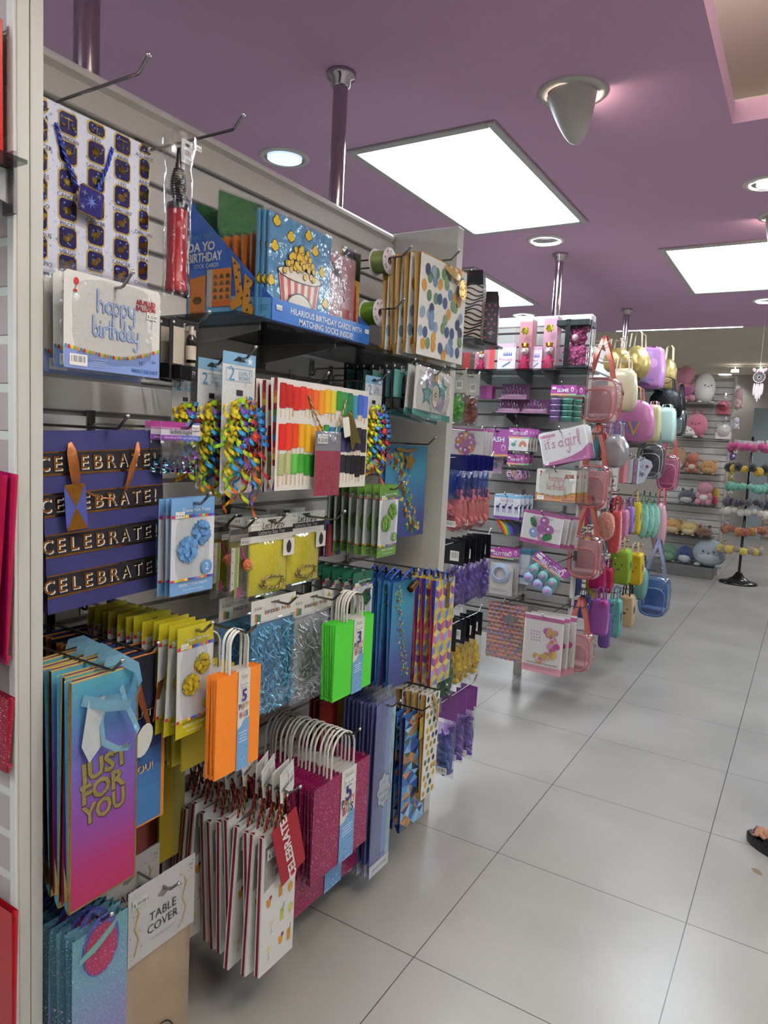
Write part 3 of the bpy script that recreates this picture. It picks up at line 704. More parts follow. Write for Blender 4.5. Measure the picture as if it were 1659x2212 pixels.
def dot_bottle_bag(w, h):
    P = empty('gift_bag')
    def fn(b):
        rg = random.Random(21); cs = ['b58a2c', '4f6f4c', '33406b', 'c49a35', '5f7e5c', '2c3052']
        for r_ in range(13):
            for c_ in range(3):
                u = .2+c_*.3+(.12 if r_ % 2 else -.02)+rg.uniform(-.05, .05); v = .04+r_*.076
                if .1 < u < .9: b.el(u, v, .085, .1, cs[rg.randrange(6)], 1+(r_+c_) % 3)
    bag_body(w, h, .02, 'ddd9cf', '8f6f35', 'paper', fn, P=P)
    b = MB(m='satin'); b.band([(.004, -w*.1, -.004), (.012, w*.1, -.05), (.012, w*.16, -.1), (.006, w*.1, -.12)], [(0, .007, 0), (0, .009, 0), (0, .006, 0), (0, .002, 0)], 'b59445'); b.build('ribbon_handle', P)
    return P
def jfy_bag(w, h):
    P = empty('bottle_bag')
    def fn(b):
        b.grad(0, 1, 0, 1, ['4f9aa8', '4a78a8', '5d5fa6', '6f4a98', '7d3f88', '952c62', '9c2852'], 1, 26)
        for q in ((0, .022, 0, 1), (.975, 1, 0, 1), (0, 1, .992, 1)): b.r(*q, 'b59d58', 2, 'foil')
        for s_, v in (('JUST', .40), ('FOR', .495), ('YOU', .59)):
            b.txt(s_, .49, v+.004, .235, '7d6a30', 3, W=.66 if s_ != 'JUST' else .8, bold=.055, rot=.07, m='foil'); b.txt(s_, .48, v, .235, 'c9b877', 5, W=.64 if s_ != 'JUST' else .78, bold=.035, rot=.07, m='foil')
    bag_body(w, h, .016, '7a4590', '3f7f98', 'paper', fn, P=P, top='b59d58')
    b = MB(m='foil'); b.box(-.003, .0007, -w/2-.001, -w/2+.001, -h, 0, 'b59d58'); b.add([(.0005, -w/2, -h+.03), (-.016, -w/2, -h+.09), (-.012, -w/2, -h+.005)], ((0, 1, 2),), 'c9b068'); b.build('gold_edge', P)
    b = MB(m='satin'); a = w*.36
    b.band([(.006, -a, -.035), (.03, -a*.3, -.05), (.04, a*.4, -.055), (.034, a*.95, -.03), (.02, a*1.02, -.0), (.0, a*.6, .018), (-.01, a*.1, .014)], [(.002, .002, .010)]*7, '7fb0c8')
    b.band([(.01, a*.5, -.03), (.02, a*.55, -.06), (.024, a*.8, -.09), (.026, a*1.02, -.12), (.024, a*.7, -.145), (.02, a*.2, -.14), (.016, -a*.3, -.12), (.014, -a*.35, -.085), (.01, -a*.1, -.05)], [(.001, .003, .005)]*9, '86b6cc')
    b.build('ribbon_handle', P)
    b = MB(.045, .115, 'satin'); b.pg([(.3, 0), (1, .02), (.95, .78), (.35, 1), (0, .7)], 'd9dfdf', 0); b.build('white_ribbon_tag', P, (.012, -w*.24, -.035))
    return P
def navy_bottle_bag(w, h):
    P = empty('bottle_bag')
    def fn(b):
        for i, c in enumerate(['181a26', '181a26', '1a1f38', '1d2850', '233668', '2c5288', '37669c', '3a6ba0', '3a6ba0']): b.r(.0, .95, i/9, (i+1)/9, c, 1)
        b.r(.93, 1, 0, 1, 'c98032', 2); b.r(0, 1, .99, 1, 'c98032', 2); b.r(0, 1, 0, .01, 'c98032', 2)
        for s_, v in (('JUST', .34), ('FOR', .5), ('YOU!', .66)):
            b.txt(s_, .53, v+.004, .13, 'e8dccb', 3, W=.75); b.txt(s_, .51, v, .13, 'b9702c', 4, W=.75, m='foil')
    bag_body(w, h, .016, '1d2850', 'c98032', 'paper', fn, P=P)
    b = MB(m='satin'); b.band([(.004, -w*.1, -.04), (.012, -w*.08, -.09), (.014, w*.06, -.14)], [(0, .002, 0), (0, .007, .002), (0, .004, 0)], '80451f')
    b.band([(.004, w*.32, -.03), (.014, w*.3, -.06), (.014, w*.24, -.09), (.012, w*.18, -.14)], [(0, .003, 0), (0, .008, .002), (0, .006, 0), (0, .004, .002)], '80451f'); b.build('ribbon_handle', P)
    b = MB(.04, .07, 'paper'); b.el(.5, .5, .5, .85, 'dbd9d2', 0, rot=-.1); b.build('gift_tag', P, (.016, w*.02, -.135), (-.25, 0, 0))
    return P
def teal_bag(w, h):
    P = empty('bottle_bag')
    def fn(b):
        b.grad(0, 1, 0, 1, ['5a8f9a', '6b93ac', '7d84b0', '7f72a8', '785f98'], 1, 24, 'glitter')
        b.el(.5, .1, .34, .5, '4a5098', 3); b.el(.5, .115, .3, .42, '9a3056', 4)
    bag_body(w, h, .02, '5d8ba4', '2c5c6c', 'glitter', fn, P=P)
    b = MB(m='satin'); b.band([(.005, -w*.4, -.045), (.02, -w*.2, -.02), (.02, w*.1, -.0), (.01, w*.3, .01)], [(0, .001, .006), (0, .002, .009), (0, .002, .009), (0, .001, .004)], '78a8a4'); b.build('ribbon_handle', P)
    return P
def party_bag(body, num, txtlabel=True, glit=False, H=.075, tall=1.):
    def f(w, h):
        P = empty('party_bag_pack'); t = .008
        bag_body(w, h, t, body, shade(body, .8), 'glitter' if glit else 'paper', P=P)
        paper_handles(P, w, H, t, a=w*.2)
        b = MB(w*.27, h*1.02, 'paper')
        b.pg([(0, 0), (1, 0), (1, 1), (0, 1)], 'd9d6cf', 1); b.pg([(0, .58), (.3, .56), (.6, .5), (1, .49), (1, 1), (0, 1)], '6e9cc8', 2)
        rg = random.Random(2)
        for i in range(26): b.el(rg.uniform(.06, .94), rg.uniform(.02, .98), .025, None, ['33333a', 'ffffff', '2f5fa8'][i % 3], 3, n=6)
        lines(b, .5, .06, .6, 2, .018, '888888', 3); price(b, .5, .14, .6, txt='$ 42.00')
        b.txt(str(num), .5, .255, .68, '38307a', 5, bold=.02)
        for s_, v in (('PARTY', .36), ('BAGS', .445)):
            n = len(s_)
            for i, ch in enumerate(s_): b.txt(ch, .5+(i-(n-1)/2)*.18, v, .33, ['2c2a60', 'c04a2f', '7a9a2c', 'b03c7c', 'd08a2c', '3a7fb0'][(i+(v > .4)*3) % 6], 5, W=.165, bold=.02)
        lines(b, .5, .62, .7, 4, .03, 'dfe8f2', 3, .008)
        b.box(-t-.0006, -t, -w*.135, w*.135, -h*1.02, 0, 'd9d6cf')
        b.build('paper_band', P, (.0012, w*.1, .002))
        return P
    return f
def kit_bag(w, h):
    """slim white gift bag with drinks printed, cords rising to a header card"""
    P = empty('gift_bag_pack')
    def fn(b):
        rg = random.Random(6)
        for (u, v, c, k) in ((.2, .5, 'c98a2c', 0), (.55, .47, 'd0902c', 1), (.85, .5, 'c9962f', 2), (.3, .68, 'c9c9a8', 3), (.62, .66, 'b8bf5a', 1), (.88, .66, 'c2c26a', 2), (.25, .86, 'd8cf8a', 3), (.6, .85, 'd0902c', 0), (.85, .86, 'c98a2c', 1)):
            if k == 0: b.pg([(u-.08, v-.03), (u+.08, v-.03), (u+.05, v+.03), (u-.04, v+.03)], c, 1); b.el(u+.05, v-.035, .04, .04, '8a3a2c', 2)
            elif k == 1: b.r(u-.055, u+.055, v-.045, v+.045, c, 1); b.stroke([(u, v-.02), (u+.06, v-.075)], .02, '5c7a30', 2)
            elif k == 2: b.el(u, v, .08, .1, c, 1); b.stroke([(u, v+.02), (u, v+.05)], .015, 'b0a890', 2)
            else: b.pg([(u-.08, v-.03), (u+.08, v-.03), (u, v+.015)], c, 1); b.stroke([(u, v+.01), (u, v+.05)], .012, 'a8a8a0', 2); b.el(u, v+.05, .05, .012, 'a8a8a0', 2)
        b.pg([(.04, .08), (.96, .0), (.98, .3), (.04, .4)], 'dcd9d6', 2, 'film'); price(b, .3, .14, .4)
    bag_body(w, h, .014, 'd8d6d2', '7c1f2c', 'gloss', fn, P=P)
    b = MB(m='paper'); b.box(-.0145, .0004, -w/2-.0012, -w/2-.0004, -h, 0, 'd8d6d2'); b.box(-.011, -.004, -w/2-.0018, -w/2-.0011, -h+.0, -.002, '7c1f2c'); b.build('gusset', P)
    H = .085
    rope(P, [(0, -w*.25, -.01), (.004, -w*.12, H*.55), (.002, -.004, H)], 'a2342a', '6c1f1a', .0036, 'red_cord'); rope(P, [(0, w*.28, -.01), (.004, w*.16, H*.5), (.002, .004, H)], 'a2342a', '6c1f1a', .0036, 'red_cord')
    rope(P, [(.002, -w*.1, -.01), (.004, -w*.03, H*.5), (.004, .0, H)], 'b89a58', '5f4a2a', .003, 'gold_cord')
    b = MB(w*.62, .07); b.slab('d2d0ca', .001); b.pg([(0, .99), (.15, 1.12), (.3, .99), (.5, 1.14), (.7, .99), (.85, 1.12), (1, .99)], 'd2d0ca', 0)
    b.stroke([(.15, .12), (.5, .1)], .02, '888888'); b.txt('WRIGHT KIT', .5, .62, .13, '1f1f1f', 2, W=.86, bold=.01); lines(b, .5, .8, .6, 1, .1, '777777'); price(b, .72, .3, .35)
    b.build('header_card', P, (.002, .01, H+.055), (0.12, 0, .25))
    return P
# ------------------------------------------------------------------ packs
def pom_pack(c, c2):
    def f(w, h):
        P = empty('tissue_pom_pack')
        b = MB(w, h, 'gloss'); b.slab(c, .0015)
        b.r(0, 1, .2, .84, 'd3d4d8', 1); b.r(.5, 1, .2, .84, 'dddde0', 2); rowsq(b, .175, .205, 3); rowsq(b, .835, .86, 3)
        b.txt('Tissue Pom Poms', .56, .125, .062, 'e9eef2', 3, W=.72); b.el(.55, .05, .07, .02, shade(c, .5), 3); price(b, .18, .17, .2)
        pomball(b, .68, .37, .24, c2, 4, 1); pomball(b, .36, .53, .25, c2, 9, 2)
        b.el(.8, .74, .13, None, c2, 14, n=20); b.txt('2', .8, .735, .13, 'f2f2f2', 15)
        b.txt('PERFECT FOR PARTY', .52, .905, .05, 'eef2f5', 3, W=.8); b.txt('Decoraciones de papel', .52, .955, .035, 'dfe6ee', 3, W=.75)
        b.build('printed_card', P)
        MB(w, h, 'clear').pillow(-w/2-.003, w/2+.003, -h-.004, .0, -.004, .014, (.93, .95, .95), seed=3).build('sleeve', P)
        MB(w, h, 'fabric').pillow(-w/2+.008, w/2-.008, -h*.86, -h*.22, -.007, .008, c2).build('folded_tissue', P)
        return P
    return f
def hb_pack(c1, c2, blue='7f95cc', word=('happy', 'birthday'), tint='e0ddd6', head='AIR-FILLED'):
    def f(w, h):
        P = empty('balloon_banner_pack')
        b = MB(w, h, 'gloss'); b.slab(tint, .0012, cut=.006)
        rg = random.Random(8)
        for i in range(60): b.el(rg.uniform(.03, .97), rg.uniform(.04, .72), .003, .005, 'b9b6b4', 1, n=5)
        pts = [(x/16, .755+.06*math.sin(x/16*PI*.9)*(1 if x < 10 else 1)-.16*max(0, x/16-.55)**1.3*2) for x in range(17)]
        b.pg([(0, 1), (1, 1)]+[(u, v+.025) for u, v in reversed(pts)], blue, 1)
        for i in range(34):
            u = (i+.5)/34; j = min(15, int(u*16)); q = u*16-j; v = pts[j][1]*(1-q)+pts[j+1][1]*q; b.el(u, v+.02, .014, .019, ['4f8fb0', 'b83a3a', 'd9b23a', '7fae4a', 'd9813f'][i % 5], 2, n=8)
        if word[0] == 'happy':
            cursive(b, word[0], .52, .37, .095, c1, c2, .02, 3); cursive(b, word[1], .52, .63, .085, c1, c2, .02, 3)
        else: cursive(b, word[0], .5, .5, .1, c1, c2, .02, 3)
        b.txt(head, .83, .17, .045, 'a02c2c', 3, W=.22, bold=.03); b.txt('BALLOON', .83, .235, .045, 'a02c2c', 3, W=.22, bold=.03)
        b.el(.11, .1, .025, .03, 'b03a34', 3); b.stroke([(.11, .13), (.1, .2)], .005, 'b03a34', 3); b.el(.1, .2, .02, .012, 'b03a34', 3)
        barcode(b, .05, .22, .85, .97, 3); lines(b, .34, .88, .18, 4, .025, 'a9b2c8', 3); b.txt('16"', .79, .85, .035, '2c3a5c', 3, W=.08); b.txt('1 Set', .92, .82, .03, '2c3a5c', 3, W=.07)
        b.txt('PERFECT FOR PARTY', .83, .945, .03, '2f5c94', 3, W=.3, bold=.02); price(b, .9, .3, .12)
        b.build('printed_card', P)
        MB(w, h, 'film').pillow(-w/2-.005, w/2+.005, -h-.005, .012, -.003, .012, (.95, .96, .97), fold=.001, seed=5).build('plastic_sleeve', P)
        return P
    return f
def roll_pack(w, h):
    """clear packet with a yellow gathered bag and gold cord under a header card"""
    P = empty('drawstring_bag_pack')
    b = MB(w, h*.3); b.slab('d8d5cc', .0015); b.r(0, 1, .5, .72, '1b1a1c', 1); b.txt("Let's Party", .55, .32, .1, '38332c', 3, W=.5, shear=.25); b.txt('Gathering Bags Tray', .5, .6, .06, 'b5b2ac', 3, W=.6)
    rg = random.Random(3)
    for i in range(24): b.el(rg.random()*.96+.02, rg.random()*.44+.03, .006, .006, '55504a', 2, n=5)
    barcode(b, .03, .25, .05, .28, 3); lines(b, .5, .82, .5, 1, .1); b.stroke([(.42, .12), (.58, .12)], .03, '3a3836', 3); b.build('header_card', P)
    b = MB(w*.26, h*.22); b.slab('d8d5cc', .001); b.el(.5, .5, .22, .36, '25232c', 2); b.pg([(.42, .1), (.58, .1), (.5, .35)], '25232c', 2); b.build('side_label', P, (.008, w*.36, -h*.29))
    MB(m='fabric').pillow(-w*.46, w*.4, -h*.97, -h*.29, -.004, .02, 'd6c82c', fold=.002, seed=2, n=10).build('yellow_bag', P)
    MB(m='clear').pillow(-w*.48, w*.43, -h, -h*.26, -.004, .026, (.95, .95, .9), fold=.001, seed=6).build('plastic_sleeve', P)
    p = [(.008+.001*math.sin(i), w*(.02+(.24+.05*math.sin(i*.8))*math.cos(i*.52)), -h*(.82+(.09+.02*math.cos(i))*math.sin(i*.52))) for i in range(34)]
    rope(P, p, 'b3a062', '6d5c34', .0022, 'gold_cord')
    return P
def bookmark_pack(w, h):
    P = empty('bookmark_pack')
    b = MB(w, h); b.pg([(.14, .3), (.5, .3), (.48, .78), (.1, .82)], 'd6d3cc', 1)
    for i in range(7): b.star(.2+.2*(i % 2), .34+i*.065, .035, ['2f6a4c', '3a3a4a', 'b0444c'][i % 3], 2)
    b.r(.12, .14, .3, .85, 'b02f6c', 2); b.pg([(.33, .3), (.45, .3), (.42, .9), (.3, .9)], '8faf35', 3); b.pg([(.42, .78), (.62, .8), (.6, 1.0-.06), (.5, .9), (.38, .93)], 'a8437c', 4)
    price(b, .72, .24, .4, txt='SPECIAL'); lines(b, .5, .9, .5, 3, .02, 'b5b2ae'); b.build('bookmark', P)
    MB(m='satin').tube([(.002, w*.05, -h*.3), (.004, w*.1, -h*.4), (.006, w*.22, -h*.48)], .0028, 'c02f82', n=5).build('cord', P)
    MB(m='plush').ball((.009, w*.27, -h*.52), (.01, .013, .013), 'c9602f', n=12, fuzz=.15).ball((.009, w*.3, -h*.54), (.0095, .012, .012), 'a8a02f', n=12, fuzz=.15).build('pompom', P)
    MB(m='film').pillow(-w/2, w/2, -h, 0, 0, .012, (.96, .96, .96), fold=.0012, seed=9).build('plastic_sleeve', P)
    return P
def straw_pack(w, h):
    P = empty('straw_pack'); b = MB(w, h); b.slab('5a5f88', .001)
    b.r(0, 1, .78, 1, '6f8fc0', 1); b.txt('34', .5, .88, .12, 'dfe6f0', 2, W=.5); price(b, .7, .1, .3)
    b.build('card', P); b = MB(m='gloss')
    for i in range(9): b.tube([(.004, w*(-.42+i*.1), -h*.98), (.004, w*(-.36+i*.1), -h*.16)], w*.046, ['6a1f2c', '8a3a30', '9a4a70', 'a86a3a', 'b59a50', '5a8a50', '4a6a9a', '6a4a8a', 'b06a90'][i], n=6)
    b.build('paper_straws', P); return P
def shredded(c, nm):
    def f(w, h):
        P = empty('shredded_paper_pack'); hh = h*.2
        b = MB(w, hh); b.slab('d6d3cb', .0015)
        cs = ['a03030', '8a7030', '3a6a8a', '6a3a7a', '307050', 'c0702c']
        s_ = 'SHREDDED PAPER'
        for i, ch in enumerate(s_): b.txt(ch, .3+i*.043, .58, .05, cs[i % 6], 2, W=.042, bold=.03)
        b.r(.08, .14, .55, .9, 'b8702f', 2); b.r(.12, .2, .6, .9, '3f7a6a', 3); b.stroke([(.42, .2), (.6, .2)], .02, '3a3836', 3); b.txt('$ 25.00', .14, .35, .035, '666666', 2); b.pg([(.86, .4), (.92, .15), (.98, .4)], '9a9a3a', 2)
        b.build('header_card', P)
        rg = random.Random(4); b = MB(m='satin')
        for i in range(620):
            y = rg.uniform(-w*.47, w*.47); z = -hh-(h-hh)*(.04+.93*rg.random()**.9); x = .012*math.cos(y/w*PI)*rg.uniform(.3, 1.4)
            a = rg.uniform(0, PI) if z < -h*.75 else rg.gauss(PI/2, .7); L = rg.uniform(.008, .022); q = rg.uniform(.001, .0019); dy, dz = math.cos(a)*L/2, math.sin(a)*L/2; ny, nz = -math.sin(a)*q, math.cos(a)*q; tx = rg.uniform(-.006, .006)
            b.add([(x+tx, y+dy+ny, z+dz+nz), (x+tx, y+dy-ny, z+dz-nz), (x-tx, y-dy-ny, z-dz-nz), (x-tx+rg.uniform(-.002, .002), y-dy+ny, z-dz+nz)], ((0, 1, 2, 3),), shade(c, rg.uniform(.5, 2.2)))
        o = b.build('foil_shreds', P); o['kind'] = 'stuff'
        MB(m='satin').pillow(-w*.48, w*.48, -h, -hh, -.004, .018, shade(c, .8), fold=.004, n=12).build('shreds_core', P)['kind'] = 'stuff'
        MB(m='clear').pillow(-w/2, w/2, -h-.004, -hh*.9, .0, .046, (.97, .98, 1), fold=.001, seed=8).build('clear_bag', P)
        return P
    return f
def curly_pack(w, h):
    P = empty('curly_bow_pack')
    b = MB(w, h); b.slab('d4d6d6', .0012, cut=.004); b.r(0, 1, 0, .085, '7aa8c8', 1); b.pg([(.3, .06), (.45, .025), (.55, .025), (.7, .06)], '2a2c30', 2)
    b.txt('2', .26, .15, .3, '3a7fb0', 2); b.txt('CURLY', .66, .14, .085, '5a92b8', 2, W=.4); b.txt('BOWS', .66, .175, .085, '5a92b8', 2, W=.4)
    for q in ((.1, .9, .108, .112), (.1, .9, .195, .199), (.1, .12, .108, .199), (.88, .9, .108, .199)): b.r(*q, 'a9c4d4', 2)
    for i in range(14):
        for j in range(5): b.el(.1+j*.2+(.1 if i % 2 else 0)-.05, .23+i*.05, .008, None, '4a4c58', 2, n=5)
    b.star(.82, .05, .1, 'e0ecf2', 2); b.r(.42, .62, .26, .3, '2a2a30', 2); b.build('card', P)
    rg = random.Random(12); b = MB(m='foil'); cols = ['b6a018', '6f9a18', 'b0501a', '1f5f96', '8a1f28', '4a2f78', '8f9f18', 'c0601a', '2a7fa8', 'a89a20']
    for i in range(30):
        y0 = rg.gauss(0, w*.2); z = -h*.31-rg.random()*h*.12; L = h*rg.uniform(.25, .75); r_ = rg.uniform(.006, .012); tw = rg.uniform(2.5, 5.5); n = int(tw*9); ph = rg.uniform(0, 6.3); dy = rg.gauss(0, w*.32); x0 = rg.uniform(.01, .03); pth = []; ws = []
        for j in range(n+1):
            u = j/n; a = ph+tw*2*PI*u; pth.append((x0+r_*math.cos(a), y0+dy*u+r_*math.sin(a), z-L*u+.002*math.sin(a*2))); ws.append((0, .001, .0042))
        b.band(pth, ws, shade(cols[i % 10], 1.5), 'satin')
    b.build('ribbon_curls', P); return P
def ladies_pack(w, h):
    P = empty('confetti_pack')
    b = MB(w, h*.36); b.slab('c9c6d0', .0012); b.r(0, 1, 0, .32, '93367c', 1); b.r(.6, 1, 0, .2, '5a6fb0', 2); b.r(0, 1, .3, .4, 'b57aa8', 2); b.r(0, 1, .72, 1, '7a3f96', 1); b.r(.5, 1, .72, 1, '5868b8', 2)
    b.txt("ladies night", .5, .52, .09, '2a2730', 3, W=.56); b.txt("diamonds are FOR a girl's best friend", .5, .84, .045, 'e6dff0', 3, W=.85); price(b, .86, .26, .2, txt='SPECIAL'); b.build('header_card', P)
    rg = random.Random(3); b = MB(m='foil')
    for i in range(150):
        y, z = rg.uniform(-.46, .46)*w, -h*(.97-.3*rg.random()**2.); s_ = rg.uniform(.002, .0045); q = rg.uniform(-.5, .5)
        b.add([(.004+rg.uniform(-.004, .004), y-s_, z), (.004+q*s_, y, z-s_), (.004, y+s_, z+q*s_), (.004-q*s_, y, z+s_)], ((0, 1, 2, 3),), ['7a2f96', '4a8a9a', 'b0a8c8', '3a2f7a', '9a3a9a', '3f9a7a'][i % 6])
    b.build('foil_confetti', P)['kind'] = 'stuff'
    MB(m='film').pillow(-w/2, w/2, -h, -h*.34, 0, .016, (.97, .97, .98), fold=.0025, seed=4, n=12).build('pouch', P)
    return P
def opener_pack(teal=False):
    def f(w, h):
        P = empty('bottle_opener_pack'); c = '5f9a98' if teal else 'b8b0a2'
        b = MB(w, h); b.slab('1b1b1d', .0015, cut=.003); b.r(.12, .9, .14, .74, c, 1); b.txt('POP THE PARTY', .55, .86, .1, 'e8e6e2', 3, W=.72, bold=.01); lines(b, .55, .92, .6, 2, .025, '9a9896', 3); price(b, .6, .12, .3); b.el(.12, .07, .04, None, 'c9c6c0', 3); b.build('backing_card', P)
        b = MB(m='gloss'); k = h/.14; r_ = .0115*k
        b.lathe([(0, -.098*k), (r_, -.098*k), (r_, -.048*k), (r_*.95, -.042*k), (r_*.4, -.033*k), (r_*.38, -.028*k)], '141216' if teal else '1a1210', n=16, o=(.012, w*.1, 0))
        b.build('bottle', P); MB(m='paper').lathe([(r_*1.02, -.092*k), (r_*1.02, -.06*k)], '232326' if teal else 'cdbfae', n=16, o=(.012, w*.1, 0)).build('bottle_label', P)
        MB(m='gloss').lathe([(r_*.48, -.034*k), (r_*.48, -.014*k), (0, -.0135*k)], '4fa39c' if teal else 'd2c3b4', n=14, o=(.012, w*.1, 0)).build('cap', P)
        b = MB(m='gloss'); b.box(0, .026, -w*.42, -w*.0, -h, -h*.76, '19191b', bev=.002); b.box(.024, .0265, -w*.36, -w*.06, -h*.97, -h*.8, '050505'); b.build('tray', P)
        return P
    return f
def champagne_pack(w, h):
    P = empty('foil_balloon_pack'); b = MB(w, h, 'gloss'); b.slab('d4d1cc', .0012, cut=.006); b.r(0, 1, .87, 1, '3f7a76', 1)
    for u, v, r_, c in ((.38, .22, .115, '9d93ac'), (.68, .6, .12, '9d93ac')): b.el(u, v, r_, r_*1.15, c, 2, n=18); b.el(u-.03, v-.03, r_*.5, None, 'b8b0c4', 3)
    for u, v in ((.32, .52), (.72, .34)): b.star(u, v, .15, '4f8a8c', 3, q=.5); b.star(u, v, .1, '6fa8a8', 4, q=.5)
    b.pg([(.46, .42), (.5, .2), (.56, .2), (.6, .42)], '5a9a96', 5); b.r(.49, .57, .06, .24, 'b59a5a', 6); b.el(.53, .52, .09, .14, 'c9c0a8', 6, n=14); b.el(.53, .5, .03, None, '26242a', 7); b.el(.53, .5, .018, None, 'd8cfc0', 8)
    for u in (.36, .42, .53, .6, .68): b.stroke([(u, .66), (.5+(u-.5)*.3, .85)], .006, '8a8688', 2)
    b.txt('CELEBRATE', .6, .935, .05, 'a9ccca', 2, W=.3); lines(b, .8, .8, .24, 3, .02, 'b08a8a'); b.build('printed_card', P)
    MB(m='film').pillow(-w/2-.004, w/2+.004, -h-.004, .004, -.002, .01, (.95, .97, .97), fold=.001, seed=3).build('plastic_sleeve', P)
    return P
def table_cover(w, h):
    P = empty('table_cover_pack'); hh = h*.34
    b = MB(w, hh, 'gloss'); b.slab('b3b2b2', .0012); rg = random.Random(5)
    for i in range(40):
        u, v = rg.choice((rg.uniform(.03, .28), rg.uniform(.7, .97))), rg.uniform(.05, .95)
        b.star(u, v, rg.uniform(.008, .018), ['8f8a80', 'a8925a'][i % 2], 2, n=4)
    for u in (.12, .83): b.stroke([(u+.03*math.sin(i*1.6), .25+i*.09) for i in range(8)], .016, 'b09548', 3)
    b.txt('TABLE', .5, .5, .105, '2c2c2e', 3, W=.4); b.txt('COVER', .5, .66, .105, '2c2c2e', 3, W=.46); b.txt('14+', .93, .12, .035, '4a4a4a', 3); price(b, .15, .18, .2, txt='$ 30.00', c='c4c3c2'); lines(b, .5, .8, .4, 2, .03, '8a8a8a'); b.pg([(.42, .28), (.5, .2), (.62, .26), (.5, .32)], '7a7670', 3); b.build('header_card', P)
    b = MB(w*.97, h-hh, 'crinkle'); b.pillow(-w*.485, w*.485, -h, -hh, -.008, .016, 'b8a48c', fold=.0016, n=14, seed=1)
    b.build('folded_cover', P)
    b = MB(w, h); n = 28
    for i in range(n):
        a0, a1 = 2*PI*i/n, 2*PI*(i+1)/n; q = lambda a, r_: (.5+.21*r_*math.cos(a), .83+.115*r_*math.sin(a)); b.pg([q(a0, 1), q(a1, 1), q(a1, .93), q(a0, .93)], '2a2422', 4)
    for p in (((.36, .86), (.52, .77), (.64, .79), (.5, .88), (.36, .86)), ((.36, .86), (.36, .9)), ((.5, .88), (.5, .92)), ((.64, .79), (.64, .84)), ((.36, .885), (.5, .905), (.64, .81))): b.stroke(p, .008, '2a2422', 5)
    b.build('printed_emblem', P, (.0015, 0, 0))
    return P
def tissue_pack(w, h):
    P = empty('gift_tissue_pack'); b = MB(w, h, 'gloss'); b.slab('5c6294', .0015)
    b.r(0, .55, .04, .93, '585e92', 1); b.r(.55, .8, .04, .93, '6f86c0', 1); b.r(.8, 1, .04, .93, '8fb0b8', 1)
    cl = [(.55+(.34+.04*math.cos(8*a))*math.cos(a), .52+(.098+.01*math.cos(8*a))*math.sin(a)) for a in [2*PI*i/40 for i in range(40)]]
    b.pg(cl, '20202a', 3); b.pg([(.55+(u-.55)*.92, .52+(v-.52)*.93) for u, v in cl], 'b7b8c8', 4)
    b.txt('GIFT TISSUE', .55, .53, .07, '2a2a3a', 6, W=.56); b.txt('One', .55, .47, .06, '44445a', 6); lines(b, .55, .56, .4, 2, .015, '6a6a80', 6)
    b.r(0, 1, .93, 1, 'b9bcc4', 3); b.txt('DECORATIVE TISSUE PAPER', .5, .965, .04, '33363e', 6, W=.85); b.txt('Queen', .6, .9, .06, '1f2030', 6, W=.4); b.build('tissue_sheets', P)
    b = MB(m='film'); b.pillow(-w/2-.002, w/2+.002, -h-.004, .03, -.002, .012, (.93, .95, .97), fold=.002, n=10, seed=2); b.build('plastic_sleeve', P)
    return P
def plain_card(c, c2=None):
    def f(w, h):
        b = MB(w, h, 'gloss'); b.slab(c, .006)
        if c2: b.r(.55, 1, 0, 1, c2, 1)
        return b.build('gift_bag')
    return f
def balloon(b, o, r_, c, rg):
    a = rg.uniform(0, PI); q = (rg.uniform(.35, .6)*r_, r_*rg.uniform(.6, .9), r_*rg.uniform(1.1, 1.6))
    b.ball(o, q, shade(c, rg.uniform(.8, 1.1)), 'rubber', n=10, rot=('X', a)); e = Vector((0, -math.sin(a), math.cos(a)))*q[2]; p = Vector(o)
    b.tube([p+e*.9, p+e*1.3], [r_*.18, r_*.14], c, 'rubber', n=7); b.lathe([(r_*.1, -.001), (r_*.24, 0), (r_*.1, .001)], shade(c, 1.1), 'rubber', n=8, o=p+e*1.32, ax=0)
def latex_pack(head, c, tint=(.9, .92, .95), hh=.22, label='72pcs', bc=True, dark=True):
    def f(w, h):
        P = empty('latex_balloon_pack'); b = MB(w, h*hh, 'gloss'); b.slab(head, .0015)
        if bc and dark: barcode(b, .3, .75, .45, .85)
        else: b.el(.3, .6, .06, None, shade(head, .6), 2)
        b.build('header_card', P); rg = random.Random(int(w*1e4)); b = MB(m='rubber'); top = hh+.1 if dark else .5
        for i in range(22): balloon(b, (rg.uniform(-.006, .022), rg.uniform(-.3, .3)*w, -h*(top+(.94-top)*(i/22)+rg.uniform(-.03, .03))), w*.2, shade(c, 1.25), rg)
        b.ball((0, 0, -h*(top+.98)/2), (.016, w*.44, h*(.98-top)/2), c, n=14, fuzz=.12)
        b.build('balloons', P)['kind'] = 'stuff'
        MB(w, h, 'film').pillow(-w/2, w/2, -h, -h*hh, .003, .066, (.96, .96, .97), fold=.002, n=9, seed=7).build('clear_bag', P)
        b = MB(w, h)
        if not dark: MB(w, h).pillow(-w*.49, w*.49, -h*.56, -h*hh, .034, .045, tint, 'clear', fold=.001).build('tinted_film', P)
        b.txt(label, .55, .78, .14, '1c1a20', 2, W=.5, bold=.02)
        if bc and not dark: barcode(b, .3, .85, .84, .92, 3)
        if label != ' ' or not dark: b.build('printed_label', P, (.037, 0, 0))
        return P
    return f
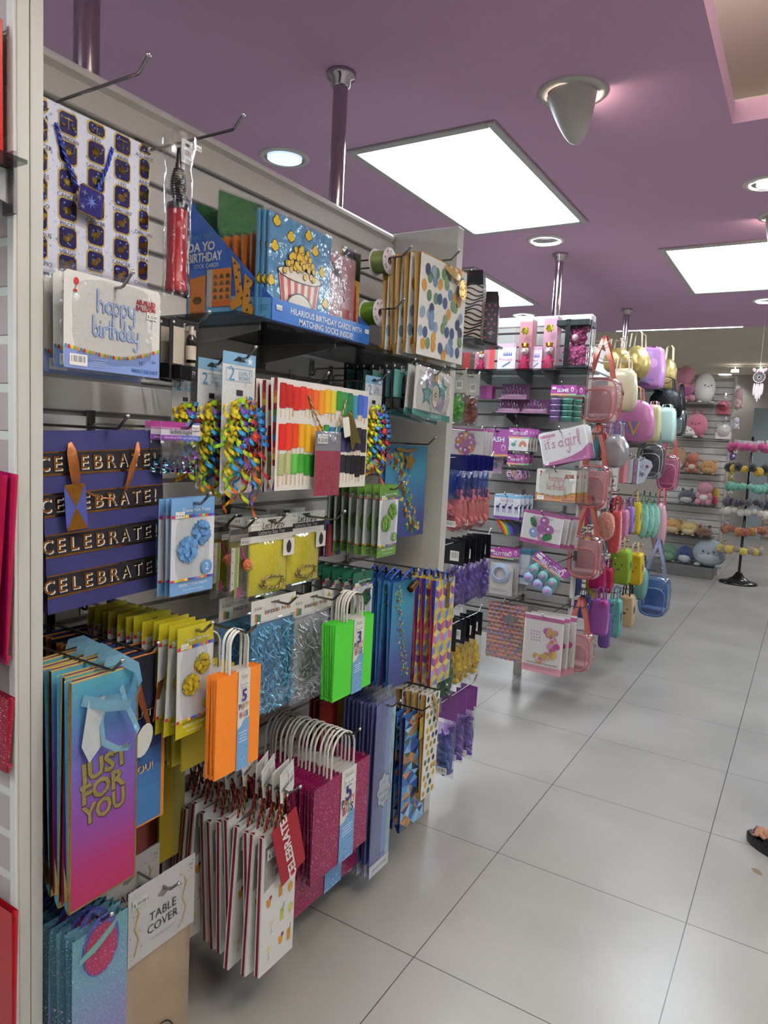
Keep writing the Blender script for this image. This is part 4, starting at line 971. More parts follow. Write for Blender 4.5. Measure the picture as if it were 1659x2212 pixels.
# ------------------------------------------------------------------ first unit: top row
X = 'x'
hang(zodiac_bag, (X, 72, 322, 258, 612, -1.18), 'white gift bag with gold zodiac signs on navy squares and a blue rope handle', 'gift bag')
q_ = at(165, 205, 0, -1.18); hook('x', q_[1], q_[2], WALLX, -.99, 'empty chrome hook reaching out above the zodiac gift bag')
hang(celebrate_bag, (X, 87, 346, 930, 1300, -1.12), 'large navy gift bag printed CELEBRATE! in four black and copper bands', 'gift bag', tilt=.045, hk=-.005, hlab='chrome hook holding the navy CELEBRATE gift bag', ext=.06)
hang(hb_pack('6f8fc8', 'c3d2ea'), (X, 138, 345, 605, 805, -1.07), 'front plastic pack of a blue happy birthday letter balloon set', 'balloon pack', 'blue happy birthday balloon packs', 5, .028, 'blue happy birthday letter balloon pack hanging behind the front one of its row', jit=(.006, .008, .05), hlab='chrome hook holding the blue happy birthday balloon packs')
def pump(w, h):
    P = empty('balloon_pump'); k = h
    MB(m='gloss').lathe([(0, -k), (.019*1.1, -k), (.0215, -k*.985), (.0215, -k*.93), (.0205, -k*.92), (.0205, -k*.44), (.022, -k*.42)], '9c1c24', n=20).build('barrel', P)
    b = MB(m='rubber'); b.lathe([(.022, -k*.43), (.0215, -k*.39), (.012, -k*.37)], '121113', n=20)
    for i in range(13):
        z = -k*(.365-.0175*i); r_ = .010+.006*math.sin(PI*(i+.5)/13); b.lathe([(r_*.7, z-.0), (r_, z+k*.006), (r_*.7, z+k*.0125)], '17161a', n=16)
    b.build('bellows', P); MB(m='rubber').lathe([(.007, -k*.145), (.006, -k*.1), (.003, 0), (.0, .001)], '121214', n=12).build('nozzle', P)
    b = MB(m='film'); n = 20; rg = random.Random(2); pr = []
    for i in range(16): z = .02-(k+.03)*i/15; pr.append((.027+rg.uniform(-.0025, .0025)+(.004 if i < 3 else 0), z))
    b.lathe(pr, (.96, .96, .97), n=n); b.build('plastic_sleeve', P)
    b = MB(.07, .055, 'film'); b.r(0, 1, 0, 1, (.95, .95, .96), 0); b.build('hanging_flap', P, (0, .018, .055))
    b = MB(.03, .045); b.slab('cfcdc9', .0006); b.el(.5, .2, .2, .1, '3a2026', 1); barcode(b, .15, .85, .35, .8); b.build('printed_label', P, (.004, .018, .02)); b = MB(.02, .02); price(b, .5, .5, .95, txt='$ 35.00'); b.build('price_sticker', P, (.004, .045, .025))
    return P
hang(pump, (X, 358, 408, 318, 632, -1.13), 'red hand balloon pump with black bellows in a clear plastic sleeve', 'balloon pump')
q_ = at(312, 328, 0, -1.36); hook('x', q_[1], q_[2], WALLX, -1.06, 'chrome hook reaching out above the red balloon pump')
# glass shelf with the boxed birthday cards
SHZ = 1.642
def glass_shelf(x0, x1, y0, y1, z, label, br, th=.008, col=(.55, .62, .62)):
    t = tag(empty('glass_shelf'), label, 'shelf'); t.location = (x0, y0, z)
    MB(m='glass').box(.004, x1-x0, 0, y1-y0, -th, 0, shade(col, .8), bev=.0).build('glass', t)
    for y in br:
        b = MB(m='chrome'); b.add([(0, y-y0-.002, -th-.001), (0, y-y0+.002, -th-.001), (0, y-y0-.002, -.06), (0, y-y0+.002, -.06), ((x1-x0)*.86, y-y0-.002, -th-.001), ((x1-x0)*.86, y-y0+.002, -th-.001), ((x1-x0)*.86, y-y0-.002, -.02), ((x1-x0)*.86, y-y0+.002, -.02)], ((0, 2, 6, 4), (1, 5, 7, 3), (0, 4, 5, 1), (2, 3, 7, 6), (4, 6, 7, 5)), 'b0aeae', 'steel'); b.build('bracket', t)
        MB(m='steel').box(0, .006, y-y0-.016, y-y0+.016, -.075, .02, '8a8888', bev=.001).build('bracket_plate', t)
    return t
glass_shelf(WALLX, -1.075, 1.13, 2.215, SHZ, 'dark glass shelf on chrome brackets under the boxed sock cards', (1.25, 1.55, 2.05))
DX0, DX1, DY0 = -1.375, -1.10, at(585, 690, 0, -1.10)[1]; DY1 = at(795, 745, 0, -1.10)[1]; DZ = SHZ+.001
t = tag(empty('card_display_box'), 'blue cardboard counter box of birthday cards with matching socks', 'display box'); t.location = (DX1, DY0, DZ)
L_, D_ = DY1-DY0, DX1-DX0; lip = .055
b = MB(L_, lip, 'gloss'); b.slab('2f66b8', .003); b.txt('HILARIOUS BIRTHDAY CARDS WITH', .53, .34, .034, 'dfe4ea', 2, W=.74, bold=.02); b.txt('MATCHING SOCKS INSIDE!', .52, .72, .034, 'dfe4ea', 2, W=.56, bold=.02)
for i in range(40): b.el(rnd.random()*.98+.01, rnd.choice((rnd.uniform(.02, .2), rnd.uniform(.86, .98))), .0025, None, 'c9b060', 2, n=5)
price(b, .055, .36, .05); price(b, .96, .3, .05); b.build('front_lip', t, (.003, L_/2, lip))
sh = .30; b = MB(D_, sh, 'gloss')   # side panel: u runs from the wall to the front
b.ext([(-D_/2, 0), (D_/2, -(sh-lip)), (D_/2, -sh), (-D_/2, -sh)], 0, -.003, '2c5cb4'); b.pg([(0, .74), (1, .82), (1, 1), (0, 1)], '5f9fcc', 1)
b.txt('PUT THAT FEET', .30, .29, .04, '5f9fcc', 2, al='r'); b.txt('DA YO', .33, .37, .075, 'dfe4ea', 2, bold=.03, al='r'); b.txt('BIRTHDAY', .42, .455, .075, 'dfe4ea', 2, W=.42, bold=.03, al='r'); b.txt('SOCK CARDS', .38, .525, .035, 'dfe4ea', 2, al='r')
b.r(.24, .32, .56, .86, 'b9b4b0', 2); b.r(.31, .54, .56, .86, 'c9782a', 3); b.r(.31, .54, .81, .86, 'c0642a', 4); b.pg([(.03, .62), (.23, .6), (.23, .93), (.03, .96)], 'c07428', 4); b.txt('SPECTACULAR', .13, .9, .03, '3a2a20', 5, W=.16); b.el(.13, .8, .06, .035, '5a4020', 5)
for i in range(12): u, v = .35+.075*(i % 3), .62+.055*(i//3); b.pg([(u-.026, v+.016), (u-.02, v-.008), (u, v-.02), (u+.02, v-.008), (u+.026, v+.016)], '55482a', 5)
for k_, sk in enumerate(([(.54, .47), (.64, .55), (.66, .68), (.69, .8), (.67, .86), (.56, .9), (.53, .85), (.6, .78), (.58, .65)], [(.7, .62), (.8, .69), (.77, .76), (.77, .84), (.82, .9), (.8, .95), (.7, .95), (.68, .88), (.69, .76)])):
    b.pg(sk, 'c4882c', 6+2*k_)
    for i in range(6): q = sk[0]; u, v = q[0]+.06+(.012*i if k_ == 0 else -.0)+(.015 if i % 2 else -.02), q[1]+.06+i*.055; v < .93 and b.pg([(u-.02, v+.012), (u, v-.014), (u+.02, v+.012)], '4a3f28', 7+2*k_)
b.txt('GREETING CARDS WITH MATCHING SOCKS INSIDE!', .5, .97, .028, '2c4f9c', 10, W=.9, bold=.01); lines(b, .92, .87, .1, 3, .015, '3f78b0', 3)
o = b.build('side_panel', t, (-D_/2, 0, sh), (0, 0, -PI/2))
MB(m='gloss').ext([(0, 0), (-D_, 0), (-D_, sh), (0, lip)], 0, .003, '2c5cb4').build('far_side_panel', t, (0, L_, 0), (0, 0, -PI/2))
MB(m='gloss').box(-D_, 0, 0, L_, 0, .002, '3a78c0').build('bottom', t); MB(m='gloss').box(-D_, -D_+.003, 0, L_, 0, sh, '2c5cb4').build('back_panel', t)
def card(c, fn=None, w=.14, h=.17, name='greeting_card', th=.006, cut=0.):
    P = empty(name); b = MB(w, h, 'gloss'); b.slab(c, th, cut=cut); fn and fn(b); b.build('card', P)
    MB(w, h, 'film').box(-th-.001, .0012, -w/2-.002, w/2+.002, -h-.001, .004, (.96, .97, .98)).build('plastic_sleeve', P)
    return P
def popcorn(b):
    def bl(u, v, r_):
        for k_, f, c in ((2, 1.25, '1c1a18'), (3, 1., 'cfae2c')):
            for du, dv in ((0, -.5), (.5, .1), (-.5, .15), (0, .4)): b.el(u+du*r_, v+dv*r_*b.w/b.h, r_*.62*f, None, c, k_, n=9)
    for u, v in ((.1, .07), (.32, .16), (.72, .2), (.85, .38), (.08, .3), (.93, .68), (.04, .62), (.86, .86), (.6, .08)): bl(u, v, .05)
    b.pg([(.13, .5), (.83, .5), (.72, 1.0), (.24, 1.0)], '1c1a18', 3); b.pg([(.145, .5), (.815, .5), (.71, .995), (.25, .995)], 'd8cdbd', 4)
    for i in range(6): a = .16+i*.115; b.pg([(a, .52), (a+.055, .52), (.5+(a+.05-.5)*.72, .995), (.5+(a-.5)*.72, .995)], 'a82c2c', 5)
    b.el(.48, .5, .36, .07, '1c1a18', 6, n=20); b.el(.48, .5, .345, .06, 'd8cdbd', 7, n=20)
    rg = random.Random(3)
    for i in range(70):
        q = rg.random(); u = .48+rg.uniform(-.3, .3)*(1-q*.75); v = .5-q*.27; b.el(u, v, .034, .036, '3a3010', 8+i//12, n=8); b.el(u, v, .027, .03, 'cfa92a', 9+i//12, n=8)
    b.el(.47, .86, .23, .2, '1c1a18', 16, n=20); b.el(.47, .86, .215, .185, 'd6d2c4', 17, n=20); b.txt('HOPE YOUR', .47, .82, .062, '26221e', 18, W=.34); b.txt('BIRTHDAY IS', .47, .895, .062, '26221e', 18, W=.36)
def winecard(b):
    b.pg([(.12, .12), (.42, .2), (.48, .27), (.3, .27), (.1, .2)], '2c2224', 2); b.stroke([(.42, .24), (.56, .33), (.6, .45), (.62, .6)], .045, '7c3a34', 2); b.pg([(.5, .55), (.84, .52), (.82, .72), (.68, .84), (.56, .74)], 'a8808a', 3); b.pg([(.54, .62), (.83, .62), (.8, .74), (.68, .84), (.58, .76)], '8a3f3c', 4); b.stroke([(.68, .84), (.7, 1)], .02, 'a8808a', 3)
    for i, s_ in enumerate(('IF LIKE', 'FINE WINE', 'YOU GET')): b.txt(s_, .28, .62+.1*i, .055, 'a84a4c', 3, W=.42)
def fries(b):
    b.r(0, 1, 0, .3, '1c2220', 1); b.txt('NUDE', .4, .22, .07, 'd8d4cc', 2, W=.45); b.txt('WAIT MAN', .45, .3, .07, 'd8d4cc', 2, W=.7); b.pg([(.2, .4), (.8, .36), (.9, .8), (.5, .95), (.15, .85)], 'b0262c', 2); b.r(0, .18, .5, 1, 'c8ac3a', 1); b.r(.82, 1, .6, 1, 'c8ac3a', 1); b.txt(':D', .55, .55, .12, 'e8e4dc', 3, rot=-1.57)
def greencard(b): b.el(.3, .55, .13, .09, '9c2c4c', 2, rot=.5); b.el(.5, .66, .13, .09, '9c2c4c', 2, rot=.5); b.stroke([(.35, .7), (.6, .85)], .03, '9c2c4c', 2)
def tacocard(b):
    for i in range(6): u, v = .3+.4*(i % 2), .2+.28*(i//2); b.pg([(u-.12, v+.06), (u-.08, v-.04), (u, v-.08), (u+.08, v-.04), (u+.12, v+.06)], '4a3f28', 2)
CG = 'greeting cards standing in the blue box'
def stand(o, x, y, z, lab, yaw=0., lean=0.): o.location = (x, y, z); o.rotation_euler = (0, lean, yaw); return tag(o, lab, 'greeting card', CG)
def cardpl(l, r_, t_, b_, x): c, zt, w_, h_ = rect((X, l, r_, t_, b_, x)); return c, zt, w_, h_
c, zt, w_, h_ = cardpl(582, 716, 482, 650, -1.115); h2 = zt-(DZ+.004); o = card('4f8cb4', popcorn, w_, h2)
stand(o, -1.118, c, zt, 'blue popcorn bucket birthday card at the front of the box'); 
for i in (1, 2): stand(dup(o), -1.118-.011*i, c-.006*i, zt+.001*i, 'blue popcorn birthday card just behind the front popcorn card')
c, zt, w_, h_ = cardpl(704, 764, 548, 680, -1.118); stand(card('b5868c', winecard, .125, zt-DZ-.004), -1.122, c+.012, zt, 'pink birthday card with red wine pouring into a glass')
c, zt, w_, h_ = cardpl(766, 798, 548, 690, -1.125); stand(card('c9a83c', fries, .09, zt-DZ-.004), -1.135, DY1-.05, zt, 'black and yellow card with red fries at the right end of the box')
o = card('c06f2c', tacocard, .13, .195); L6 = []
for i in range(6):
    q = o if i == 0 else dup(o); x = -1.165-.026*i; stand(q, x, DY0+.075-.002*i, DZ+.209, 'orange taco birthday card near the front of the orange run' if i == 0 else 'orange taco birthday card in the tight orange run behind the front one', yaw=-.15)
o = card('2f6a3a', greencard, .135, .24); stand(o, -1.275, DY0+.08, DZ+.322, 'dark green card standing tallest in the box, beside the orange ones', yaw=-.15); stand(dup(o), -1.35, DY0+.078, DZ+.30, 'dark green card at the back near the slatted wall', yaw=-.1)
# ribbon rolls
def ribbon_roll(c):
    def f(w, h):
        P = empty('ribbon_roll'); r_ = h/2; L = r_*1.2
        for x in (0, -L-.002):
            b = MB(2*r_, 2*r_); b.lathe([(r_*.28, 0), (r_, 0), (r_, .002), (r_*.28, .002)], 'cfc6cc', n=28, ax=0, o=(x, 0, -r_))
            if x == 0:
                for i in range(9): a = i*.75+2.6; b.pg([(.5+.38*math.cos(a+d)*s_, .5+.38*math.sin(a+d)*s_) for d, s_ in ((-.12, 1), (0, 1.15), (.12, 1), (0, .8))], ['6a8a3a', '7a5a8a', 'a04a50', '8a7aa0'][i % 4], 7)
            b.build('flange', P)
        MB(m='satin').lathe([(r_*.86, -L), (r_*.86, 0)], c, n=28, ax=0, o=(0, 0, -r_)).build('ribbon', P)
        MB(m='paper').lathe([(r_*.28, -L), (r_*.28, 0)], '8a7458', n=16, ax=0, o=(0, 0, -r_)).build('core', P)
        return P
    return f
hang(ribbon_roll('8a9a5a'), (X, 829, 853, 534, 594, -1.09), 'pale green ribbon roll with a floral label, the upper of the two', 'ribbon roll', 'ribbon rolls', hk=.028, hlab='chrome hook through the upper ribbon roll', ext=.07)
hang(ribbon_roll('6f9a2c'), (X, 808, 832, 646, 706, -1.11), 'bright green ribbon roll with a floral label, the lower of the two', 'ribbon roll', 'ribbon rolls', hk=.028, hlab='chrome hook through the lower ribbon roll', ext=.08)
hang(polka_bag, (X, 908, 1000, 562, 778, -.985), 'front white gift bag with green, navy and gold polka dots', 'gift bag', 'large polka dot gift bags', 5, .028, 'polka dot gift bag hanging behind the front one, gold side showing', jit=(.004, .004, .03), hk=-.006, hlab='chrome hook holding the large polka dot gift bags', yaw=-.05)
o = hang(star_bag, (X, 850, 900, 590, 735, -1.22), 'blue gift bag hanging behind the ribbon rolls beside the polka dot bags', 'gift bag')
# ------------------------------------------------------------------ second row
hang(opener_pack(), (X, 366, 428, 690, 822, -1.13), 'miniature wine bottle opener on a black POP THE PARTY card', 'bottle opener', 'wine bottle openers', 3, .035, 'wine bottle opener pack hanging behind the front wine bottle', hlab='chrome hook holding the wine bottle openers', ext=.07)
o = hang(curly_pack, (X, 478, 548, 762, 1065, -1.08), 'white card of rainbow curly ribbon bows, nearest the rainbow brush-stroke bags', 'curly ribbon bow', 'packs of curly ribbon bows', hlab='chrome hook holding the middle curly bow card')
hang(curly_pack, (X, 425, 482, 775, 1055, -1.14), 'second curly ribbon bow card, between the wine opener and the middle bow card', 'curly ribbon bow', 'packs of curly ribbon bows', hlab='short chrome hook of the second curly bow card')
hang(curly_pack, (X, 370, 425, 800, 1020, -1.17), 'curly ribbon bow card lowest and leftmost, behind the ladies night packets', 'curly ribbon bow', 'packs of curly ribbon bows')
hang(curly_pack, (X, 786, 822, 812, 1010, -1.08), 'rainbow curly ribbon bow card hanging right of the brush-stroke bags', 'curly ribbon bow', 'packs of curly ribbon bows', hlab='chrome hook of the right-hand curly bow card')
hang(ladies_pack, (X, 347, 432, 912, 1022, -1.09), 'front ladies night confetti packet with a purple header', 'confetti packet', 'ladies night confetti packets', 3, .026, 'ladies night confetti packet hanging behind the front one', hlab='chrome hook holding the ladies night packets')
hang(rainbow_bag, (X, 596, 793, 830, 1055, -1.03), 'front gift bag painted with rainbow brush strokes, gold cord handle', 'gift bag', 'rainbow brush-stroke gift bags', 4, .033, 'rainbow brush-stroke gift bag behind the front one, striped side showing', jit=(.002, .003, .02), hk=-.006, hlab='chrome hook holding the rainbow brush-stroke bags', ext=.0)
def redpack(w, h):
    P = empty('tissue_pack'); b = MB(w, h, 'gloss'); b.slab('8e9098', .001); b.r(0, 1, .3, 1, '9c2f48', 1); price(b, .25, .12, .4); b.build('tissue', P)
    MB(m='film').pillow(-w/2-.002, w/2+.002, -h-.002, .0, 0, .012, (.96, .95, .96), fold=.002, n=10, seed=5).build('sleeve', P); return P
hang(redpack, (X, 680, 734, 932, 1070, -1.012), 'small crimson tissue packet in clear plastic, hanging on the rainbow bag handle', 'tissue packet')
hang(opener_pack(True), (X, 845, 884, 785, 885, -1.05), 'front black bottle opener with a teal cap, beside the champagne balloon packs', 'bottle opener', 'teal-capped bottle openers', 6, .034, 'teal-capped black bottle opener hanging behind the front one', hlab='chrome hook holding the teal-capped bottle openers')
hang(champagne_pack, (X, 896, 976, 800, 905, -.99), 'front champagne balloon pack, white with a teal bottom edge', 'balloon pack', 'champagne foil balloon packs', 5, .034, 'champagne balloon pack hanging behind the front one', jit=(.006, .006, .05), tilt=-.05, hlab='chrome hook holding the champagne balloon packs', ext=.03)
hang(star_bag, (X, 830, 918, 962, 1160, -1.14), 'blue gift bag with copper stars and a gold star tag against the end panel', 'gift bag', hk=-.006, hlab='chrome hook above the blue star gift bag', ext=.1)
# ------------------------------------------------------------------ third row
hang(pom_pack('6f9ccc', '5f8fc4'), (X, 369, 461, 1075, 1280, -1.045), 'front light blue tissue pom pom pack', 'tissue pom pack', 'light blue tissue pom pom packs', 3, .014, 'light blue tissue pom pom pack behind the front one', hlab='chrome hook holding the light blue pom pom packs', jit=(.005, .004, .05))
hang(bookmark_pack, (X, 492, 540, 1128, 1306, -1.09), 'clear packet with a starry bookmark and orange pompom, nearer the yellow drawstring bags', 'bookmark packet', 'bookmark packets', hlab='chrome hook holding the right bookmark packet')
hang(bookmark_pack, (X, 456, 495, 1120, 1290, -1.15), 'clear bookmark packet with a pompom, beside the light blue pom pom packs', 'bookmark packet', 'bookmark packets', hlab='chrome hook holding the left bookmark packet')
hang(roll_pack, (X, 535, 630, 1118, 1285, -1.09), 'front left yellow drawstring bag packet with gold cord, header reads Let\'s Party', 'drawstring bag packet', 'left-hand yellow drawstring bag packets', 3, .05, 'yellow drawstring bag packet behind the front left one', hlab='chrome hook holding the left yellow drawstring bag packets')
hang(roll_pack, (X, 616, 698, 1105, 1260, -1.10), 'yellow drawstring bag packet hanging just right of and slightly higher than the front left one', 'drawstring bag packet', 'right-hand yellow drawstring bag packets', 2, .06, 'yellow drawstring bag packet behind the right-hand one', hlab='chrome hook holding the right yellow drawstring bag packets', ext=.12)
hang(straw_pack, (X, 700, 738, 1118, 1200, -1.2), 'packet of rainbow coloured paper straws', 'straw packet', 'rainbow straw packets', 3, .02, 'rainbow straw packet just behind the front one')
hang(pom_pack('5f8a3c', '6f9a44'), (X, 818, 858, 1048, 1200, -1.03), 'front green tissue pom pom pack', 'tissue pom pack', 'green tissue pom pom packs', 8, .026, 'green tissue pom pom pack behind the front one', hlab='chrome hook holding the green pom pom packs', jit=(.003, .003, .06))
# ------------------------------------------------------------------ fourth row
hang(shredded('6aa6c8', 'blue'), (X, 540, 634, 1290, 1535, -1.09), 'front packet of blue shredded foil paper', 'shredded paper packet', 'blue shredded paper packets', 2, .09, 'blue shredded paper packet farther back towards the slatted wall', hlab='chrome hook holding the blue shredded paper', ext=.07, step=(-.03, 0))
hang(shredded('d4d4d8', 'silver'), (X, 630, 712, 1280, 1505, -1.11), 'packet of silver shredded foil paper', 'shredded paper packet', hlab='chrome hook holding the silver shredded paper', ext=.09)
hang(party_bag('4fc63a', 3), (X, 722, 803, 1340, 1496, -.995), 'front bright green party bag pack with white handles', 'party bag pack', 'green party bag packs', 5, .0085, 'bright green party bag pack behind the front one', hk=-.07, hlab='black hook through the handles of the green party bags', jit=(.002, .002, .03))
hang(party_bag('c8702c', 3), (X, 716, 780, 1345, 1490, -1.10), 'orange party bag pack hanging behind the green ones', 'party bag pack')
hang(pom_pack('1f5a44', '1f5038'), (X, 760, 802, 1235, 1385, -1.08), 'front dark green tissue pom pom pack, behind the green party bag handles', 'tissue pom pack', 'dark green tissue pom pom packs', 6, .035, 'dark green tissue pom pom pack in the row behind the front one')
hang(tall_star_bag, (X, 845, 889, 1255, 1478, -1.03), 'front tall blue bottle bag with copper stars and a gold tag', 'gift bag', 'tall blue star bottle bags', 5, .03, 'tall blue star bottle bag behind the front one', hk=-.015, hlab='chrome hook holding the tall blue star bags', jit=(.002, .003, .03), yaw=-.05)
hang(hex_bag, (X, 938, 974, 1252, 1470, -.985), 'front bottle bag with a yellow, blue and pink hexagon print', 'gift bag', 'hexagon print bottle bags', 5, .03, 'hexagon print bottle bag behind the front one, dark red side showing', hk=-.018, hlab='chrome hook holding the hexagon print bags', jit=(.002, .003, .03), yaw=-.06)
YP = 'yellow tissue pom pom packs'
hang(pom_pack('b8ab26', 'b09a2c'), (X, 382, 458, 1350, 1582, -1.02), 'front yellow tissue pom pom pack', 'tissue pom pack', YP, 12, .024, 'yellow tissue pom pom pack in the run behind the front one', hlab='chrome hook holding the yellow pom pom packs', jit=(.003, .003, .05), step=(-.001, 0))
hang(party_bag('f28a2c', 5), (X, 466, 560, 1452, 1662, -.965), 'bright orange party bag pack with tall white handles', 'party bag pack', 'orange party bag packs', 3, .016, 'orange party bag pack pressed behind the front orange one', hk=-.07, hlab='chrome hook through the handles of the orange party bags', jit=(.002, .002, .03), H=None) if False else hang(party_bag('f28a2c', 5, H=.09), (X, 466, 560, 1452, 1662, -.965), 'bright orange party bag pack with tall white handles', 'party bag pack', 'orange party bag packs', 3, .0085, 'orange party bag pack pressed behind the front orange one', hk=-.085, hlab='chrome hook through the handles of the orange party bags', jit=(.002, .002, .03))
hang(party_bag('b8a52c', 3, H=.09), (X, 395, 503, 1450, 1640, -1.06), 'yellow party bag pack behind and left of the orange one', 'party bag pack', 'yellow party bag packs', 10, .022, 'yellow party bag pack in the run behind, only white handles showing', hk=-.085, jit=(.003, .003, .03))
JF = 'purple JUST FOR YOU bottle bags'
hang(jfy_bag, (X, 150, 295, 1455, 1932, -1.04), 'front purple bottle bag lettered JUST FOR YOU in gold', 'gift bag', JF, 5, .03, 'purple and teal bottle bag with gold edges behind the front JUST FOR YOU bag', hk=-.008, hlab='chrome hook holding the purple JUST FOR YOU bags', jit=(.003, .004, .03), step=(.002, .003), yaw=.0)
hang(navy_bottle_bag, (X, 250, 355, 1415, 1785, -1.08), 'front black and blue bottle bag with orange edges and an oval white tag', 'gift bag', 'black and blue bottle bags', 9, .03, 'black bottle bag with brown satin ribbon in the run behind the front one', hk=-.008, hlab='dark chrome hook holding the black and blue bottle bags', jit=(.003, .004, .03))
# ------------------------------------------------------------------ lowest rows
hang(table_cover, (X, 275, 415, 1890, 2330, -1.06), 'front beige foil table cover with a silver TABLE COVER header', 'table cover pack', 'beige table cover packs', 2, .07, 'table cover pack behind the front beige one', hlab='chrome hook holding the table covers', hk=.03, step=(-.03, .01))
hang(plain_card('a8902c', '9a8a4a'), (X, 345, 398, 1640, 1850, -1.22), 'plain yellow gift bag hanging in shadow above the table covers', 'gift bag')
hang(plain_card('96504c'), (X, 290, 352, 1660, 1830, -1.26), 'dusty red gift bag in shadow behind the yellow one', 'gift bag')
hang(teal_bag, (X, 155, 272, 2000, 2420, -1.04), 'front teal to lilac glitter bottle bag with a round crimson tag print', 'gift bag', 'teal and lilac glitter bottle bags', 9, .022, 'teal glitter bottle bag in the run behind the front one', hk=-.01, hlab='chrome hook holding the teal glitter bags', jit=(.003, .004, .02), ext=.03)
hang(kit_bag, (X, 566, 636, 1790, 2075, -.96), 'front white gift bag printed with cocktails, at the end of the WRIGHT KIT row', 'gift bag', 'white cocktail gift bags', 13, .026, 'white cocktail gift bag with red cords in the run behind the front one', hk=-.088, hlab='chrome hook through the WRIGHT KIT header cards', jit=(.007, .016, .08), ext=.05)
c, zt, w_, h_ = rect((X, 592, 645, 1775, 1895, -.93)); o = MB(w_, h_*1.15); o.slab('8e1f2a', .001, cut=.003); o.txt('CELEBRATE', .45, .52, .26, 'd8d4cc', 2, rot=PI/2, bold=.03); o = o.build('gift_tag', None, (-.94, c, zt), (.28, 0, 0)); tag(o, 'red swing tag printed CELEBRATE hanging on the front cocktail bag', 'gift tag')
hang(party_bag('86104a', 5, glit=True, H=.115), (X, 676, 792, 1672, 1862, -1.0), 'front magenta glitter party bag pack', 'party bag pack', 'magenta glitter party bag packs', 17, .0145, 'magenta glitter party bag pack in the run behind, white handles showing', hk=-.108, hlab='dark hook through the handles of the magenta party bags', jit=(.006, .005, .03))
hang(party_bag('86104a', 5, glit=True, H=.1), (X, 636, 770, 1740, 1925, -1.045), 'lower magenta glitter party bag pack sticking out below the front one', 'party bag pack')
hang(tissue_pack, (X, 806, 846, 1520, 1872, -1.0), 'front long blue gift tissue pack with a cloud-shaped label', 'gift tissue pack', 'long gift tissue packs', 9, .014, 'long green or blue tissue pack behind the front gift tissue', hlab='dark chrome hook holding the gift tissue packs', jit=(.002, .004, .02))
hang(tri_bag, (X, 872, 916, 1545, 1775, -.985), 'front blue bottle bag with a triangle mosaic print and a gold glitter tag', 'gift bag', 'triangle mosaic bottle bags', 6, .03, 'triangle mosaic bottle bag with navy side behind the front one', hk=-.012, hlab='dark chrome hook holding the triangle mosaic bags', jit=(.002, .003, .04), yaw=-.05)
hang(dot_bottle_bag, (X, 915, 944, 1500, 1712, -.965), 'front cream bottle bag with green, navy and mustard dots', 'gift bag', 'dotted bottle bags', 8, .028, 'dotted bottle bag with gold side behind the front one', hk=-.012, hlab='dark chrome hook holding the dotted bottle bags', jit=(.002, .003, .03))
hang(plain_card('8e2f28', 'b0882c'), (X, 690, 752, 1505, 1700, -1.16), 'red and mustard gift bag hanging behind the magenta party bags', 'gift bag', 'red and mustard gift bags', 3, .02, 'dark gift bag behind the red and mustard one')
hang(plain_card('1c2346'), (X, 745, 800, 1505, 1720, -1.18), 'navy gift bag between the mustard bag and the gift tissue', 'gift bag', 'navy gift bags', 4, .03, 'navy gift bag behind the first navy one')
# ------------------------------------------------------------------ outer side of the first unit's end panel
Y = 'y'
def zbox(w, h, d, c1, zebra):
    P = empty('gift_box'); b = MB(w, h, 'gloss')
    b.box(-d, 0, -w/2, w/2, -h, -h*.22, '1a171a', bev=.001)
    a = w/2; t = h*.22
    for q in (((0, -a, -t), (0, a, -t), (-d*.05, a*.9, 0), (-d*.05, -a*.9, 0)), ((-d, -a, -t), (-d, a, -t), (-d*.9, a*.9, 0), (-d*.9, -a*.9, 0)), ((0, a, -t), (-d, a, -t), (-d*.9, a*.9, 0), (-d*.08, a*.9, -t*.2)), ((0, -a, -t), (-d, -a, -t), (-d*.9, -a*.9, 0), (-d*.08, -a*.9, -t*.2))): b.add(q, ((0, 1, 2, 3),), '1a171a')
    b.build('box', P); b = MB(w, h, 'gloss'); s = MB(d, h, 'gloss'); rg = random.Random(2)
    for B in (b, s):
        if zebra:
            B.r(0, 1, .22, 1, 'c9bcb4', 1)
            for i in range(13): v = .22+i*.06; B.stroke([(u/8, min(1, v+.03*math.sin(u*.9+i)+.02*u/8)) for u in range(9)], .05, '18161a', 2)
        else:
            B.r(0, 1, .22, 1, '1a151a' if B is b else '3a2830', 1)
            for i in range(8):
                for j in range(4): B.el(.12+j*.25+(.12 if i % 2 else 0) if j < 3 or not i % 2 else .12, .28+i*.09, .05, None, 'a03a5c', 2)
    if not zebra: b.txt('e', .75, .8, .25, 'e4dcdc', 4, shear=.3)
    b.build('front_print', P, (.0005, 0, 0)); s.build('side_print', P, (-d/2, w/2+.0005, 0), (0, 0, PI/2))
    return P
ZS = at(1040, 738, 1, 2.42)[2]
t = glass_shelf(0, .3, 0, .56, ZS, 'dark glass shelf under the zebra box and the polka dot box', (.06, .5))
t.location = (-1.62, ENDY+.002, ZS); t.rotation_euler = (0, 0, PI/2); t.location = (-1.06, ENDY+.002, ZS)
def onshelf(o, x, y, z, lab, cat, rz=-PI/2, grp=None): o.location = (x, y, z); o.rotation_euler = (0, 0, rz); return tag(o, lab, cat, grp)
c, zt, w_, h_ = rect((Y, 998, 1034, 582, 730, 2.33)); onshelf(zbox(.10, zt-ZS, .07, 0, True), c-.01, 2.335, zt, 'zebra striped gift box with an open flap on the glass shelf', 'gift box', rz=-PI/2+.25)
c, zt, w_, h_ = rect((Y, 1031, 1060, 628, 738, 2.42)); onshelf(zbox(.085, zt-ZS, .085, 0, False), c+.005, 2.43, zt, 'black gift box with pink polka dots, open top, right of the zebra box', 'gift box', rz=-PI/2+.35)
E = 'e'
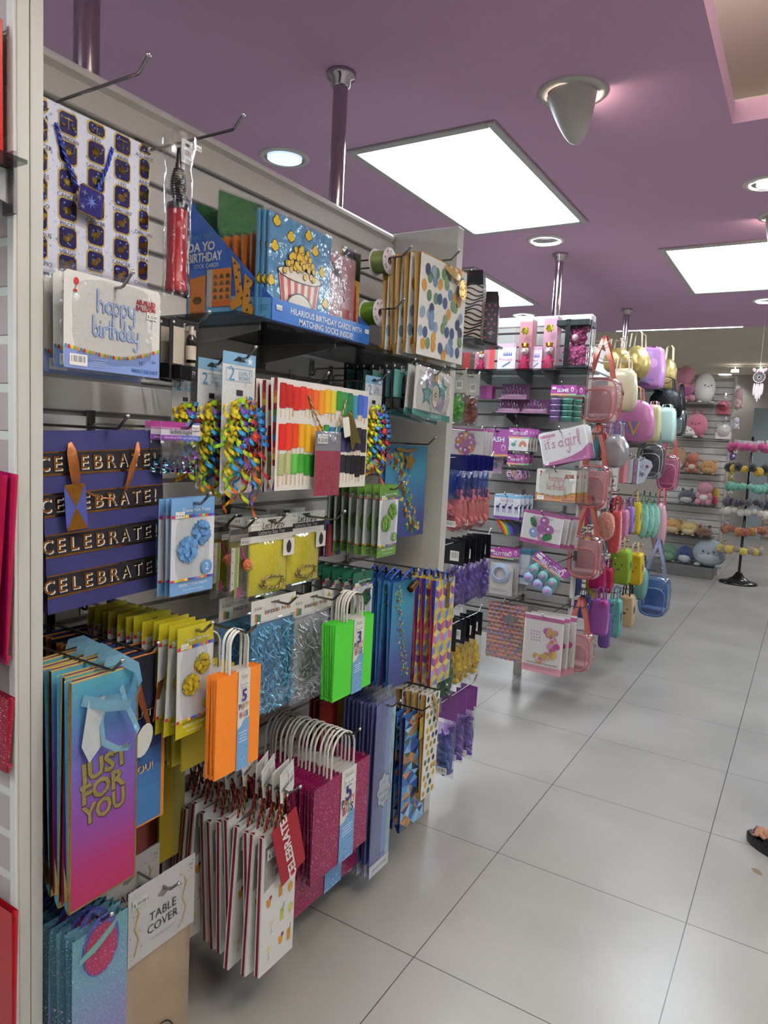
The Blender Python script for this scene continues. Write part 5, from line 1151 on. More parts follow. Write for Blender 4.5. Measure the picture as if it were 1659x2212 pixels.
def backer(w, h):
    P = empty('latex_balloon_pack'); return P
hang(latex_pack('cfccc8', '3f9a24', hh=.42, label=' '), (E, 975, 1005, 800, 915, 2.45), 'bright green balloon packet with a white header card', 'balloon packet', hlab='hook of the green balloon packet')
hang(latex_pack('cfccc8', '7a3020', hh=.42, label=' '), (E, 1005, 1034, 808, 918, 2.55), 'rust brown balloon packet beside the bright green one', 'balloon packet', hlab='hook of the rust brown balloon packet')
def bouquet(cs, edge='a8508a', ttl='BALLOON BOUQUET', leaf=False):
    def f(w, h):
        P = empty('balloon_bouquet_pack'); b = MB(w, h, 'gloss'); b.slab('dcd8d6', .0012); b.r(0, 1, 0, .08, edge, 1); b.r(0, 1, .88, 1, edge, 1); b.txt(ttl, .5, .17, .05, '3a3a3a', 2, W=.5); rg = random.Random(3)
        for i in range(9 if not leaf else 5):
            a = i/(9 if not leaf else 5)*2*PI; r_ = .12; b.el(.48+.2*math.cos(a), .5+.2*math.sin(a)*w/h, r_, None, cs[i % len(cs)], 2+i % 3, n=12); b.el(.46+.2*math.cos(a), .47+.2*math.sin(a)*w/h, .035, None, 'e6dce6', 6, n=8)
        b.el(.48, .5, .1, None, cs[0], 7)
        if leaf:
            b.el(.28, .33, .07, .13, '2c6a3c', 8, rot=.6); b.el(.66, .72, .13, .08, '2c6a3c', 8, rot=.5)
        lines(b, .87, .45, .18, 2, .04, 'b0507a', 3); b.build('printed_card', P)
        MB(w, h, 'film').pillow(-w/2-.004, w/2+.004, -h-.004, .01, -.001, .01, (.96, .95, .96), seed=3).build('plastic_sleeve', P); return P
    return f
hang(bouquet(['b06aa0', 'c87a50', 'a04a90', 'd09a6a']), (E, 970, 1044, 925, 990, 2.75), 'balloon bouquet pack with a purple bottom edge, under the green balloon packets', 'balloon pack', 'butterfly balloon bouquet packs', 4, .03, 'balloon bouquet pack behind the front one with the purple edge', hlab='hook holding the purple-edged balloon bouquet packs')
hang(latex_pack('171a5a', 'c8686c', tint=(.45, .6, .95), hh=.2, label='72pcs', dark=False), (E, 962, 1004, 982, 1150, 2.36), 'front blue-topped bag of pink balloons', 'balloon packet', 'blue-topped bags of pink balloons', 6, .05, 'blue-topped bag of pink balloons farther back on the same hook', jit=(.004, .003, .04), hlab='hook holding the blue-topped balloon bags')
hang(latex_pack('15161c', '4a3488', hh=.36, label=' '), (E, 957, 1000, 1165, 1315, 2.38), 'front bag of violet balloons with a black barcode tag', 'balloon packet', 'black-tagged bags of violet balloons', 6, .05, 'black-tagged bag of violet balloons farther back on the hook', jit=(.004, .003, .05), hlab='hook holding the violet balloon bags')
hang(latex_pack('15161c', '2a5c48', hh=.36, label=' '), (E, 944, 982, 1345, 1508, 2.36), 'bag of dark green balloons with a black tag', 'balloon packet', hlab='hook holding the green and yellow balloon bags', ext=.3)
hang(latex_pack('15161c', 'c0a020', hh=.36, label=' '), (E, 965, 1002, 1335, 1480, 2.47), 'front bag of yellow balloons with a black tag', 'balloon packet', 'black-tagged bags of yellow balloons', 4, .055, 'black-tagged bag of yellow balloons farther back on the hook', jit=(.004, .003, .05))
hang(latex_pack('7c4a8c', '5068a8', tint=(.85, .75, .95), hh=.3, label='72pcs', dark=False), (E, 943, 985, 1500, 1678, 2.36), 'front purple-topped bag of blue balloons, lowest on the end panel', 'balloon packet', hlab='hook holding the purple-topped balloon bags', ext=.25)
hang(latex_pack('7c4a8c', '5a3f90', tint=(.85, .75, .95), hh=.3, label='72pcs', dark=False), (E, 966, 1004, 1495, 1645, 2.45), 'purple-topped bag of purple balloons behind the blue one', 'balloon packet', 'purple-topped bags of purple balloons', 3, .06, 'purple-topped bag of purple balloons farther back', jit=(.004, .003, .05))
# ------------------------------------------------------------------ pink end display of the second unit
GS = at(1130, 797, 1, 3.62)[2]
GX0, GX1 = at(985, 797, 1, 3.62)[0], at(1268, 797, 1, 3.62)[0]
t = glass_shelf(0, .27, 0, GX1-GX0, GS, 'glass shelf carrying the boxed dolls and the rose bear', (.1, .35, .5)); t.location = (GX0, WINGY-.002, GS); t.rotation_euler = (0, 0, -PI/2)
def on(px0, px1, top, y): a = at((px0+px1)/2, top, 1, y); return a[0], a[2], at(px1, 760, 1, y)[0]-at(px0, 760, 1, y)[0], a[2]-GS
def doll(b_, k=1., dress='c0285c'):
    """small doll: dress, head, crown, as parts under the box"""
    b = MB(m='fabric'); b.lathe([(.0, .085*k), (.012*k, .08*k), (.016*k, .055*k), (.036*k, .004), (.0, .002)], dress, n=14); b.ball((.01*k, .026*k, .05*k), .009*k, dress); b.ball((.01*k, -.026*k, .05*k), .009*k, dress)
    b.ball((0, 0, .105*k), (.02*k, .024*k, .024*k), 'd8d0cc', 'plush', n=12); b.ball((.018*k, .002, .1*k), (.012*k, .01*k, .009*k), 'e0d8d4', n=8); b.ball((.016*k, -.012*k, .112*k), .003*k, '1a1a1a', n=6); b.ball((.016*k, .012*k, .112*k), .003*k, '1a1a1a', n=6)
    b.lathe([(.018*k, .122*k), (.022*k, .145*k), (.019*k, .145*k), (.015*k, .122*k)], 'c9a02c', 'foil', n=8); return b
def doll_box(w, h, k=1., back='b87f88', star=True):
    P = empty('doll_box'); d = .07
    b = MB(w, h); b.box(-d, -d+.002, -w/2, w/2, -h, 0, back); b.box(-d, 0, -w/2, w/2, -h, -h+.003, back); b.box(-d, 0, w/2-.002, w/2, -h, 0, 'c8909c'); b.build('carton', P)
    doll(None, k).build('doll', P, (-d/2, 0, -h+.003))
    if star: b = MB(.05, .04, 'foil'); b.star(.5, .5, .5, 'c9c22c', 0, n=7, q=.7); b.star(.5, .45, .3, 'd9d84c', 1, n=6, q=.6); b.build('foil_star', P, (-.02, 0, -h*.14))
    MB(m='clear').box(-.003, 0, -w/2, w/2, -h, 0, (.97, .95, .96)).build('window', P); return P
def shelfitem(f, px0, px1, top, y, lab, cat, nm=None, grp=None):
    x, z, w_, h_ = on(px0, px1, top, y); o = f(w_, h_); return onshelf(o, x, y, z, lab, cat, grp=grp)
shelfitem(lambda w, h: doll_box(w, h, .75, star=False), 1017, 1054, 738, 3.66, 'small pink doll box at the left end of the glass shelf', 'doll box')
shelfitem(lambda w, h: plain_card('8e2420')(w, h), 1003, 1017, 742, 3.70, 'narrow red box half hidden behind the polka dot gift bag', 'box')
shelfitem(lambda w, h: plain_card('c04a48')(w, h), 1056, 1070, 742, 3.7, 'narrow coral box beside the small doll box', 'box')
def prc(c1, ttl):
    def f(w, h):
        b = MB(w, h, 'gloss'); b.slab('d8ccd6', .01)
        for i in range(5): b.pg([(.3+i*.1, .45), (.35+i*.1, .28-.03*(i == 2)), (.4+i*.1, .45)], c1, 1)
        b.txt(ttl, .45, .58, .16, 'b05a90', 2, W=.8, shear=.2); b.stroke([(.3, .85), (.7, .68)], .08, '5a6a9a', 2); b.r(0, 1, 0, .14, 'c8a0b8', 1); return b.build('invitation_pack')
    return f
shelfitem(prc('4a5aa0', 'Princess'), 1077, 1116, 742, 3.70, 'white princess pack with a blue crown, standing on the glass shelf', 'card pack')
shelfitem(lambda w, h: doll_box(w, h), 1115, 1152, 690, 3.68, 'tall pink doll box with a gold foil star, left of the pair', 'doll box')
shelfitem(prc('7a5ab0', 'Party'), 1148, 1172, 748, 3.72, 'lilac card pack between the two tall doll boxes', 'card pack')
shelfitem(lambda w, h: doll_box(w, h, 1., 'c090a0'), 1168, 1206, 683, 3.68, 'tall pink doll box with a pink belly band, right of the pair', 'doll box')
x, z, w_, h_ = on(1205, 1272, 690, 3.58); P = empty('rose_bear_box'); d = .13
b = MB(m='paper'); b.box(-d-.004, .004, -w_/2-.004, w_/2+.004, -.03, 0, '23252b', bev=.002); b.build('lid', P)
MB(m='clear').box(-d, 0, -w_/2, w_/2, -h_+.002, -.03, (.97, .96, .97)).build('clear_box', P)
MB(m='paper').box(-d-.002, .002, -w_/2-.002, w_/2+.002, -h_, -h_+.012, '23252b').build('base', P)
b = MB(m='satin'); b.box(.003, .0042, -w_*.22, -w_*.06, -h_, .002, '15161a'); b.box(-.05, -.03, w_/2+.0045, w_/2+.006, -h_, .002, '15161a'); b.box(-d, .004, -w_*.22, -w_*.06, 0, .0015, '15161a'); b.build('ribbon', P)
rg = random.Random(4); b = MB(m='fabric'); k = h_
for o_, r_, n_ in (((-d/2, .01, -k*.72), .058, 90), ((-d/2, .01, -k*.33), .044, 60), ((-d/2, -.03, -k*.17), .017, 14), ((-d/2, .05, -k*.17), .017, 14), ((-d/2+.03, -.035, -k*.62), .018, 14), ((-d/2+.03, .05, -k*.62), .018, 14), ((-d/2+.03, -.03, -k*.88), .02, 14), ((-d/2+.03, .045, -k*.88), .02, 14)):
    b.ball(o_, r_*.94, 'a03a6c', n=12)
    for i in range(n_):
        v = Vector((rg.gauss(0, 1), rg.gauss(0, 1), rg.gauss(0, 1))).normalized(); b.ball(tuple(Vector(o_)+v*r_), .008, shade('c2508a', rg.uniform(.75, 1.15)), n=5)
b.ball((-.022, .01, -k*.36), .018, 'd0b8b8', n=10); b.build('foam_rose_bear', P)
onshelf(P, x, 3.58, z, 'clear gift box with a black lid and ribbon holding a pink rose bear', 'boxed rose bear')
# tiaras
TS = at(1125, 893, 1, 3.72)[2]; tx0, tx1 = at(1068, 893, 1, 3.72)[0], at(1184, 893, 1, 3.72)[0]
t = glass_shelf(0, .18, 0, tx1-tx0, TS, 'narrow glass shelf under the boxed tiaras', (.07, .13), th=.005); t.location = (tx0, WINGY-.002, TS); t.rotation_euler = (0, 0, -PI/2)
def tiara(w, h):
    P = empty('boxed_tiara'); d = .05
    b = MB(w, h); b.box(-d, -d+.002, -w/2, w/2, -h, 0, '7c4a74'); b.box(-d, 0, -w/2, w/2, -h, -h*.9, 'b88aa4'); b.build('tray', P)
    b = MB(m='plush'); b.pillow(-w*.46, w*.46, -h*.98, -h*.66, -.02, .03, 'c89ab4'); b.build('fluff', P)
    b = MB(m='chrome'); q = w*.36
    for i in range(7):
        y = -q+q*2*i/6; H = h*(.3+.32*(1-abs(i-3)/3.3)); b.tube([(-.012, y-q/7, -h*.72), (-.012, y-q/12, -h*.72+H*.6), (-.012, y, -h*.72+H), (-.012, y+q/12, -h*.72+H*.6), (-.012, y+q/7, -h*.72)], .0013, 'd8d4dc', n=5); b.ball((-.012, y, -h*.72+H), .003, 'e8e4f0', n=6)
    b.tube([(-.012, -q*1.1, -h*.72), (-.012, q*1.1, -h*.72)], .0018, 'd8d4dc', n=5); b.build('tiara', P)
    MB(m='gloss').ball((-.01, 0, -h*.5), (.004, .009, .012), '8a2c7a', n=8).build('gem', P)
    MB(m='clear').box(-.002, 0, -w/2, w/2, -h, 0, (.97, .95, .97)).box(-d, 0, -w/2, w/2, -.002, 0, (.97, .95, .97)).build('window', P); return P
for (l, r_, tp, bt, lab) in ((1072, 1122, 861, 892, 'boxed silver tiara, lower left of the three'), (1124, 1182, 861, 892, 'boxed silver tiara, lower right of the three'), (1078, 1138, 823, 857, 'boxed silver tiara sitting on top of the lower two')):
    c, zt, w_, h_ = rect((Y, l, r_, tp, bt, 3.71)); h_ = h_ if tp > 850 else h_; o = tiara(w_, h_); onshelf(o, c, 3.71, TS+h_+.001 if tp > 850 else TS+.076+h_, lab, 'boxed tiara', grp='boxed tiaras')
def hcard(head, ttl, body=None, htxt='e8e2ea', fn=None, hh=.3, nm='header_card_pack', bc='d6d0cc'):
    def f(w, h):
        P = empty(nm); b = MB(w, h*hh, 'gloss'); b.slab(head, .0012); b.txt(ttl, .48, .5, .13, '6a3a90', 2, W=.66, bold=.05); b.txt(ttl, .48, .5, .13, htxt, 4, W=.64, bold=.02); b.r(0, 1, .82, 1, 'd09a7a', 1); b.r(.7, 1, .82, 1, '8ab08a', 2); b.el(.84, .4, .06, .1, 'e0c8d8', 2); b.el(.84, .45, .03, .06, head, 3); price(b, .13, .3, .16); b.build('header_card', P)
        if fn: fn(P, w, h, hh)
        MB(m='clear').pillow(-w/2, w/2, -h, -h*hh*.95, .0, .014, (.97, .96, .97), seed=3).build('clear_pouch', P); return P
    return f
def jars(P, w, h, hh):
    for y, c in ((-w*.26, '9a78b8'), (w*.2, '5aa490')):
        for i in range(4):
            z = -h*(.36+.155*i); MB(m='gloss').lathe([(0, z), (w*.2, z), (w*.21, z-h*.03), (w*.19, z-h*.035), (w*.19, z-h*.12), (0, z-h*.125)], c, n=16, o=(.0, y, 0)).build('jar', P)
hang(hcard('a0458c', 'SLIME', fn=jars, hh=.27, nm='jar_pack'), (Y, 1188, 1243, 832, 914, 3.60), 'packet of lilac and mint glitter jars with a pink header', 'jar packet', 'lilac and mint jar packets', 2, .06, 'jar packet right behind the front one', step=(.03, 0), hlab='hook holding the jar packets')
hang(plain_card('8a3a74', '9a4a80'), (Y, 1038, 1063, 833, 861, 3.72), 'small plum header packet left of the tiaras', 'packet', 'plum header packets', 3, .02, 'small plum header packet behind the front one')
def sash(b):
    b.r(0, 1, .93, 1, 'd09a6a', 1); b.txt('SASH', .5, .38, .2, '6a4a9a', 2, W=.7, bold=.06); b.txt('SASH', .5, .38, .2, 'e8e2ee', 4, W=.68, bold=.03); price(b, .16, .12, .16); b.el(.5, .08, .12, .04, '3a2030', 2); b.el(.8, .68, .1, .14, 'd8b0cc', 2); b.el(.8, .7, .06, .09, 'b060a4', 3); b.pg([(.1, .85), (.16, .68), (.24, .7), (.2, .85)], 'd8d0e4', 2)
    for i in range(8): b.star(.15+.1*i, .55+.05*((i*3) % 5), .02, 'e0c0e0', 2)
def wcard(c, fn, nm):
    def f(w, h):
        P = empty(nm); b = MB(w, h, 'gloss'); b.slab(c, .0015, cut=.003); fn(b); b.build('printed_card', P); MB(w, h, 'film').pillow(-w/2-.003, w/2+.003, -h-.003, .006, -.001, .009, (.97, .96, .97), seed=2).build('plastic_sleeve', P); return P
    return f
hang(wcard('b060a4', sash, 'sash_pack'), (Y, 1048, 1098, 927, 985, 3.66), 'orchid pink pack printed SASH', 'sash pack', 'pink sash packs', 3, .03, 'pink sash pack behind the front one', step=(.005, 0), hlab='hook holding the SASH packs')
def tat(P, w, h, hh):
    b = MB(w*.92, h*.5); b.slab('dcd8d2', .001)
    for i, c in enumerate(('c06a4a', 'd8a080', 'c06a4a', 'd8a080', 'dcd8d2')): b.el(.72, .62, .2-.035*i, .26-.045*i, c, 1+i)
    b.r(.5, .95, .66, 1, 'dcd8d2', 7); b.el(.25, .5, .12, .08, '5a9a98', 2); b.stroke([(.3, .4), (.38, .15)], .04, '5a9a98', 2); b.build('tattoo_sheet', P, (.002, 0, -h*.42))
hang(hcard('a8589a', 'TATTOOS', fn=tat, hh=.42, nm='tattoo_pack'), (Y, 1098, 1144, 925, 978, 3.64), 'pink-topped TATTOOS pack with a rainbow sheet', 'tattoo pack', 'rainbow tattoo packs', 4, .03, 'tattoo pack behind the front one', step=(.008, 0), hlab='hook holding the TATTOOS packs')
def girl(b):
    b.pg([(0, 1), (1, 1), (1, .55), (.85, .72), (.6, .84), (.3, .9), (0, .93)], 'b06a98', 1); b.r(.02, .35, .08, .16, 'c88aa8', 1); cursive(b, "it's a", .3, .5, .12, 'b06890', 'd8a8c0', .02, 3); cursive(b, "girl", .7, .5, .15, 'b06890', 'd8a8c0', .02, 3); barcode(b, .04, .12, .86, .97, 3); lines(b, .5, .9, .3, 2, .03, 'd8b0c8'); b.txt('16"', .9, .92, .04, 'e8d0dc', 3)
hang(wcard('dcd8d6', girl, 'balloon_banner_pack'), (Y, 1160, 1262, 928, 1000, 3.50), "tilted white and pink letter balloon pack reading it's a girl", 'balloon pack', "it's a girl balloon packs", 5, .03, "it's a girl balloon pack fanned out behind the front one", tilt=.24, jit=(.01, .006, .12), hlab="hook holding the it's a girl packs")
hang(hb_pack('b87878', 'd8b0a8', blue='c88a5a', tint='cfcac0'), (Y, 1158, 1244, 1014, 1083, 3.52), 'rose gold happy birthday balloon pack with an orange bottom', 'balloon pack', 'rose gold happy birthday packs', 4, .03, 'rose gold happy birthday pack behind the front one', jit=(.004, .003, .02), step=(.012, 0), hlab='hook holding the rose gold happy birthday packs')
def hairt(P, w, h, hh):
    b = MB(m='rubber'); rg = random.Random(5)
    for i in range(12):
        y, z = rg.uniform(-.32, .32)*w, -h*rg.uniform(.65, .88); b.tube([(.004, y+w*.13*math.cos(a), z+w*.13*math.sin(a)) for a in [k_*PI/5 for k_ in range(10)]], w*.03, ['d0a0b8', '9a6ab8', 'd89a5a', 'd8c0d0'][i % 4], n=5, closed=True)
    b.build('hair_ties', P)['kind'] = 'stuff'
hang(hcard('a0508c', 'PONY', fn=hairt, hh=.38, nm='hair_tie_pack'), (Y, 1094, 1132, 982, 1040, 3.62), 'small pouch of pastel hair ties with a pink header, under the TATTOOS pack', 'hair tie pack', 'pastel hair tie packs', 3, .04, 'hair tie pouch behind the front one', step=(.008, 0), hlab='hook holding the hair tie packs')
hang(wcard('c8a8c0', lambda b: (b.el(.5, .5, .2, .25, '5a9aa8', 2), b.el(.4, .6, .15, None, 'c07aa8', 3)), 'sticker_pack'), (Y, 1056, 1084, 988, 1022, 3.72), 'small pale pink mermaid card under the SASH pack', 'card pack', hlab='hook holding the pale pink card')
def uni(P, w, h, hh):
    b = MB(w, h*.55); b.slab('d8d6dc', .001); b.r(0, 1, .88, 1, '8a5aa8', 1); b.r(0, 1, 0, .1, '7ab0d0', 1); b.txt('BANNER', .5, .2, .1, 'c080a8', 2, W=.5)
    for i in range(4): u = .14+i*.24; b.el(u, .5, .07, .05, '3a3a6a', 2); b.stroke([(u+.04, .45), (u+.1, .36)], .03, '3a3a6a', 2); b.stroke([(u, .55), (u-.03, .72)], .02, '7a5aa8', 2); b.stroke([(u+.05, .55), (u+.06, .72)], .02, '7a5aa8', 2)
    b.build('picture_card', P, (.002, 0, -h*.02)); b = MB(m='gloss')
    for i, c in enumerate(('b03030', 'c8802c', 'c8b83a', '4a9a4a', '3a6ab8', '6a3a9a')): b.band([(.004, -w*.35+i*w*.07, -h*.6-i*.003), (.008, -w*.15+i*w*.08, -h*.75), (.004, w*.0+i*w*.06, -h*.92)], (0, w*.035, .002), c)
    b.build('rainbow_garland', P)
hang(hcard('9ab4c8', ' ', fn=uni, hh=.1, nm='unicorn_garland_pack'), (Y, 1066, 1122, 1068, 1162, 3.62), 'unicorn banner pack with a folded rainbow garland', 'banner pack', 'unicorn banner packs', 4, .035, 'unicorn banner pack behind the front one', step=(.012, 0), hlab='hook holding the unicorn banner packs')
hang(bouquet(['a05a98', 'b87aa8', '8a9ac0', 'c890b0'], leaf=True), (Y, 1130, 1218, 1108, 1178, 3.52), 'balloon bouquet pack with two green leaves and pink edges', 'balloon pack', 'leafy balloon bouquet packs', 4, .035, 'pink-edged balloon bouquet pack behind the front leafy one', step=(.016, -.002), tilt=-.09, hlab='hook holding the leafy balloon bouquet packs')
def brace(P, w, h, hh):
    b = MB(m='gloss')
    for i in range(5): b.tube([(.006+i*.001, w*(.36-.03*i)*math.cos(a), -h*.52+w*(.36-.03*i)*math.sin(a)) for a in [k_*PI/10 for k_ in range(20)]], w*.022, ['9ab0c8', 'b0a8d0', 'a8c8d0'][i % 3], n=5, closed=True)
    b.build('bracelets', P); b = MB(w, h); b.r(.08, 1, .3, 1, 'd6d2cc', 0); lines(b, .5, .88, .7, 2, .03, '9a6a8a'); b.build('backing_card', P, (-.004, 0, 0))
hang(hcard('b0509c', 'GLITTER', fn=brace, hh=.2, nm='bracelet_pack'), (Y, 1054, 1108, 1186, 1285, 3.58), 'round glitter bracelet pack with a pink header', 'bracelet pack', 'glitter bracelet packs', 4, .04, 'glitter bracelet pack behind the front one', step=(.014, 0), hlab='hook holding the glitter bracelet packs')
hang(wcard('c4ccd4', lambda b: (b.r(0, 1, 0, .15, '4a7a90', 2), b.r(0, 1, .75, .82, '2a4a9a', 2), [b.el(.2+.15*i, .55, .03, None, '26262e', 2) for i in range(5)]), 'card_pack'), (Y, 1120, 1144, 1186, 1262, 3.64), 'blue and white pack beside the bracelet packs', 'card pack', 'blue and white packs', 4, .02, 'blue and white pack behind the first', step=(.006, 0))
def puz(P, w, h, hh):
    for i in range(3):
        for j in range(2):
            y, z = w*(-.3+.3*i), -h*(.5+.3*j); b = MB(m='gloss'); b.lathe([(0, .006), (w*.13, .005), (w*.14, 0), (0, -.001)], '8fa4c8' if j else '6aa4a0', n=16, ax=0, o=(.004, y, z)); b.ball((.012, y, z), (.003, w*.05, w*.07), 'b87ab0', n=8); b.build('puzzle_disc', P)
hang(hcard('9a4a98', 'PINBALL PUZZLES', fn=puz, hh=.26, nm='puzzle_pack'), (Y, 1150, 1232, 1215, 1288, 3.46), 'tilted PINBALL PUZZLES packet of round toy discs', 'puzzle pack', 'pinball puzzle packs', 2, .04, 'pinball puzzle packet behind the tilted front one', tilt=-.5, hlab='hook holding the pinball puzzles')
def mermaid(w, h):
    P = empty('gift_bag')
    def fn(b):
        cs = ['a86a6a', '7a6a98', 'b87a68', '5a8068', 'b08a80', '9a7a9a', 'c08a70', '6a7aa0']; rg = random.Random(3)
        for r_ in range(13, -1, -1):
            for c_ in range(9):
                u = c_*.125+(.0625 if r_ % 2 else 0); v = .0+r_*.075; c = cs[rg.randrange(8)]
                pt = lambda R: [(min(.999, max(.001, u+R*math.cos(a))), min(.999, v+R*math.sin(a)*b.w/b.h)) for a in [PI*k_/6 for k_ in range(7)]]
                b.pg(pt(.068), 'd6c6bc', 1+(13-r_)*2); b.pg(pt(.058), c, 2+(13-r_)*2)
    bag_body(w, h, .03, 'b07a70', 'b08a80', 'gloss', fn, P=P); rope(P, loop_path(-w*.25, w*.2, -.03, .05), 'c08a88', '8a5a5a', .002)
    swing_tag(P, w*.22, -.05, .05, .05, None, 'a8a8ac', rot=-.5, x=.04, m='foil'); return P
hang(mermaid, (Y, 1052, 1132, 1305, 1425, 3.62), 'gift bag with a pastel mermaid scale pattern', 'gift bag', hk=-.01, hlab='hook holding the mermaid scale bag')
def deco(b):
    b.r(0, 1, .03, .1, 'b0608c', 1); b.r(0, 1, .88, 1, 'c88a9a', 1); b.txt('DELUXE BALLOON DECO KIT', .5, .84, .04, '4a3a3a', 2, W=.8, rot=PI); rg = random.Random(3)
    for i in range(90):
        a = -.9+2.5*i/90; u = .35+.42*math.cos(a)+rg.gauss(0, .04); v = .48+.28*math.sin(a)+rg.gauss(0, .03); b.el(min(.92, u), min(.8, v), rg.choice((.03, .05, .08)), None, rg.choice(('b05a8a', 'c88aa8', 'a8407a', 'd8b0c0', 'b89a4a')), 2+i % 5, n=9)
    for i in range(4):
        for j in range(4): b.el(.2+.07*j, .3+.05*i, .015, None, ['8a8a8a', 'b05a8a'][(i+j) % 2], 3)
hang(wcard('d6d0cc', deco, 'balloon_kit_pack'), (Y, 1130, 1216, 1328, 1455, 3.44), 'balloon deco kit pack with a pink balloon garland picture', 'balloon kit', 'balloon deco kit packs', 3, .04, 'balloon deco kit pack behind the front one', step=(.02, 0), jit=(.002, .002, .01), hlab='hook holding the balloon deco kits')
# ------------------------------------------------------------------ hanging bags along the second unit
def rbox(b, w, d, h, c, m, e=.45, n=20, o=(0, 0, 0), soft=False):
    """rounded bag body: superellipsoid, d along x, w along y, h along z"""
    vs = []; k = n//2; s = lambda v, p: math.copysign(abs(v)**p, v)
    for i in range(k+1):
        t = -PI/2+PI*i/k
        for j in range(n):
            a = 2*PI*j/n; vs.append((o[0]+d/2*s(math.cos(t), e)*s(math.cos(a), e), o[1]+w/2*s(math.cos(t), e)*s(math.sin(a), e), o[2]+h/2*s(math.sin(t), e)))
    if soft:
        rg = random.Random(int(abs(w*h)*1e6)); vs = [(o[0]+(x-o[0])*f, o[1]+(y-o[1])*f*(1-.16*max(0, (z-o[2])/h*2)), z+rg.uniform(-.02, .02)*h) for x, y, z in vs for f in (1+rg.uniform(-.07, .07),)]
    return b.add(vs, [(i*n+j, i*n+(j+1) % n, (i+1)*n+(j+1) % n, (i+1)*n+j) for i in range(k) for j in range(n)], c, m, True)
def hearts(b, w, d, h, side, c='b01c2c'):
    for i in range(4):
        for j in range(2):
            y, z = (-.3+.6*j)*d-d/2*1.0, -h*(.2+.22*i); q = d*.14
            b.add([(y, side, z-q), (y+q, side, z+q*.3), (y+q*.6, side, z+q*.9), (y, side, z+q*.4), (y-q*.6, side, z+q*.9), (y-q, side, z+q*.3)], ((0, 1, 2, 3, 4, 5),), c, 'gloss')
def clear_backpack(trim='c87878', straps='d0786c', deco=None, body=(.98, .93, .94), pocket='d2a8ac'):
    def f(w, h):
        P = empty('clear_backpack'); d = w*.75
        b = MB(m='film'); rbox(b, w, d, h, body, 'film', o=(-d/2, 0, -h/2)); b.build('clear_shell', P)
        b = MB(m='film'); b.pillow(-w*.36, w*.36, -h*.92, -h*.3, .0, .03, shade(body, .9), seed=2); b.build('front_pocket', P)
        b = MB(m='gloss'); loop = lambda x, W, z0, z1: [(x, W*s_(math.cos(a)), (z0+z1)/2+(z1-z0)/2*s_(math.sin(a))) for a in [2*PI*i/24 for i in range(24)]]
        s_ = lambda v: math.copysign(abs(v)**.6, v)
        b.tube(loop(.004, w*.38, -h*.94, -h*.28), .004, trim, closed=True); b.tube(loop(-.012, w*.46, -h*.98, -h*.03), .004, trim, closed=True); b.tube(loop(-d+.012, w*.46, -h*.98, -h*.03), .004, trim, closed=True); b.build('piping', P)
        b = MB(m='fabric'); b.box(-d*.85, -.015, -w*.36, w*.36, -h*.97, -h*.8, mix(pocket, 'd8b0b0', .5), bev=.008); b.box(-d*.9, -d*.84, -w*.36, w*.36, -h*.9, -h*.15, pocket, bev=.003); b.build('lining', P)
        b = MB(m='satin')
        for s1 in (-1, 1): b.band([(-d*.5, s1*w*.3, -h*.04), (-d*.5, s1*w*.2, h*.35), (-d*.45, s1*w*.06, h*.85), (-d*.4, 0, h*.9), (-d*.3, -s1*w*.0, h*.85), (-d*.2, s1*w*.24, h*.3), (-d*.2, s1*w*.3, -h*.02)], (.0, .011, .0), straps)
        b.build('straps', P)
        if deco:
            b = MB(m='gloss'); rg = random.Random(6)
            for i in range(16):
                x, z, q = -d*rg.uniform(.1, .9), -h*rg.uniform(.15, .85), w*rg.uniform(.03, .07); c = deco[i % len(deco)]
                if deco[0] == 'heart': c = 'b01c2c'
                b.add([(x+q*math.cos(a)*(1 if k_ % 2 else .6), w*.5+.003, z+q*math.sin(a)*(1 if k_ % 2 else .6)) for k_, a in enumerate([2*PI*k_/10 for k_ in range(10)])], (tuple(range(10)),), c)
            b.build('stickers', P)
        return P
    return f
def tote(c, c2=None, strap='d8c0a0', d=.07, m='fabric', face=True, e=.25, sh=.35, fn=None, nm='tote_bag', pom=None):
    def f(w, h):
        P = empty(nm); b = MB(m=m); rbox(b, w, d, h, c, m, e=e, o=(-d/2, 0, -h/2), soft=True); b.build('bag_body', P)
        b = MB(m='fabric')
        for x in (-.01, -d+.01): b.band([(x, -w*.22, -.015), (x-.002, -w*.18, h*sh*.8), (-d/2, -w*.05, h*sh), (-d/2, w*.05, h*sh), (x, w*.18, h*sh*.8), (x, w*.22, -.015)], (0, .0045, .002), strap)
        b.build('straps', P)
        if face:
            b = MB(w, h, 'gloss')
            for s1 in (-.16, .16): b.el(.5+s1, .42, .035, .045, '1c1a1c', 2)
            b.el(.5, .56, .09, .05, c2 or 'c8683a', 2); b.build('printed_face', P, (.0015, 0, 0))
            b = MB(m='gloss'); b.add([(-d*.3, w/2+.001, -h*.35), (-d*.5, w/2+.001, -h*.3), (-d*.7, w/2+.001, -h*.5), (-d*.4, w/2+.001, -h*.6)], ((0, 1, 2, 3),), c2 or 'c8683a'); b.build('side_print', P)
        if fn: b = MB(w, h, 'gloss'); fn(b); b.build('front_print', P, (.002, 0, 0))
        if pom: MB(m='plush').ball((.012, w*.3, -h*.05), w*.17, pom, n=14, fuzz=.12).build('pompom', P)
        return P
    return f
def roundbag(c, m='crinkle', d=.06, strap='d8c8b0'):
    return tote(c, strap=strap, d=d, m=m, face=False, e=.85, nm='round_purse', sh=.4)
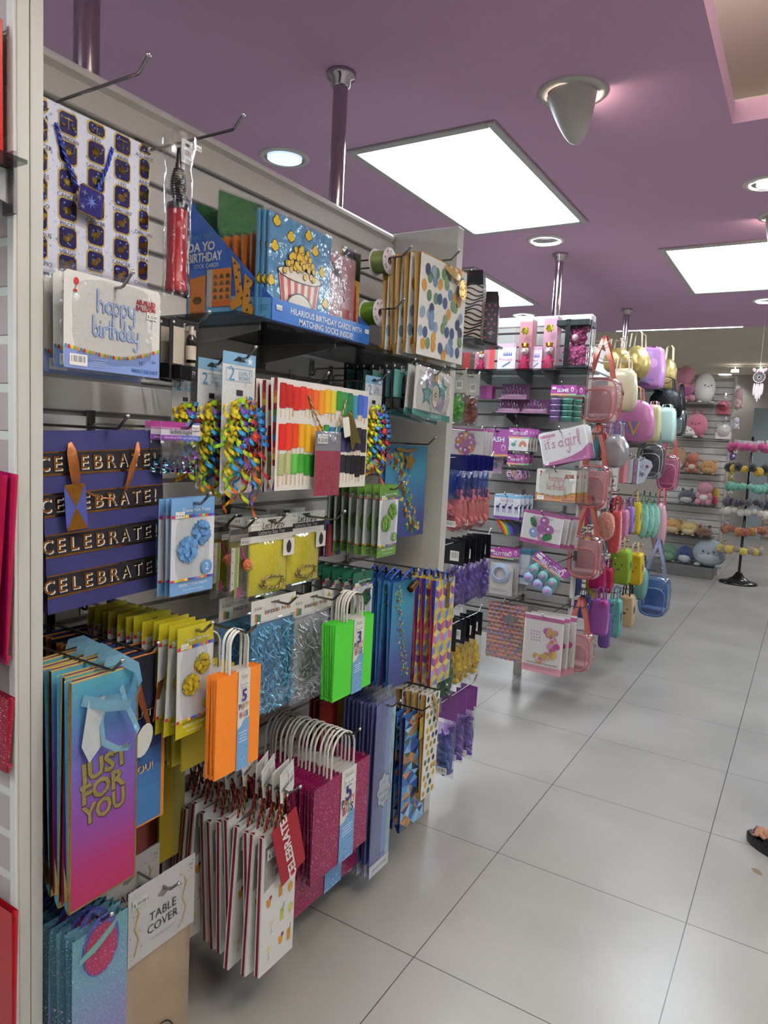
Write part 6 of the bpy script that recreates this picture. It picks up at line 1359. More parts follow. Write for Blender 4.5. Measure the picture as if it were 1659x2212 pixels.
def fluffy(c):
    def f(w, h):
        P = empty('fluffy_purse'); MB(m='plush').ball((-w*.3, 0, -h/2), (w*.35, w*.5, h*.5), c, n=18, fuzz=.05).build('fluffy_body', P)
        b = MB(m='satin'); b.band([(-.01, -w*.2, -h*.05), (-.01, 0, h*.3), (-.01, w*.2, -h*.05)], (0, .004, .001), shade(c, .9)); b.build('strap', P); return P
    return f
SPINEX = -1.37
def bagat(f, l, r_, t_, b_, y, lab, cat, grp=None, hooklab=None, yaw=0., tilt=0., hz=.0):
    c, zt, w_, h_ = rect((Y, l, r_, t_, b_, y)); w_ *= 1.38; zt += h_*.06; h_ *= 1.14; o = f(w_, h_); o.location = (c, y, zt); o.rotation_euler = (tilt, 0, -PI/2+yaw); tag(o, lab, cat, grp)
    if hooklab: hook('x', y+.03, zt+hz, -1.362, c+.04, hooklab)
    return o
CN = {'b83a70': 'pink', '6a3a90': 'violet', '3a8a90': 'teal', 'c8b04a': 'mustard', 'c86a60': 'coral', '8a8c94': 'grey', '3a4a8a': 'blue', '9a2c50': 'wine'}; rg = random.Random(31)
for row, (z0, hh) in enumerate(((1.50, .17), (1.28, .16), (1.06, .16), (.84, .16), (.62, .17), (.42, .15))):
    f0 = None
    for k_, y in enumerate((4.02, 4.22, 4.42, 4.62, 4.82, 5.02)):
        c_ = list(CN)[(row*3+k_*5) % 8]; o = tote(c_, strap=c_, face=False, m=('gloss', 'fabric', 'satin')[k_ % 3], e=.4, d=.04, sh=.3)(.12+rg.uniform(-.02, .02), hh); o.location = (-1.17+rg.uniform(-.03, .03), y, z0); o.rotation_euler = (0, 0, rg.uniform(-.3, .3))
        tag(o, '%s purse behind the front bags, %s row from the top, place %s from the corner' % (CN[c_], ('first', 'second', 'third', 'fourth', 'fifth', 'sixth')[row], ('one', 'two', 'three', 'four', 'five', 'six')[k_]), 'purse', 'small purses hanging close to the slats of the second unit')
        hook('x', y, z0+hh*.27, -1.362, -1.12, 'hook of the %s purse behind the front bags, %s row, place %s' % (CN[c_], ('top', 'second', 'third', 'fourth', 'fifth', 'lowest')[row], ('one', 'two', 'three', 'four', 'five', 'six')[k_]))
BG = 'clear pink backpacks hanging at the corner of the second unit'
bagat(clear_backpack(deco=['heart']), 1258, 1321, 818, 906, 3.86, 'clear pink backpack with red hearts, topmost at the corner', 'backpack', BG, 'hook holding the heart backpack', hz=.17)
bagat(clear_backpack(deco=['2c4a9a', 'c8b83a', '23232c', 'b0505a']), 1250, 1303, 1008, 1095, 3.84, 'clear pink backpack with letter patches, second from the top at the corner', 'backpack', BG, 'hook holding the letter patch backpack', hz=.17)
bagat(clear_backpack(deco=['2c5ab0', '4a9a3a', 'd09a2c', '3a9aa8', '8a3a9a']), 1232, 1286, 1162, 1246, 3.80, 'clear pink backpack with rainbow patches, third from the top at the corner', 'backpack', BG, 'hook holding the rainbow patch backpack', hz=.17)
bagat(clear_backpack(deco=['b02c7a', 'd0b03a', '4a3a9a', 'c05a8a']), 1218, 1266, 1372, 1446, 3.78, 'clear pink backpack with star and lips patches, lowest at the corner', 'backpack', BG, 'hook holding the lowest clear backpack', hz=.14)
BB = [
 (tote('cfc4a4', strap='d8c8b0', face=False, m='gloss', e=.5, d=.1), 1318, 1364, 800, 882, 4.35, 'cream padded bag right behind the heart backpack', 'bag'),
 (roundbag('b0985c', strap='d8c0a8', d=.12), 1306, 1350, 752, 800, 4.45, 'gold metallic bag behind the coral straps', 'bag'),
 (roundbag('b8a468', d=.14), 1348, 1392, 748, 816, 4.7, 'large gold metallic backpack on the upper glass shelf', 'backpack'),
 (tote('a878b0', strap='a878b0', face=False, m='gloss', sh=.02, d=.12, fn=lambda b: (b.txt('DREAM', .4, .8, .12, '5a7ab8', 3, W=.6), b.el(.6, .4, .2, None, 'c890c8', 2))), 1384, 1424, 754, 832, 5.0, 'iridescent lilac tote beside the gold backpack', 'bag'),
 (roundbag('a8925c', strap='c8b890'), 1428, 1455, 778, 842, 5.6, 'small gold purse at the far end of the upper row', 'bag'),
 (tote('16161a', strap='16161a', face=False, m='satin', e=.7, d=.1), 1406, 1462, 842, 905, 5.5, 'black satin drawstring bag', 'bag'),
 (clear_backpack(trim='2a2a2c', straps='2a2a2c', body=(.9, .93, .92), pocket='8a9490'), 1452, 1476, 886, 938, 5.9, 'clear bag with black trim at the far end', 'bag'),
 (tote('c078a8', strap='d09a80', face=False, m='gloss', e=.5, d=.11, fn=lambda b: (b.txt('LOVE', .45, .68, .3, '5a7ab8', 3, W=.5), b.txt('V', .62, .68, .3, 'd0a04a', 5))), 1322, 1396, 868, 948, 4.55, 'pink iridescent duffel bag lettered in bright colours', 'bag'),
 (tote('b8b088', strap='d8a0b0', face=False, m='gloss', e=.35, d=.1, sh=.1), 1396, 1420, 878, 950, 4.95, 'pastel rainbow striped bag on the middle shelf', 'bag'),
 (tote('a8c0b8', strap='b8c8c8', face=False, m='gloss', e=.35, d=.1, sh=.1), 1420, 1452, 884, 952, 5.2, 'mint and pink shimmering bag at the right of the middle shelf', 'bag'),
 (roundbag('b0b2b6', d=.08, strap='b0b2b6'), 1304, 1348, 942, 1005, 4.3, 'round silver backpack with a shiny zip', 'backpack'),
 (clear_backpack(trim='8a8c90', straps='8a8c90', body=(.75, .77, .78), pocket='5a5c60'), 1380, 1424, 962, 1030, 5.0, 'smoky clear bag behind the white tag', 'bag'),
 (clear_backpack(trim='c06a88', straps='c86a6a', body=(.95, .8, .88), pocket='b87a90'), 1424, 1458, 985, 1055, 5.5, 'pink clear backpack at the right end of the third row', 'backpack'),
 (tote('c84a50', strap='c84a50', face=False, m='plush', e=.4, d=.06), 1316, 1336, 1108, 1190, 4.35, 'red ruffled purse hanging in the middle', 'purse'),
 (tote('b87090', 'b04a6a', strap='c08898', d=.08), 1330, 1350, 1105, 1160, 4.6, 'pink animal face purse with a mint patch', 'purse'),
 (tote('9070b0', '2a2a30', strap='9070b0', d=.08), 1346, 1364, 1098, 1150, 4.8, 'lilac cat face purse', 'purse'),
 (tote('c8b02c', '2c5a9a', strap='d8c8a0', d=.08), 1358, 1378, 1088, 1150, 4.95, 'yellow animal purse with a long strap', 'purse'),
 (tote('c890a0', strap='c8686c', face=False, e=.8, m='gloss', sh=.3, fn=lambda b: [b.stroke([(.2+.12*i, .1), (.25+.12*i, .9)], .05, ['8ab0a8', 'd0a87a', 'b0a0d0', 'a8c0a0'][i % 4], 2) for i in range(5)]), 1410, 1434, 1092, 1186, 5.4, 'pastel striped teardrop backpack', 'backpack'),
 (tote('7a9c24', '2a6a4a', strap='d8b890', d=.13, e=.22), 1320, 1352, 1192, 1258, 4.5, 'lime green lunch tote with cream handles', 'tote bag'),
 (tote('c8a818', 'c0582c', strap='d8b890', d=.12, e=.22), 1356, 1380, 1200, 1260, 4.75, 'yellow duck face lunch tote behind the lime one', 'tote bag'),
 (tote('6a9c94', strap='4a6a80', face=False, m='gloss', e=.6, d=.09), 1364, 1392, 1228, 1292, 5.0, 'mint backpack with blue piping', 'backpack'),
 (clear_backpack(trim='5a7ca8', straps='9aa0c0', body=(.72, .82, .95), pocket='6a8ab0', deco=['b05a6a', '7a9ac8']), 1385, 1434, 1250, 1328, 5.2, 'clear blue school bag swinging out at the bottom', 'backpack'),
 (tote('b01f68', strap='c83a7a', face=False, m='satin', d=.08), 1276, 1300, 1222, 1270, 4.2, 'hot pink satin purse under the rainbow patch backpack', 'purse'),
 (tote('a8284c', strap='8a2a6a', face=False, m='gloss', d=.07), 1298, 1318, 1230, 1278, 4.4, 'raspberry purse right of the hot pink one', 'purse'),
 (tote('8a4a98', strap='9a5aa0', face=False, m='gloss', d=.08, pom='b81a8a'), 1276, 1306, 1300, 1368, 4.1, 'purple purse with a magenta pompom', 'purse'),
 (tote('6a4a90', strap='8a6ab0', face=False, m='gloss', d=.06), 1296, 1314, 1330, 1395, 4.3, 'small violet purse beside the pompom purse', 'purse'),
 (tote('5a9c98', '26262c', strap='6a9ab0', d=.09), 1310, 1334, 1300, 1372, 4.4, 'mint penguin face tote', 'tote bag'),
 (tote('b8a078', '3a2a20', strap='1e1c1e', d=.1, e=.2), 1336, 1362, 1290, 1350, 4.7, 'beige bear face tote with a black strap', 'tote bag'),
]
for i, q in enumerate(BB):
    f, l, r_, t_, b_, y, lab, cat = q; o = bagat(f, l, r_, t_, b_, y, lab, cat, hooklab='hook holding the '+' '.join(lab.split()[:12]) if not any(w_ in lab for w_ in ('shelf', 'duffel', 'upper row', 'lilac tote')) else None, hz=.04)
for i in range(3):
    o = bagat(fluffy('7fb8a4'), 1376+i*13, 1396+i*12, 1088+i*2, 1158, 5.05+i*.14, 'mint fluffy purse, %s of the three' % ('left', 'middle', 'right')[i], 'purse', 'mint fluffy purses', hooklab='hook holding the %s mint fluffy purse' % ('left', 'middle', 'right')[i])
bagat(fluffy('c88a78'), 1290, 1320, 1108, 1165, 4.15, 'peach fluffy ball purse with a silver tag', 'purse', hooklab='hook holding the peach fluffy purse')
def wallets(c):
    def f(w, h): b = MB(w, h, 'gloss'); b.box(-.12, 0, -w/2, w/2, -h, 0, c, bev=.003); return b.build('wallet')
    return f
for i, c in enumerate(('c87a80', '8a8c90', '6a3a4a', 'b0b4c0')):
    bagat(wallets(c), 1340+i*10, 1347+i*10, 992+i*2, 1040+i, 4.5+i*.12, ('coral', 'grey', 'maroon', 'pale blue')[i]+' glitter notebook hanging in the third row', 'notebook', 'hanging glitter notebooks', hooklab='hook holding the '+('coral', 'grey', 'maroon', 'pale blue')[i]+' notebook')
def meow(w, h): b = MB(w, h, 'gloss'); b.slab('c4ccd8', .006, cut=w*.2); b.txt('CAT', .5, .35, .3, '8a94a8', 2, W=.7); b.txt('MEOW', .45, .62, .26, '2a2c34', 4, W=.75, bold=.02); b.el(.75, .25, .08, None, 'b04a4c', 3); return b.build('hanging_sign')
bagat(meow, 1378, 1408, 994, 1042, 4.9, 'tilted white tag lettered MEOW in black', 'tag', tilt=-.4)
for (px0, px1, py, y0, y1, lab) in ((1352, 1432, 826, 4.55, 5.7, 'upper glass shelf under the gold backpack'), (1318, 1452, 954, 4.45, 5.4, 'lower glass shelf under the iridescent duffel')):
    z = at((px0+px1)/2, py+4, 0, -1.02)[2]; glass_shelf(-1.36, -.98, y0, y1, z, lab, (y0+.15, y1-.15))
# ------------------------------------------------------------------ plush shelves at the back
FY = 9.0
t = tag(empty('slatwall_fixture'), 'grey slatwall fixture with five rows of plush toys', 'display stand'); t.location = (-1.19, FY, 0)
b = MB(); slat(b, -.36, .36, .12, 2.27, 'e4ddd6'); b.build('slatted_panel', t, (0, 0, 0), (0, 0, -PI/2))
MB(m='laminate').box(-.37, .37, .025, .05, .0, 2.3, 'b8b3ae').build('back_board', t)
for s1 in (-1, 1): MB(m='laminate').box(s1*.36-.012, s1*.36+.012, -.03, .045, 0, 2.31, 'b0aca8', bev=.003).build('side_post', t)
MB(m='laminate').box(-.36, .36, -.42, 0, 0, .12, '6a6864', bev=.004).build('plinth', t)
SH = [1.965, 1.585, 1.175, .82, .455]
for i, z in enumerate(SH): MB(m='glass').box(-.35, .3, -.34, -.02, z-.008, z, (.55, .6, .6)).build('shelf', t)
def face(b, o, s, eye='1a1a1e', cheek=None, nose='2a2022'):
    for e in (-1, 1):
        b.ball((o[0], o[1]+e*s*.38, o[2]+s*.05), s*.07, eye, 'gloss', n=6)
        if cheek: b.ball((o[0]-s*.06, o[1]+e*s*.55, o[2]-s*.12), s*.1, cheek, n=6)
    b.ball((o[0]+s*.05, o[1], o[2]-s*.08), s*.06, nose, 'gloss', n=6)
def plush(kind, c, c2='e0dcd4', ears='round', face_c=None):
    def f(w, h):
        P = empty('plush_toy'); b = MB(m='plush'); r_ = w/2
        if kind == 'sit':
            b.ball((0, 0, -h*.7), (r_*.7, r_*.85, h*.32), c, n=16); b.ball((.01, 0, -h*.3), (r_*.75, r_*.8, h*.27), c, n=16); b.ball((r_*.7, -r_*.55, -h*.85), (r_*.35, r_*.3, r_*.35), c); b.ball((r_*.7, r_*.55, -h*.85), (r_*.35, r_*.3, r_*.35), c)
            b.ball((r_*.5, -r_*.6, -h*.6), (r_*.25, r_*.25, h*.14), c); b.ball((r_*.5, r_*.6, -h*.6), (r_*.25, r_*.25, h*.14), c); b.ball((r_*.6, 0, -h*.68), (r_*.2, r_*.5, h*.12), c2)
            hz, hr = -h*.3, r_*.75
        else:
            b.ball((0, 0, -h/2), (r_*.8, r_, h/2), c, n=18); b.ball((r_*.18, 0, -h*.62), (r_*.68, r_*.8, h*.34), c2, n=16); hz, hr = -h*.42, r_*.8
            for e in (-1, 1): b.ball((r_*.5, e*r_*.6, -h*.92), (r_*.25, r_*.2, r_*.12), c)
        b.build('body', P); b = MB(m='plush')
        for e in (-1, 1):
            if ears == 'round': b.ball((0, e*hr*.75, hz+hr*.75), hr*.3, c, n=10)
            elif ears == 'tall': b.ball((0, e*hr*.4, hz+hr*1.3), (hr*.14, hr*.2, hr*.6), c, n=10, rot=('X', -e*.2))
            elif ears == 'cat': b.add([(0, e*hr*.85, hz+hr*.4), (0, e*hr*.25, hz+hr*.85), (0, e*hr*.75, hz+hr*1.25), (hr*.2, e*hr*.55, hz+hr*.7)], ((0, 1, 3), (1, 2, 3), (2, 0, 3), (0, 1, 2)), c)
        if ears != 'none': b.build('ears', P)
        b = MB(m='plush'); face(b, (hr*.93 if kind == 'sit' else r_*.8, 0, hz), hr, cheek=face_c); b.build('face', P)
        return P
    return f
TOYS = [
 (plush('sit', 'd08a9c', 'a8508a'), 1457, 1500, 797, 873, 'large pink teddy bear on the top plush shelf', 'teddy bear', 0),
 (plush('blob', 'd2cec8', 'dad6ce', 'cat'), 1502, 1543, 812, 873, 'white and purple round plush beside the pink teddy bear', 'plush toy', 0),
 (plush('blob', 'c87088', 'c87088', 'tall'), 1484, 1526, 897, 944, 'pink bunny plush on the second shelf', 'plush toy', 1),
 (plush('blob', 'd8d4d0', 'dedad6', 'round'), 1462, 1512, 920, 944, 'white seal plush lying in front of the pink bunny', 'plush toy', 1),
 (plush('blob', 'b08a60', 'd6cec4', 'cat'), 1440, 1480, 964, 1014, 'calico cat plush at the left of the third shelf', 'plush toy', 2),
 (plush('sit', 'b86a50', 'd8c8bc', 'cat'), 1482, 1512, 974, 1015, 'orange and white fox plush in the middle of the third shelf', 'plush toy', 2),
 (plush('blob', 'c89058', 'd0a070', 'round', 'c87a5a'), 1514, 1549, 988, 1015, 'orange cat plush at the right of the third shelf', 'plush toy', 2),
 (plush('blob', '5c5a64', 'c8c4c0', 'cat', 'c87a8a'), 1468, 1502, 1046, 1073, 'dark grey cat plush on the fourth shelf', 'plush toy', 3),
 (plush('sit', 'd090a0', 'e0d8c8', 'round'), 1505, 1542, 1026, 1073, 'pink lamb doll with a pale face on the fourth shelf', 'plush toy', 3),
 (plush('blob', 'c8a048', 'c8506a', 'round'), 1538, 1556, 1035, 1070, 'yellow and pink plush peeking from behind the pink lamb', 'plush toy', 3),
 (plush('blob', 'c89858', 'd8bc90', 'round'), 1437, 1471, 1112, 1141, 'tan puppy plush on the fifth shelf', 'plush toy', 4),
 (plush('blob', 'd0b470', 'd8c898', 'round'), 1473, 1505, 1116, 1142, 'pale yellow giraffe plush on the fifth shelf', 'plush toy', 4),
 (plush('blob', '7a5238', '8a6248', 'round'), 1507, 1540, 1124, 1143, 'brown bear plush at the right of the fifth shelf', 'plush toy', 4),
 (plush('blob', 'c8a090', 'd0a898', 'cat'), 1494, 1522, 1104, 1128, 'pink pig plush behind the yellow and brown ones', 'plush toy', 4),
 (plush('blob', 'c0b4a8', '8a5a3a', 'cat'), 1452, 1490, 1094, 1122, 'calico plush behind the tan puppy', 'plush toy', 4),
 (plush('blob', '6a9070', '7aa080', 'none'), 1428, 1461, 1176, 1212, 'green dinosaur plush on the plinth', 'plush toy', 5),
 (plush('blob', '3a4a78', 'c8c8cc', 'none'), 1463, 1497, 1180, 1215, 'navy whale plush on the plinth', 'plush toy', 5),
 (plush('blob', '9aa4aa', 'b0b8bc', 'none'), 1500, 1566, 1172, 1224, 'big grey seal plush at the right end of the plinth', 'plush toy', 5),
]
for i, (f, l, r_, t_, b_, lab, cat, s_) in enumerate(TOYS):
    back = 'behind' in lab; y = FY-(.13 if back else .24); c, zt, w_, h_ = rect((Y, l, r_, t_, b_, y)); zb = ([*SH, .12][s_]); w_ *= 1.16; h_ *= 1.14; o = f(w_, h_); o.location = (c, y, zb+h_); o.rotation_euler = (0, 0, -PI/2+(.5 if 'bear' in lab else 0)); tag(o, lab, cat)
def clutch(c):
    def f(w, h):
        P = empty('clutch_pack'); b = MB(w, h); b.lathe([(w*.36, -.01), (w*.4, 0), (w*.36, .01), (0, .012)], c, 'glitter', n=24, ax=0, o=(0, 0, -h*.6)); b.box(-.01, .01, -w*.42, w*.42, -h*.98, -h*.66, c, 'glitter', bev=.004); b.build('glitter_clutch', P)
        MB(w, h, 'film').pillow(-w/2, w/2, -h, 0, 0, .03, (.97, .96, .96), seed=3, fold=.002).build('plastic_bag', P); return P
    return f
hang(clutch('c04a5c'), (Y, 1546, 1580, 850, 896, FY-.14), 'pink glitter half-round clutch in plastic on the plush fixture', 'clutch bag', hlab='hook holding the pink glitter clutch', wall=FY)
hang(clutch('d8d0c8'), (Y, 1543, 1584, 902, 950, FY-.14), 'white and rose glitter clutch in plastic below the pink one', 'clutch bag', hlab='hook holding the white glitter clutch', wall=FY)
c, zt, w_, h_ = rect((Y, 1588, 1612, 838, 885, FY-.1)); o = plush('sit', 'd0a8ac', 'd8b8b8', 'tall')(w_, h_); o.location = (-.78, FY-.08, zt); o.rotation_euler = (0, 0, -PI/2+.8); tag(o, 'pale pink long-eared bunny hanging on the side of the plush fixture', 'plush toy'); hook('x', FY-.08, zt-.02, -.82, -.74, 'hook holding the pale pink long-eared bunny')
for i, (y_, c_, nm) in enumerate(((900, 'cfc8cc', 'white'), (965, '6a4aa0', 'violet'), (1010, 'd0c060', 'yellow'), (1040, 'dcd8d8', 'pale'), (1085, 'd8d4d6', 'ivory'), (1125, 'b090c0', 'lilac'), (1170, 'c88a98', 'rose'))):
    z = at(1572, y_, 1, FY-.1)[2]; o = plush('sit', c_, 'd8d4d4', 'round')(.075, .15); o.location = (-.775, FY-.12, z); o.rotation_euler = (0, 0, -PI/2+.7); tag(o, 'small '+nm+' plush charm hanging on the right side of the plush fixture', 'plush charm'); hook('x', FY-.12, z-.01, -.82, -.745, 'hook holding the small '+nm+' plush charm')
# ------------------------------------------------------------------ keyring spinner
SX, SY = -.565, 8.6
t = tag(empty('keyring_spinner'), 'black revolving rack of pompom keyrings on a flared base', 'display rack'); t.location = (SX, SY, 0)
MB(m='gloss').lathe([(0, .13), (.018, .13), (.03, .12), (.06, .07), (.13, .03), (.19, .018), (.195, 0), (0, 0)], '141416', n=32).build('base', t)
MB(m='gloss').lathe([(.014, .1), (.014, 1.62), (0, 1.62)], '17171a', n=10).build('pole', t)
TZ = [at(1605, y_, 1, SY)[2] for y_ in (952, 1000, 1038, 1072, 1092, 1130, 1172)]
TIER = [('c8388a', 'c0507a'), ('c8a018', '1c1c22'), ('6fb49c', '6fb49c'), ('2c2038', '4a4a50'), ('cfc8bc', 'c8c0b4'), ('a06a34', '9a4a3c'), ('9a8a7a', 'c8b04a')]
for z in TZ:
    b = MB(m='gloss'); b.lathe([(.015, -.012), (.05, -.012), (.05, .012), (.015, .012)], '17171a', n=12)
    for k_ in range(12): a = k_*PI/6; b.tube([(.04*math.cos(a), .04*math.sin(a), 0), (.2*math.cos(a), .2*math.sin(a), 0), (.21*math.cos(a), .21*math.sin(a), .012)], .002, '1c1c20', n=4)
    b.build('hook_ring', t)
def keyring(c, s=1., ears=False):
    P = empty('pompom_keyring'); MB(m='plush').ball((0, 0, -.075), .03*s, c, n=14, fuzz=.08).build('pompom', P)
    MB(m='chrome').tube([(0, .011*math.cos(a), -.02+.014*math.sin(a)) for a in [k_*PI/4 for k_ in range(8)]], .0015, 'b8a070', n=4, closed=True).tube([(0, 0, -.032), (0, 0, -.05)], .0015, 'b8a070', n=4).build('ring', P)
    if c in ('c8388a', 'c0507a'): MB(m='paper').box(-.032, -.03, -.04, .04, -.12, .0, 'cfc8c8').build('backing_card', P)
    if ears: MB(m='plush').ball((0, -.02*s, -.05), .012*s, c, n=8).ball((0, .02*s, -.05), .012*s, c, n=8).build('ears', P)
    return P
NM = ['pink', 'yellow and black', 'mint', 'dark', 'white furry', 'brown', 'mixed plush']
protos = {}
for ti, z in enumerate(TZ):
    for k_ in range(18):
        a = k_*PI/9+PI; ca, sa = math.cos(a), math.sin(a)
        if sa > .6: continue
        c = TIER[ti][k_ % 2]; key = (c, ti >= 5)
        if key in protos: o = dup(protos[key])
        else: o = protos[key] = keyring(c, 1.5, ti >= 5)
        if ti == 6: pass
        rj = .195+rnd.uniform(-.02, .02); o.location = (SX+rj*ca, SY+rj*sa, z+.004+rnd.uniform(-.012, .01)+(.025 if c == '1c1c22' else 0)); o.rotation_euler = (0, 0, a+rnd.uniform(-.2, .2)); k__ = rnd.uniform(.75, 1.15); o.scale = (k__,)*3; tag(o, NM[ti]+' pompom keyring on the revolving rack', 'keyring', NM[ti]+' pompom keyrings on one ring of the rack')
# ------------------------------------------------------------------ unicorn dream catcher
p = at(1640, 815, 1, 6.2); P = empty('dream_catcher'); P.location = p; P.rotation_euler = (0, 0, -PI/2); k = .62
b = MB(m='satin'); b.tube([(0, .065*k*math.cos(a), .065*k*math.sin(a)) for a in [i*PI/12 for i in range(24)]], .004, 'd0c0c4', n=6, closed=True); b.build('hoop', P)
b = MB(m='paper')
for i in range(12): a0, a1 = i*PI/6, (i+5)*PI/6; b.tube([(0, .063*k*math.cos(a0), .063*k*math.sin(a0)), (0, .063*k*math.cos(a1), .063*k*math.sin(a1))], .0008, 'c8c4c8', n=4)
b.build('web', P)
MB(m='foil').lathe([(.012*k, .085*k), (.0, .2*k)], 'c8b8a0', n=10).build('horn', P)
for e in (-1, 1): MB(m='plush').ball((0, e*.06*k, .09*k), (.006*k, .022*k, .03*k), 'd0b4b8', n=10, rot=('X', -e*.6)).build('ear', P)
MB(m='fabric').ball((.008, -.01*k, .068*k), .016*k, 'c87a90').ball((.008, .02*k, .07*k), .013*k, 'd8b0b8').build('flowers', P)
for i, (y, L) in enumerate(((-.045, .16), (-.02, .2), (0, .24), (.025, .2), (.045, .15))):
    b = MB(m='paper'); b.ball((0, y*k, -(.07+L*.5)*k), (.003, .016*k, L*.5*k), 'd6c4c4', n=10); b.build('feather', P)
MB(m='paper').tube([(0, 0, .06*k), (0, 0, CEIL-p[2])], .0008, 'c8c8c8', n=4).build('string', P)
tag(P, 'unicorn dream catcher with white feathers hanging at the right edge', 'dream catcher')
# ------------------------------------------------------------------ far end of the shop
b = MB(); slat(b, -.9, .9, .0, 2.1, 'b8a898'); o = struct(b.build('wall_far', None, (.28, 13.9, 0), (0, 0, -PI/2)))
struct(MB(m='plaster').box(-.92, -.62, 13.6, 13.99, 0, 2.25, '8a9498').build('trim_2'))
o = MB(m='fabric').lathe([(0, .1), (.07, .09), (.09, .01), (.2, .0), (.205, -.006)], 'a88a5c', n=24, ax=1).build('straw_hat'); p = at(1652, 928, 1, 13.8); o.location = (p[0], 13.8, p[2]); o.rotation_euler = (0, 0, PI); tag(o, 'round straw hat on the far slatted wall', 'hat')
t = tag(empty('track_light'), 'pair of bright spot lamps on a rail in the far distance', 'ceiling light'); p = at(1610, 836, 1, 12.5); t.location = (p[0], 12.5, 2.85)
MB(m='gloss').box(-.3, .3, -.02, .02, -.03, 0, 'c8c4c0').build('rail', t)
for s1 in (-.17, .2): MB(m='lamp').lathe([(0, -.11), (.06, -.11), (.05, -.07), (0, -.07)], (1, .95, .85), n=14, o=(s1, 0, 0)).build('lamp_head', t); 
for s1 in (-.17, .2): MB(m='gloss').tube([(s1, 0, -.03), (s1, 0, -.08)], .01, 'd0ccc8').build('stem', t)
# ------------------------------------------------------------------ left edge: the neighbouring bay
def redbox(w, h): b = MB(w, h, 'gloss'); b.box(-.06, 0, -w/2, w/2, -h, 0, 'a81c1c', bev=.001); b.r(0, 1, .9, 1, '6a9a7a', 1); b.txt('O', .8, .5, .4, 'e0d8d0', 2); return b.build('boxed_toy')
z = at(41, 345, 1, .648)[2]
t = glass_shelf(0, .2, 0, .3, z, 'glass shelf at the left edge under the red box', (.05, .25), th=.006); t.location = (-1.365, .659, z); t.rotation_euler = (0, 0, -PI/2)
c, zt, w_, h_ = rect((Y, -60, 10, 60, 322, .652)); o = redbox(w_, zt-z-.001); o.location = (c, .59, zt); o.rotation_euler = (0, 0, -PI/2); tag(o, 'red box on a glass shelf at the left edge of the photo', 'box')
hang(lambda w, h: bag_body(w, h, .012, '9a1450', 'b02050', 'gloss', name='gift_bag'), (Y, -70, 25, 1015, 1420, .645), 'crimson gift bag at the left edge, upper of the red ones', 'gift bag', 'crimson bags at the left edge', 3, -.016, 'crimson gift bag overlapping the upper one at the left edge', tilt=-.06)
hang(lambda w, h: bag_body(w, h, .012, '8e1830', 'a02038', 'glitter', name='gift_bag'), (Y, -60, 18, 1492, 1650, .645), 'small red gift bag at the left edge, between the crimson and the bright red', 'gift bag', tilt=-.05)
hang(lambda w, h: bag_body(w, h, .012, 'a8121c', 'b02028', 'gloss', name='gift_bag'), (Y, -60, 26, 1945, 2300, .645), 'bright red gift bag at the bottom left corner', 'gift bag')
# ------------------------------------------------------------------ floor bits
SK = 'a87860'
P = empty('person'); P.location = (-.052, 2.79, 0); P.rotation_euler = (0, 0, math.radians(-38))
# local frame: toes at the origin pointing to -x; x grows towards the heel, +y is the big-toe side
def foot(b, oy, z0=.036, k=.8, side=1):
    for (x, y, z, rx, ry, rz) in ((.09, 0, .018, .05, .036, .018), (.11, .0, .03, .055, .032, .026), (.15, 0, .045, .045, .028, .038), (.185, 0, .028, .028, .026, .026), (.165, 0, .08, .03, .026, .05)):
        b.ball((x*k, oy+y*k, z0+z*k), (rx*k, ry*k, rz*k), SK, 'fabric', n=16)
    for i, (x, r_) in enumerate(((.0, .0125), (.005, .0095), (.012, .009), (.021, .0085), (.032, .008))):
        y = (.027-.0145*i-(0 if i == 0 else .003))*side
        q = [(.055*k, oy+y*k*.9, z0+.018*k), ((x+.028)*k, oy+y*k, z0+.02*k), ((x+.014)*k, oy+y*k*1.02, z0+.013*k), ((x+.003)*k, oy+y*k*1.02, z0+.009*k)]
        b.tube(q, [r_*k*1.1, r_*k*.95, r_*k, r_*k*.7], SK, 'fabric', n=10)
        b.ball(((x+.002)*k, oy+y*k*1.02, z0+.009*k), (r_*k*.9, r_*k*.95, r_*k*.85), SK, 'fabric', n=10)
b = MB(m='fabric')
for oy, sd in ((0, 1), (.2, -1)):
    foot(b, oy, side=sd); b.lathe([(.024, .09), (.026, .14), (.034, .24), (.038, .3), (.034, .36), (.045, .46), (.055, .58), (.06, .66)], SK, 'fabric', n=16, o=(.135, oy, 0))
b.lathe([(.06, .62), (.11, .66), (.12, .72), (.09, .84), (.1, .95), (.1, 1.04), (.05, 1.1), (.036, 1.12), (.036, 1.17)], SK, 'fabric', n=20, o=(.14, .1, 0))
b.ball((.13, .1, 1.24), (.075, .062, .088), SK, 'fabric', n=18); b.ball((.055, .1, 1.235), (.013, .01, .015), SK, 'fabric', n=8)
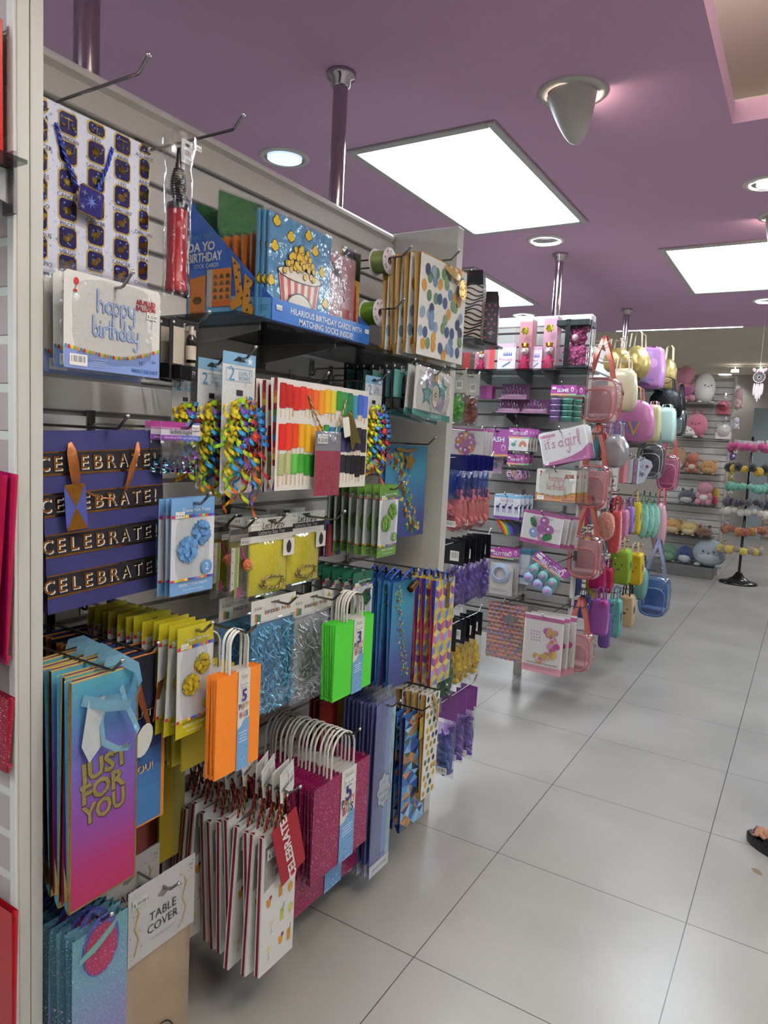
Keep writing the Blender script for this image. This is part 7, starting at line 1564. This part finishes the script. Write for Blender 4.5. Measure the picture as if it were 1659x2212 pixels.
for sd in (-1, 1):
    sy = .1+sd*.12; b.tube([(.14, sy-sd*.02, 1.06), (.145, sy+sd*.02, .95), (.15, sy+sd*.03, .84), (.13, sy+sd*.03, .72), (.12, sy+sd*.03, .66)], [.034, .03, .026, .02, .016], SK, 'fabric', n=10)
    b.ball((.115, sy+sd*.03, .63), (.022, .011, .034), SK, 'fabric', n=10)
    for i in range(4): b.tube([(.10+.011*i, sy+sd*.03, .61), (.098+.011*i, sy+sd*.032, .585), (.092+.011*i, sy+sd*.03, .56+.004*abs(i-1))], [.006, .0055, .0045], SK, 'fabric', n=6)
    b.tube([(.1, sy+sd*.025, .64), (.085, sy+sd*.015, .615), (.082, sy+sd*.012, .595)], [.007, .006, .005], SK, 'fabric', n=6)
    for e in (-1,): b.ball((.062, .1+sd*.025, 1.252), (.008, .01, .007), 'e0dcd8', 'gloss', n=8); b.ball((.056, .1+sd*.025, 1.252), (.004, .005, .005), '2a1c14', 'gloss', n=6); b.ball((.13, .1+sd*.063, 1.238), (.014, .006, .02), SK, 'fabric', n=8)
b.ball((.06, .1, 1.2), (.008, .02, .006), '94504a', 'gloss', n=8)
b.build('body', P)
for oy, sd in ((0, 1), (.2, -1)):
    o = []
    for i in range(32):
        a = 2*PI*i/32; o.append((.085+.103*math.cos(a), oy+(.036+.006*math.cos(a*1)*-1)*math.sin(a)*(1.0)))
    n = 32; b = MB(m='rubber'); vs = [(.085+(x-.085)*.97, oy+(y-oy)*.95, 0) for x, y in o]+[(x, y, .012) for x, y in o]+[(x, y, .03) for x, y in o]+[(.085+(x-.085)*.93, oy+(y-oy)*.9, .037) for x, y in o]
    b.add(vs, [tuple(range(n-1, -1, -1)), tuple(range(3*n, 4*n))]+[(j*n+i, j*n+(i+1) % n, (j+1)*n+(i+1) % n, (j+1)*n+i) for j in range(3) for i in range(n)], '121213')
    s0 = b.build('sandal', P)
    b = MB(m='rubber'); b.band([(.088, oy+.037*math.cos(a), .036+.034*math.sin(a)) for a in [PI*i/12 for i in range(13)]], (.014, 0, .006), '131314'); b.build('sandal_strap', s0)
    b = MB(m='gloss')
    for i, (x, r_) in enumerate(((.0, .0125), (.005, .0095), (.012, .009), (.021, .0085), (.032, .008))): y = (.027-.0145*i-(0 if i == 0 else .003))*sd; b.ball(((x+.003)*.8, oy+y*.82, .036+.016*.8), (.006 if i == 0 else .004, r_*.55, .0035), '1c1c3c', n=8)
    b.build('toenail', P)
b = MB(m='fabric'); b.lathe([(.15, .42), (.14, .6), (.125, .72), (.098, .84), (.108, .95), (.108, 1.03), (.075, 1.09), (.05, 1.1)], '26262c', n=24, o=(.14, .1, 0)); b.build('black_dress', P)
b = MB(m='plush'); b.ball((.15, .1, 1.255), (.076, .07, .09), '2a1d16', n=18); b.tube([(.19, .1, 1.28), (.22, .1, 1.18), (.215, .1, 1.06)], [.05, .04, .02], '2a1d16', n=12); b.build('hair', P)
tag(P, 'person in black platform sandals with dark toenails, toes showing at the right edge', 'person')
p = at(1635, 1885, 2, 0); b = MB(m='paper'); b.add([(-.02, 0, .004), (-.008, -.007, .0), (.01, -.006, .001), (.022, 0, .003), (.008, .004, .009), (-.008, .004, .01)], ((0, 1, 4, 5), (1, 2, 3, 4)), '7a6656'); o = b.build('dry_leaf', None, (p[0], p[1], .0), (0, 0, -.5)); tag(o, 'small curled dry leaf on the floor near the sandal', 'leaf')
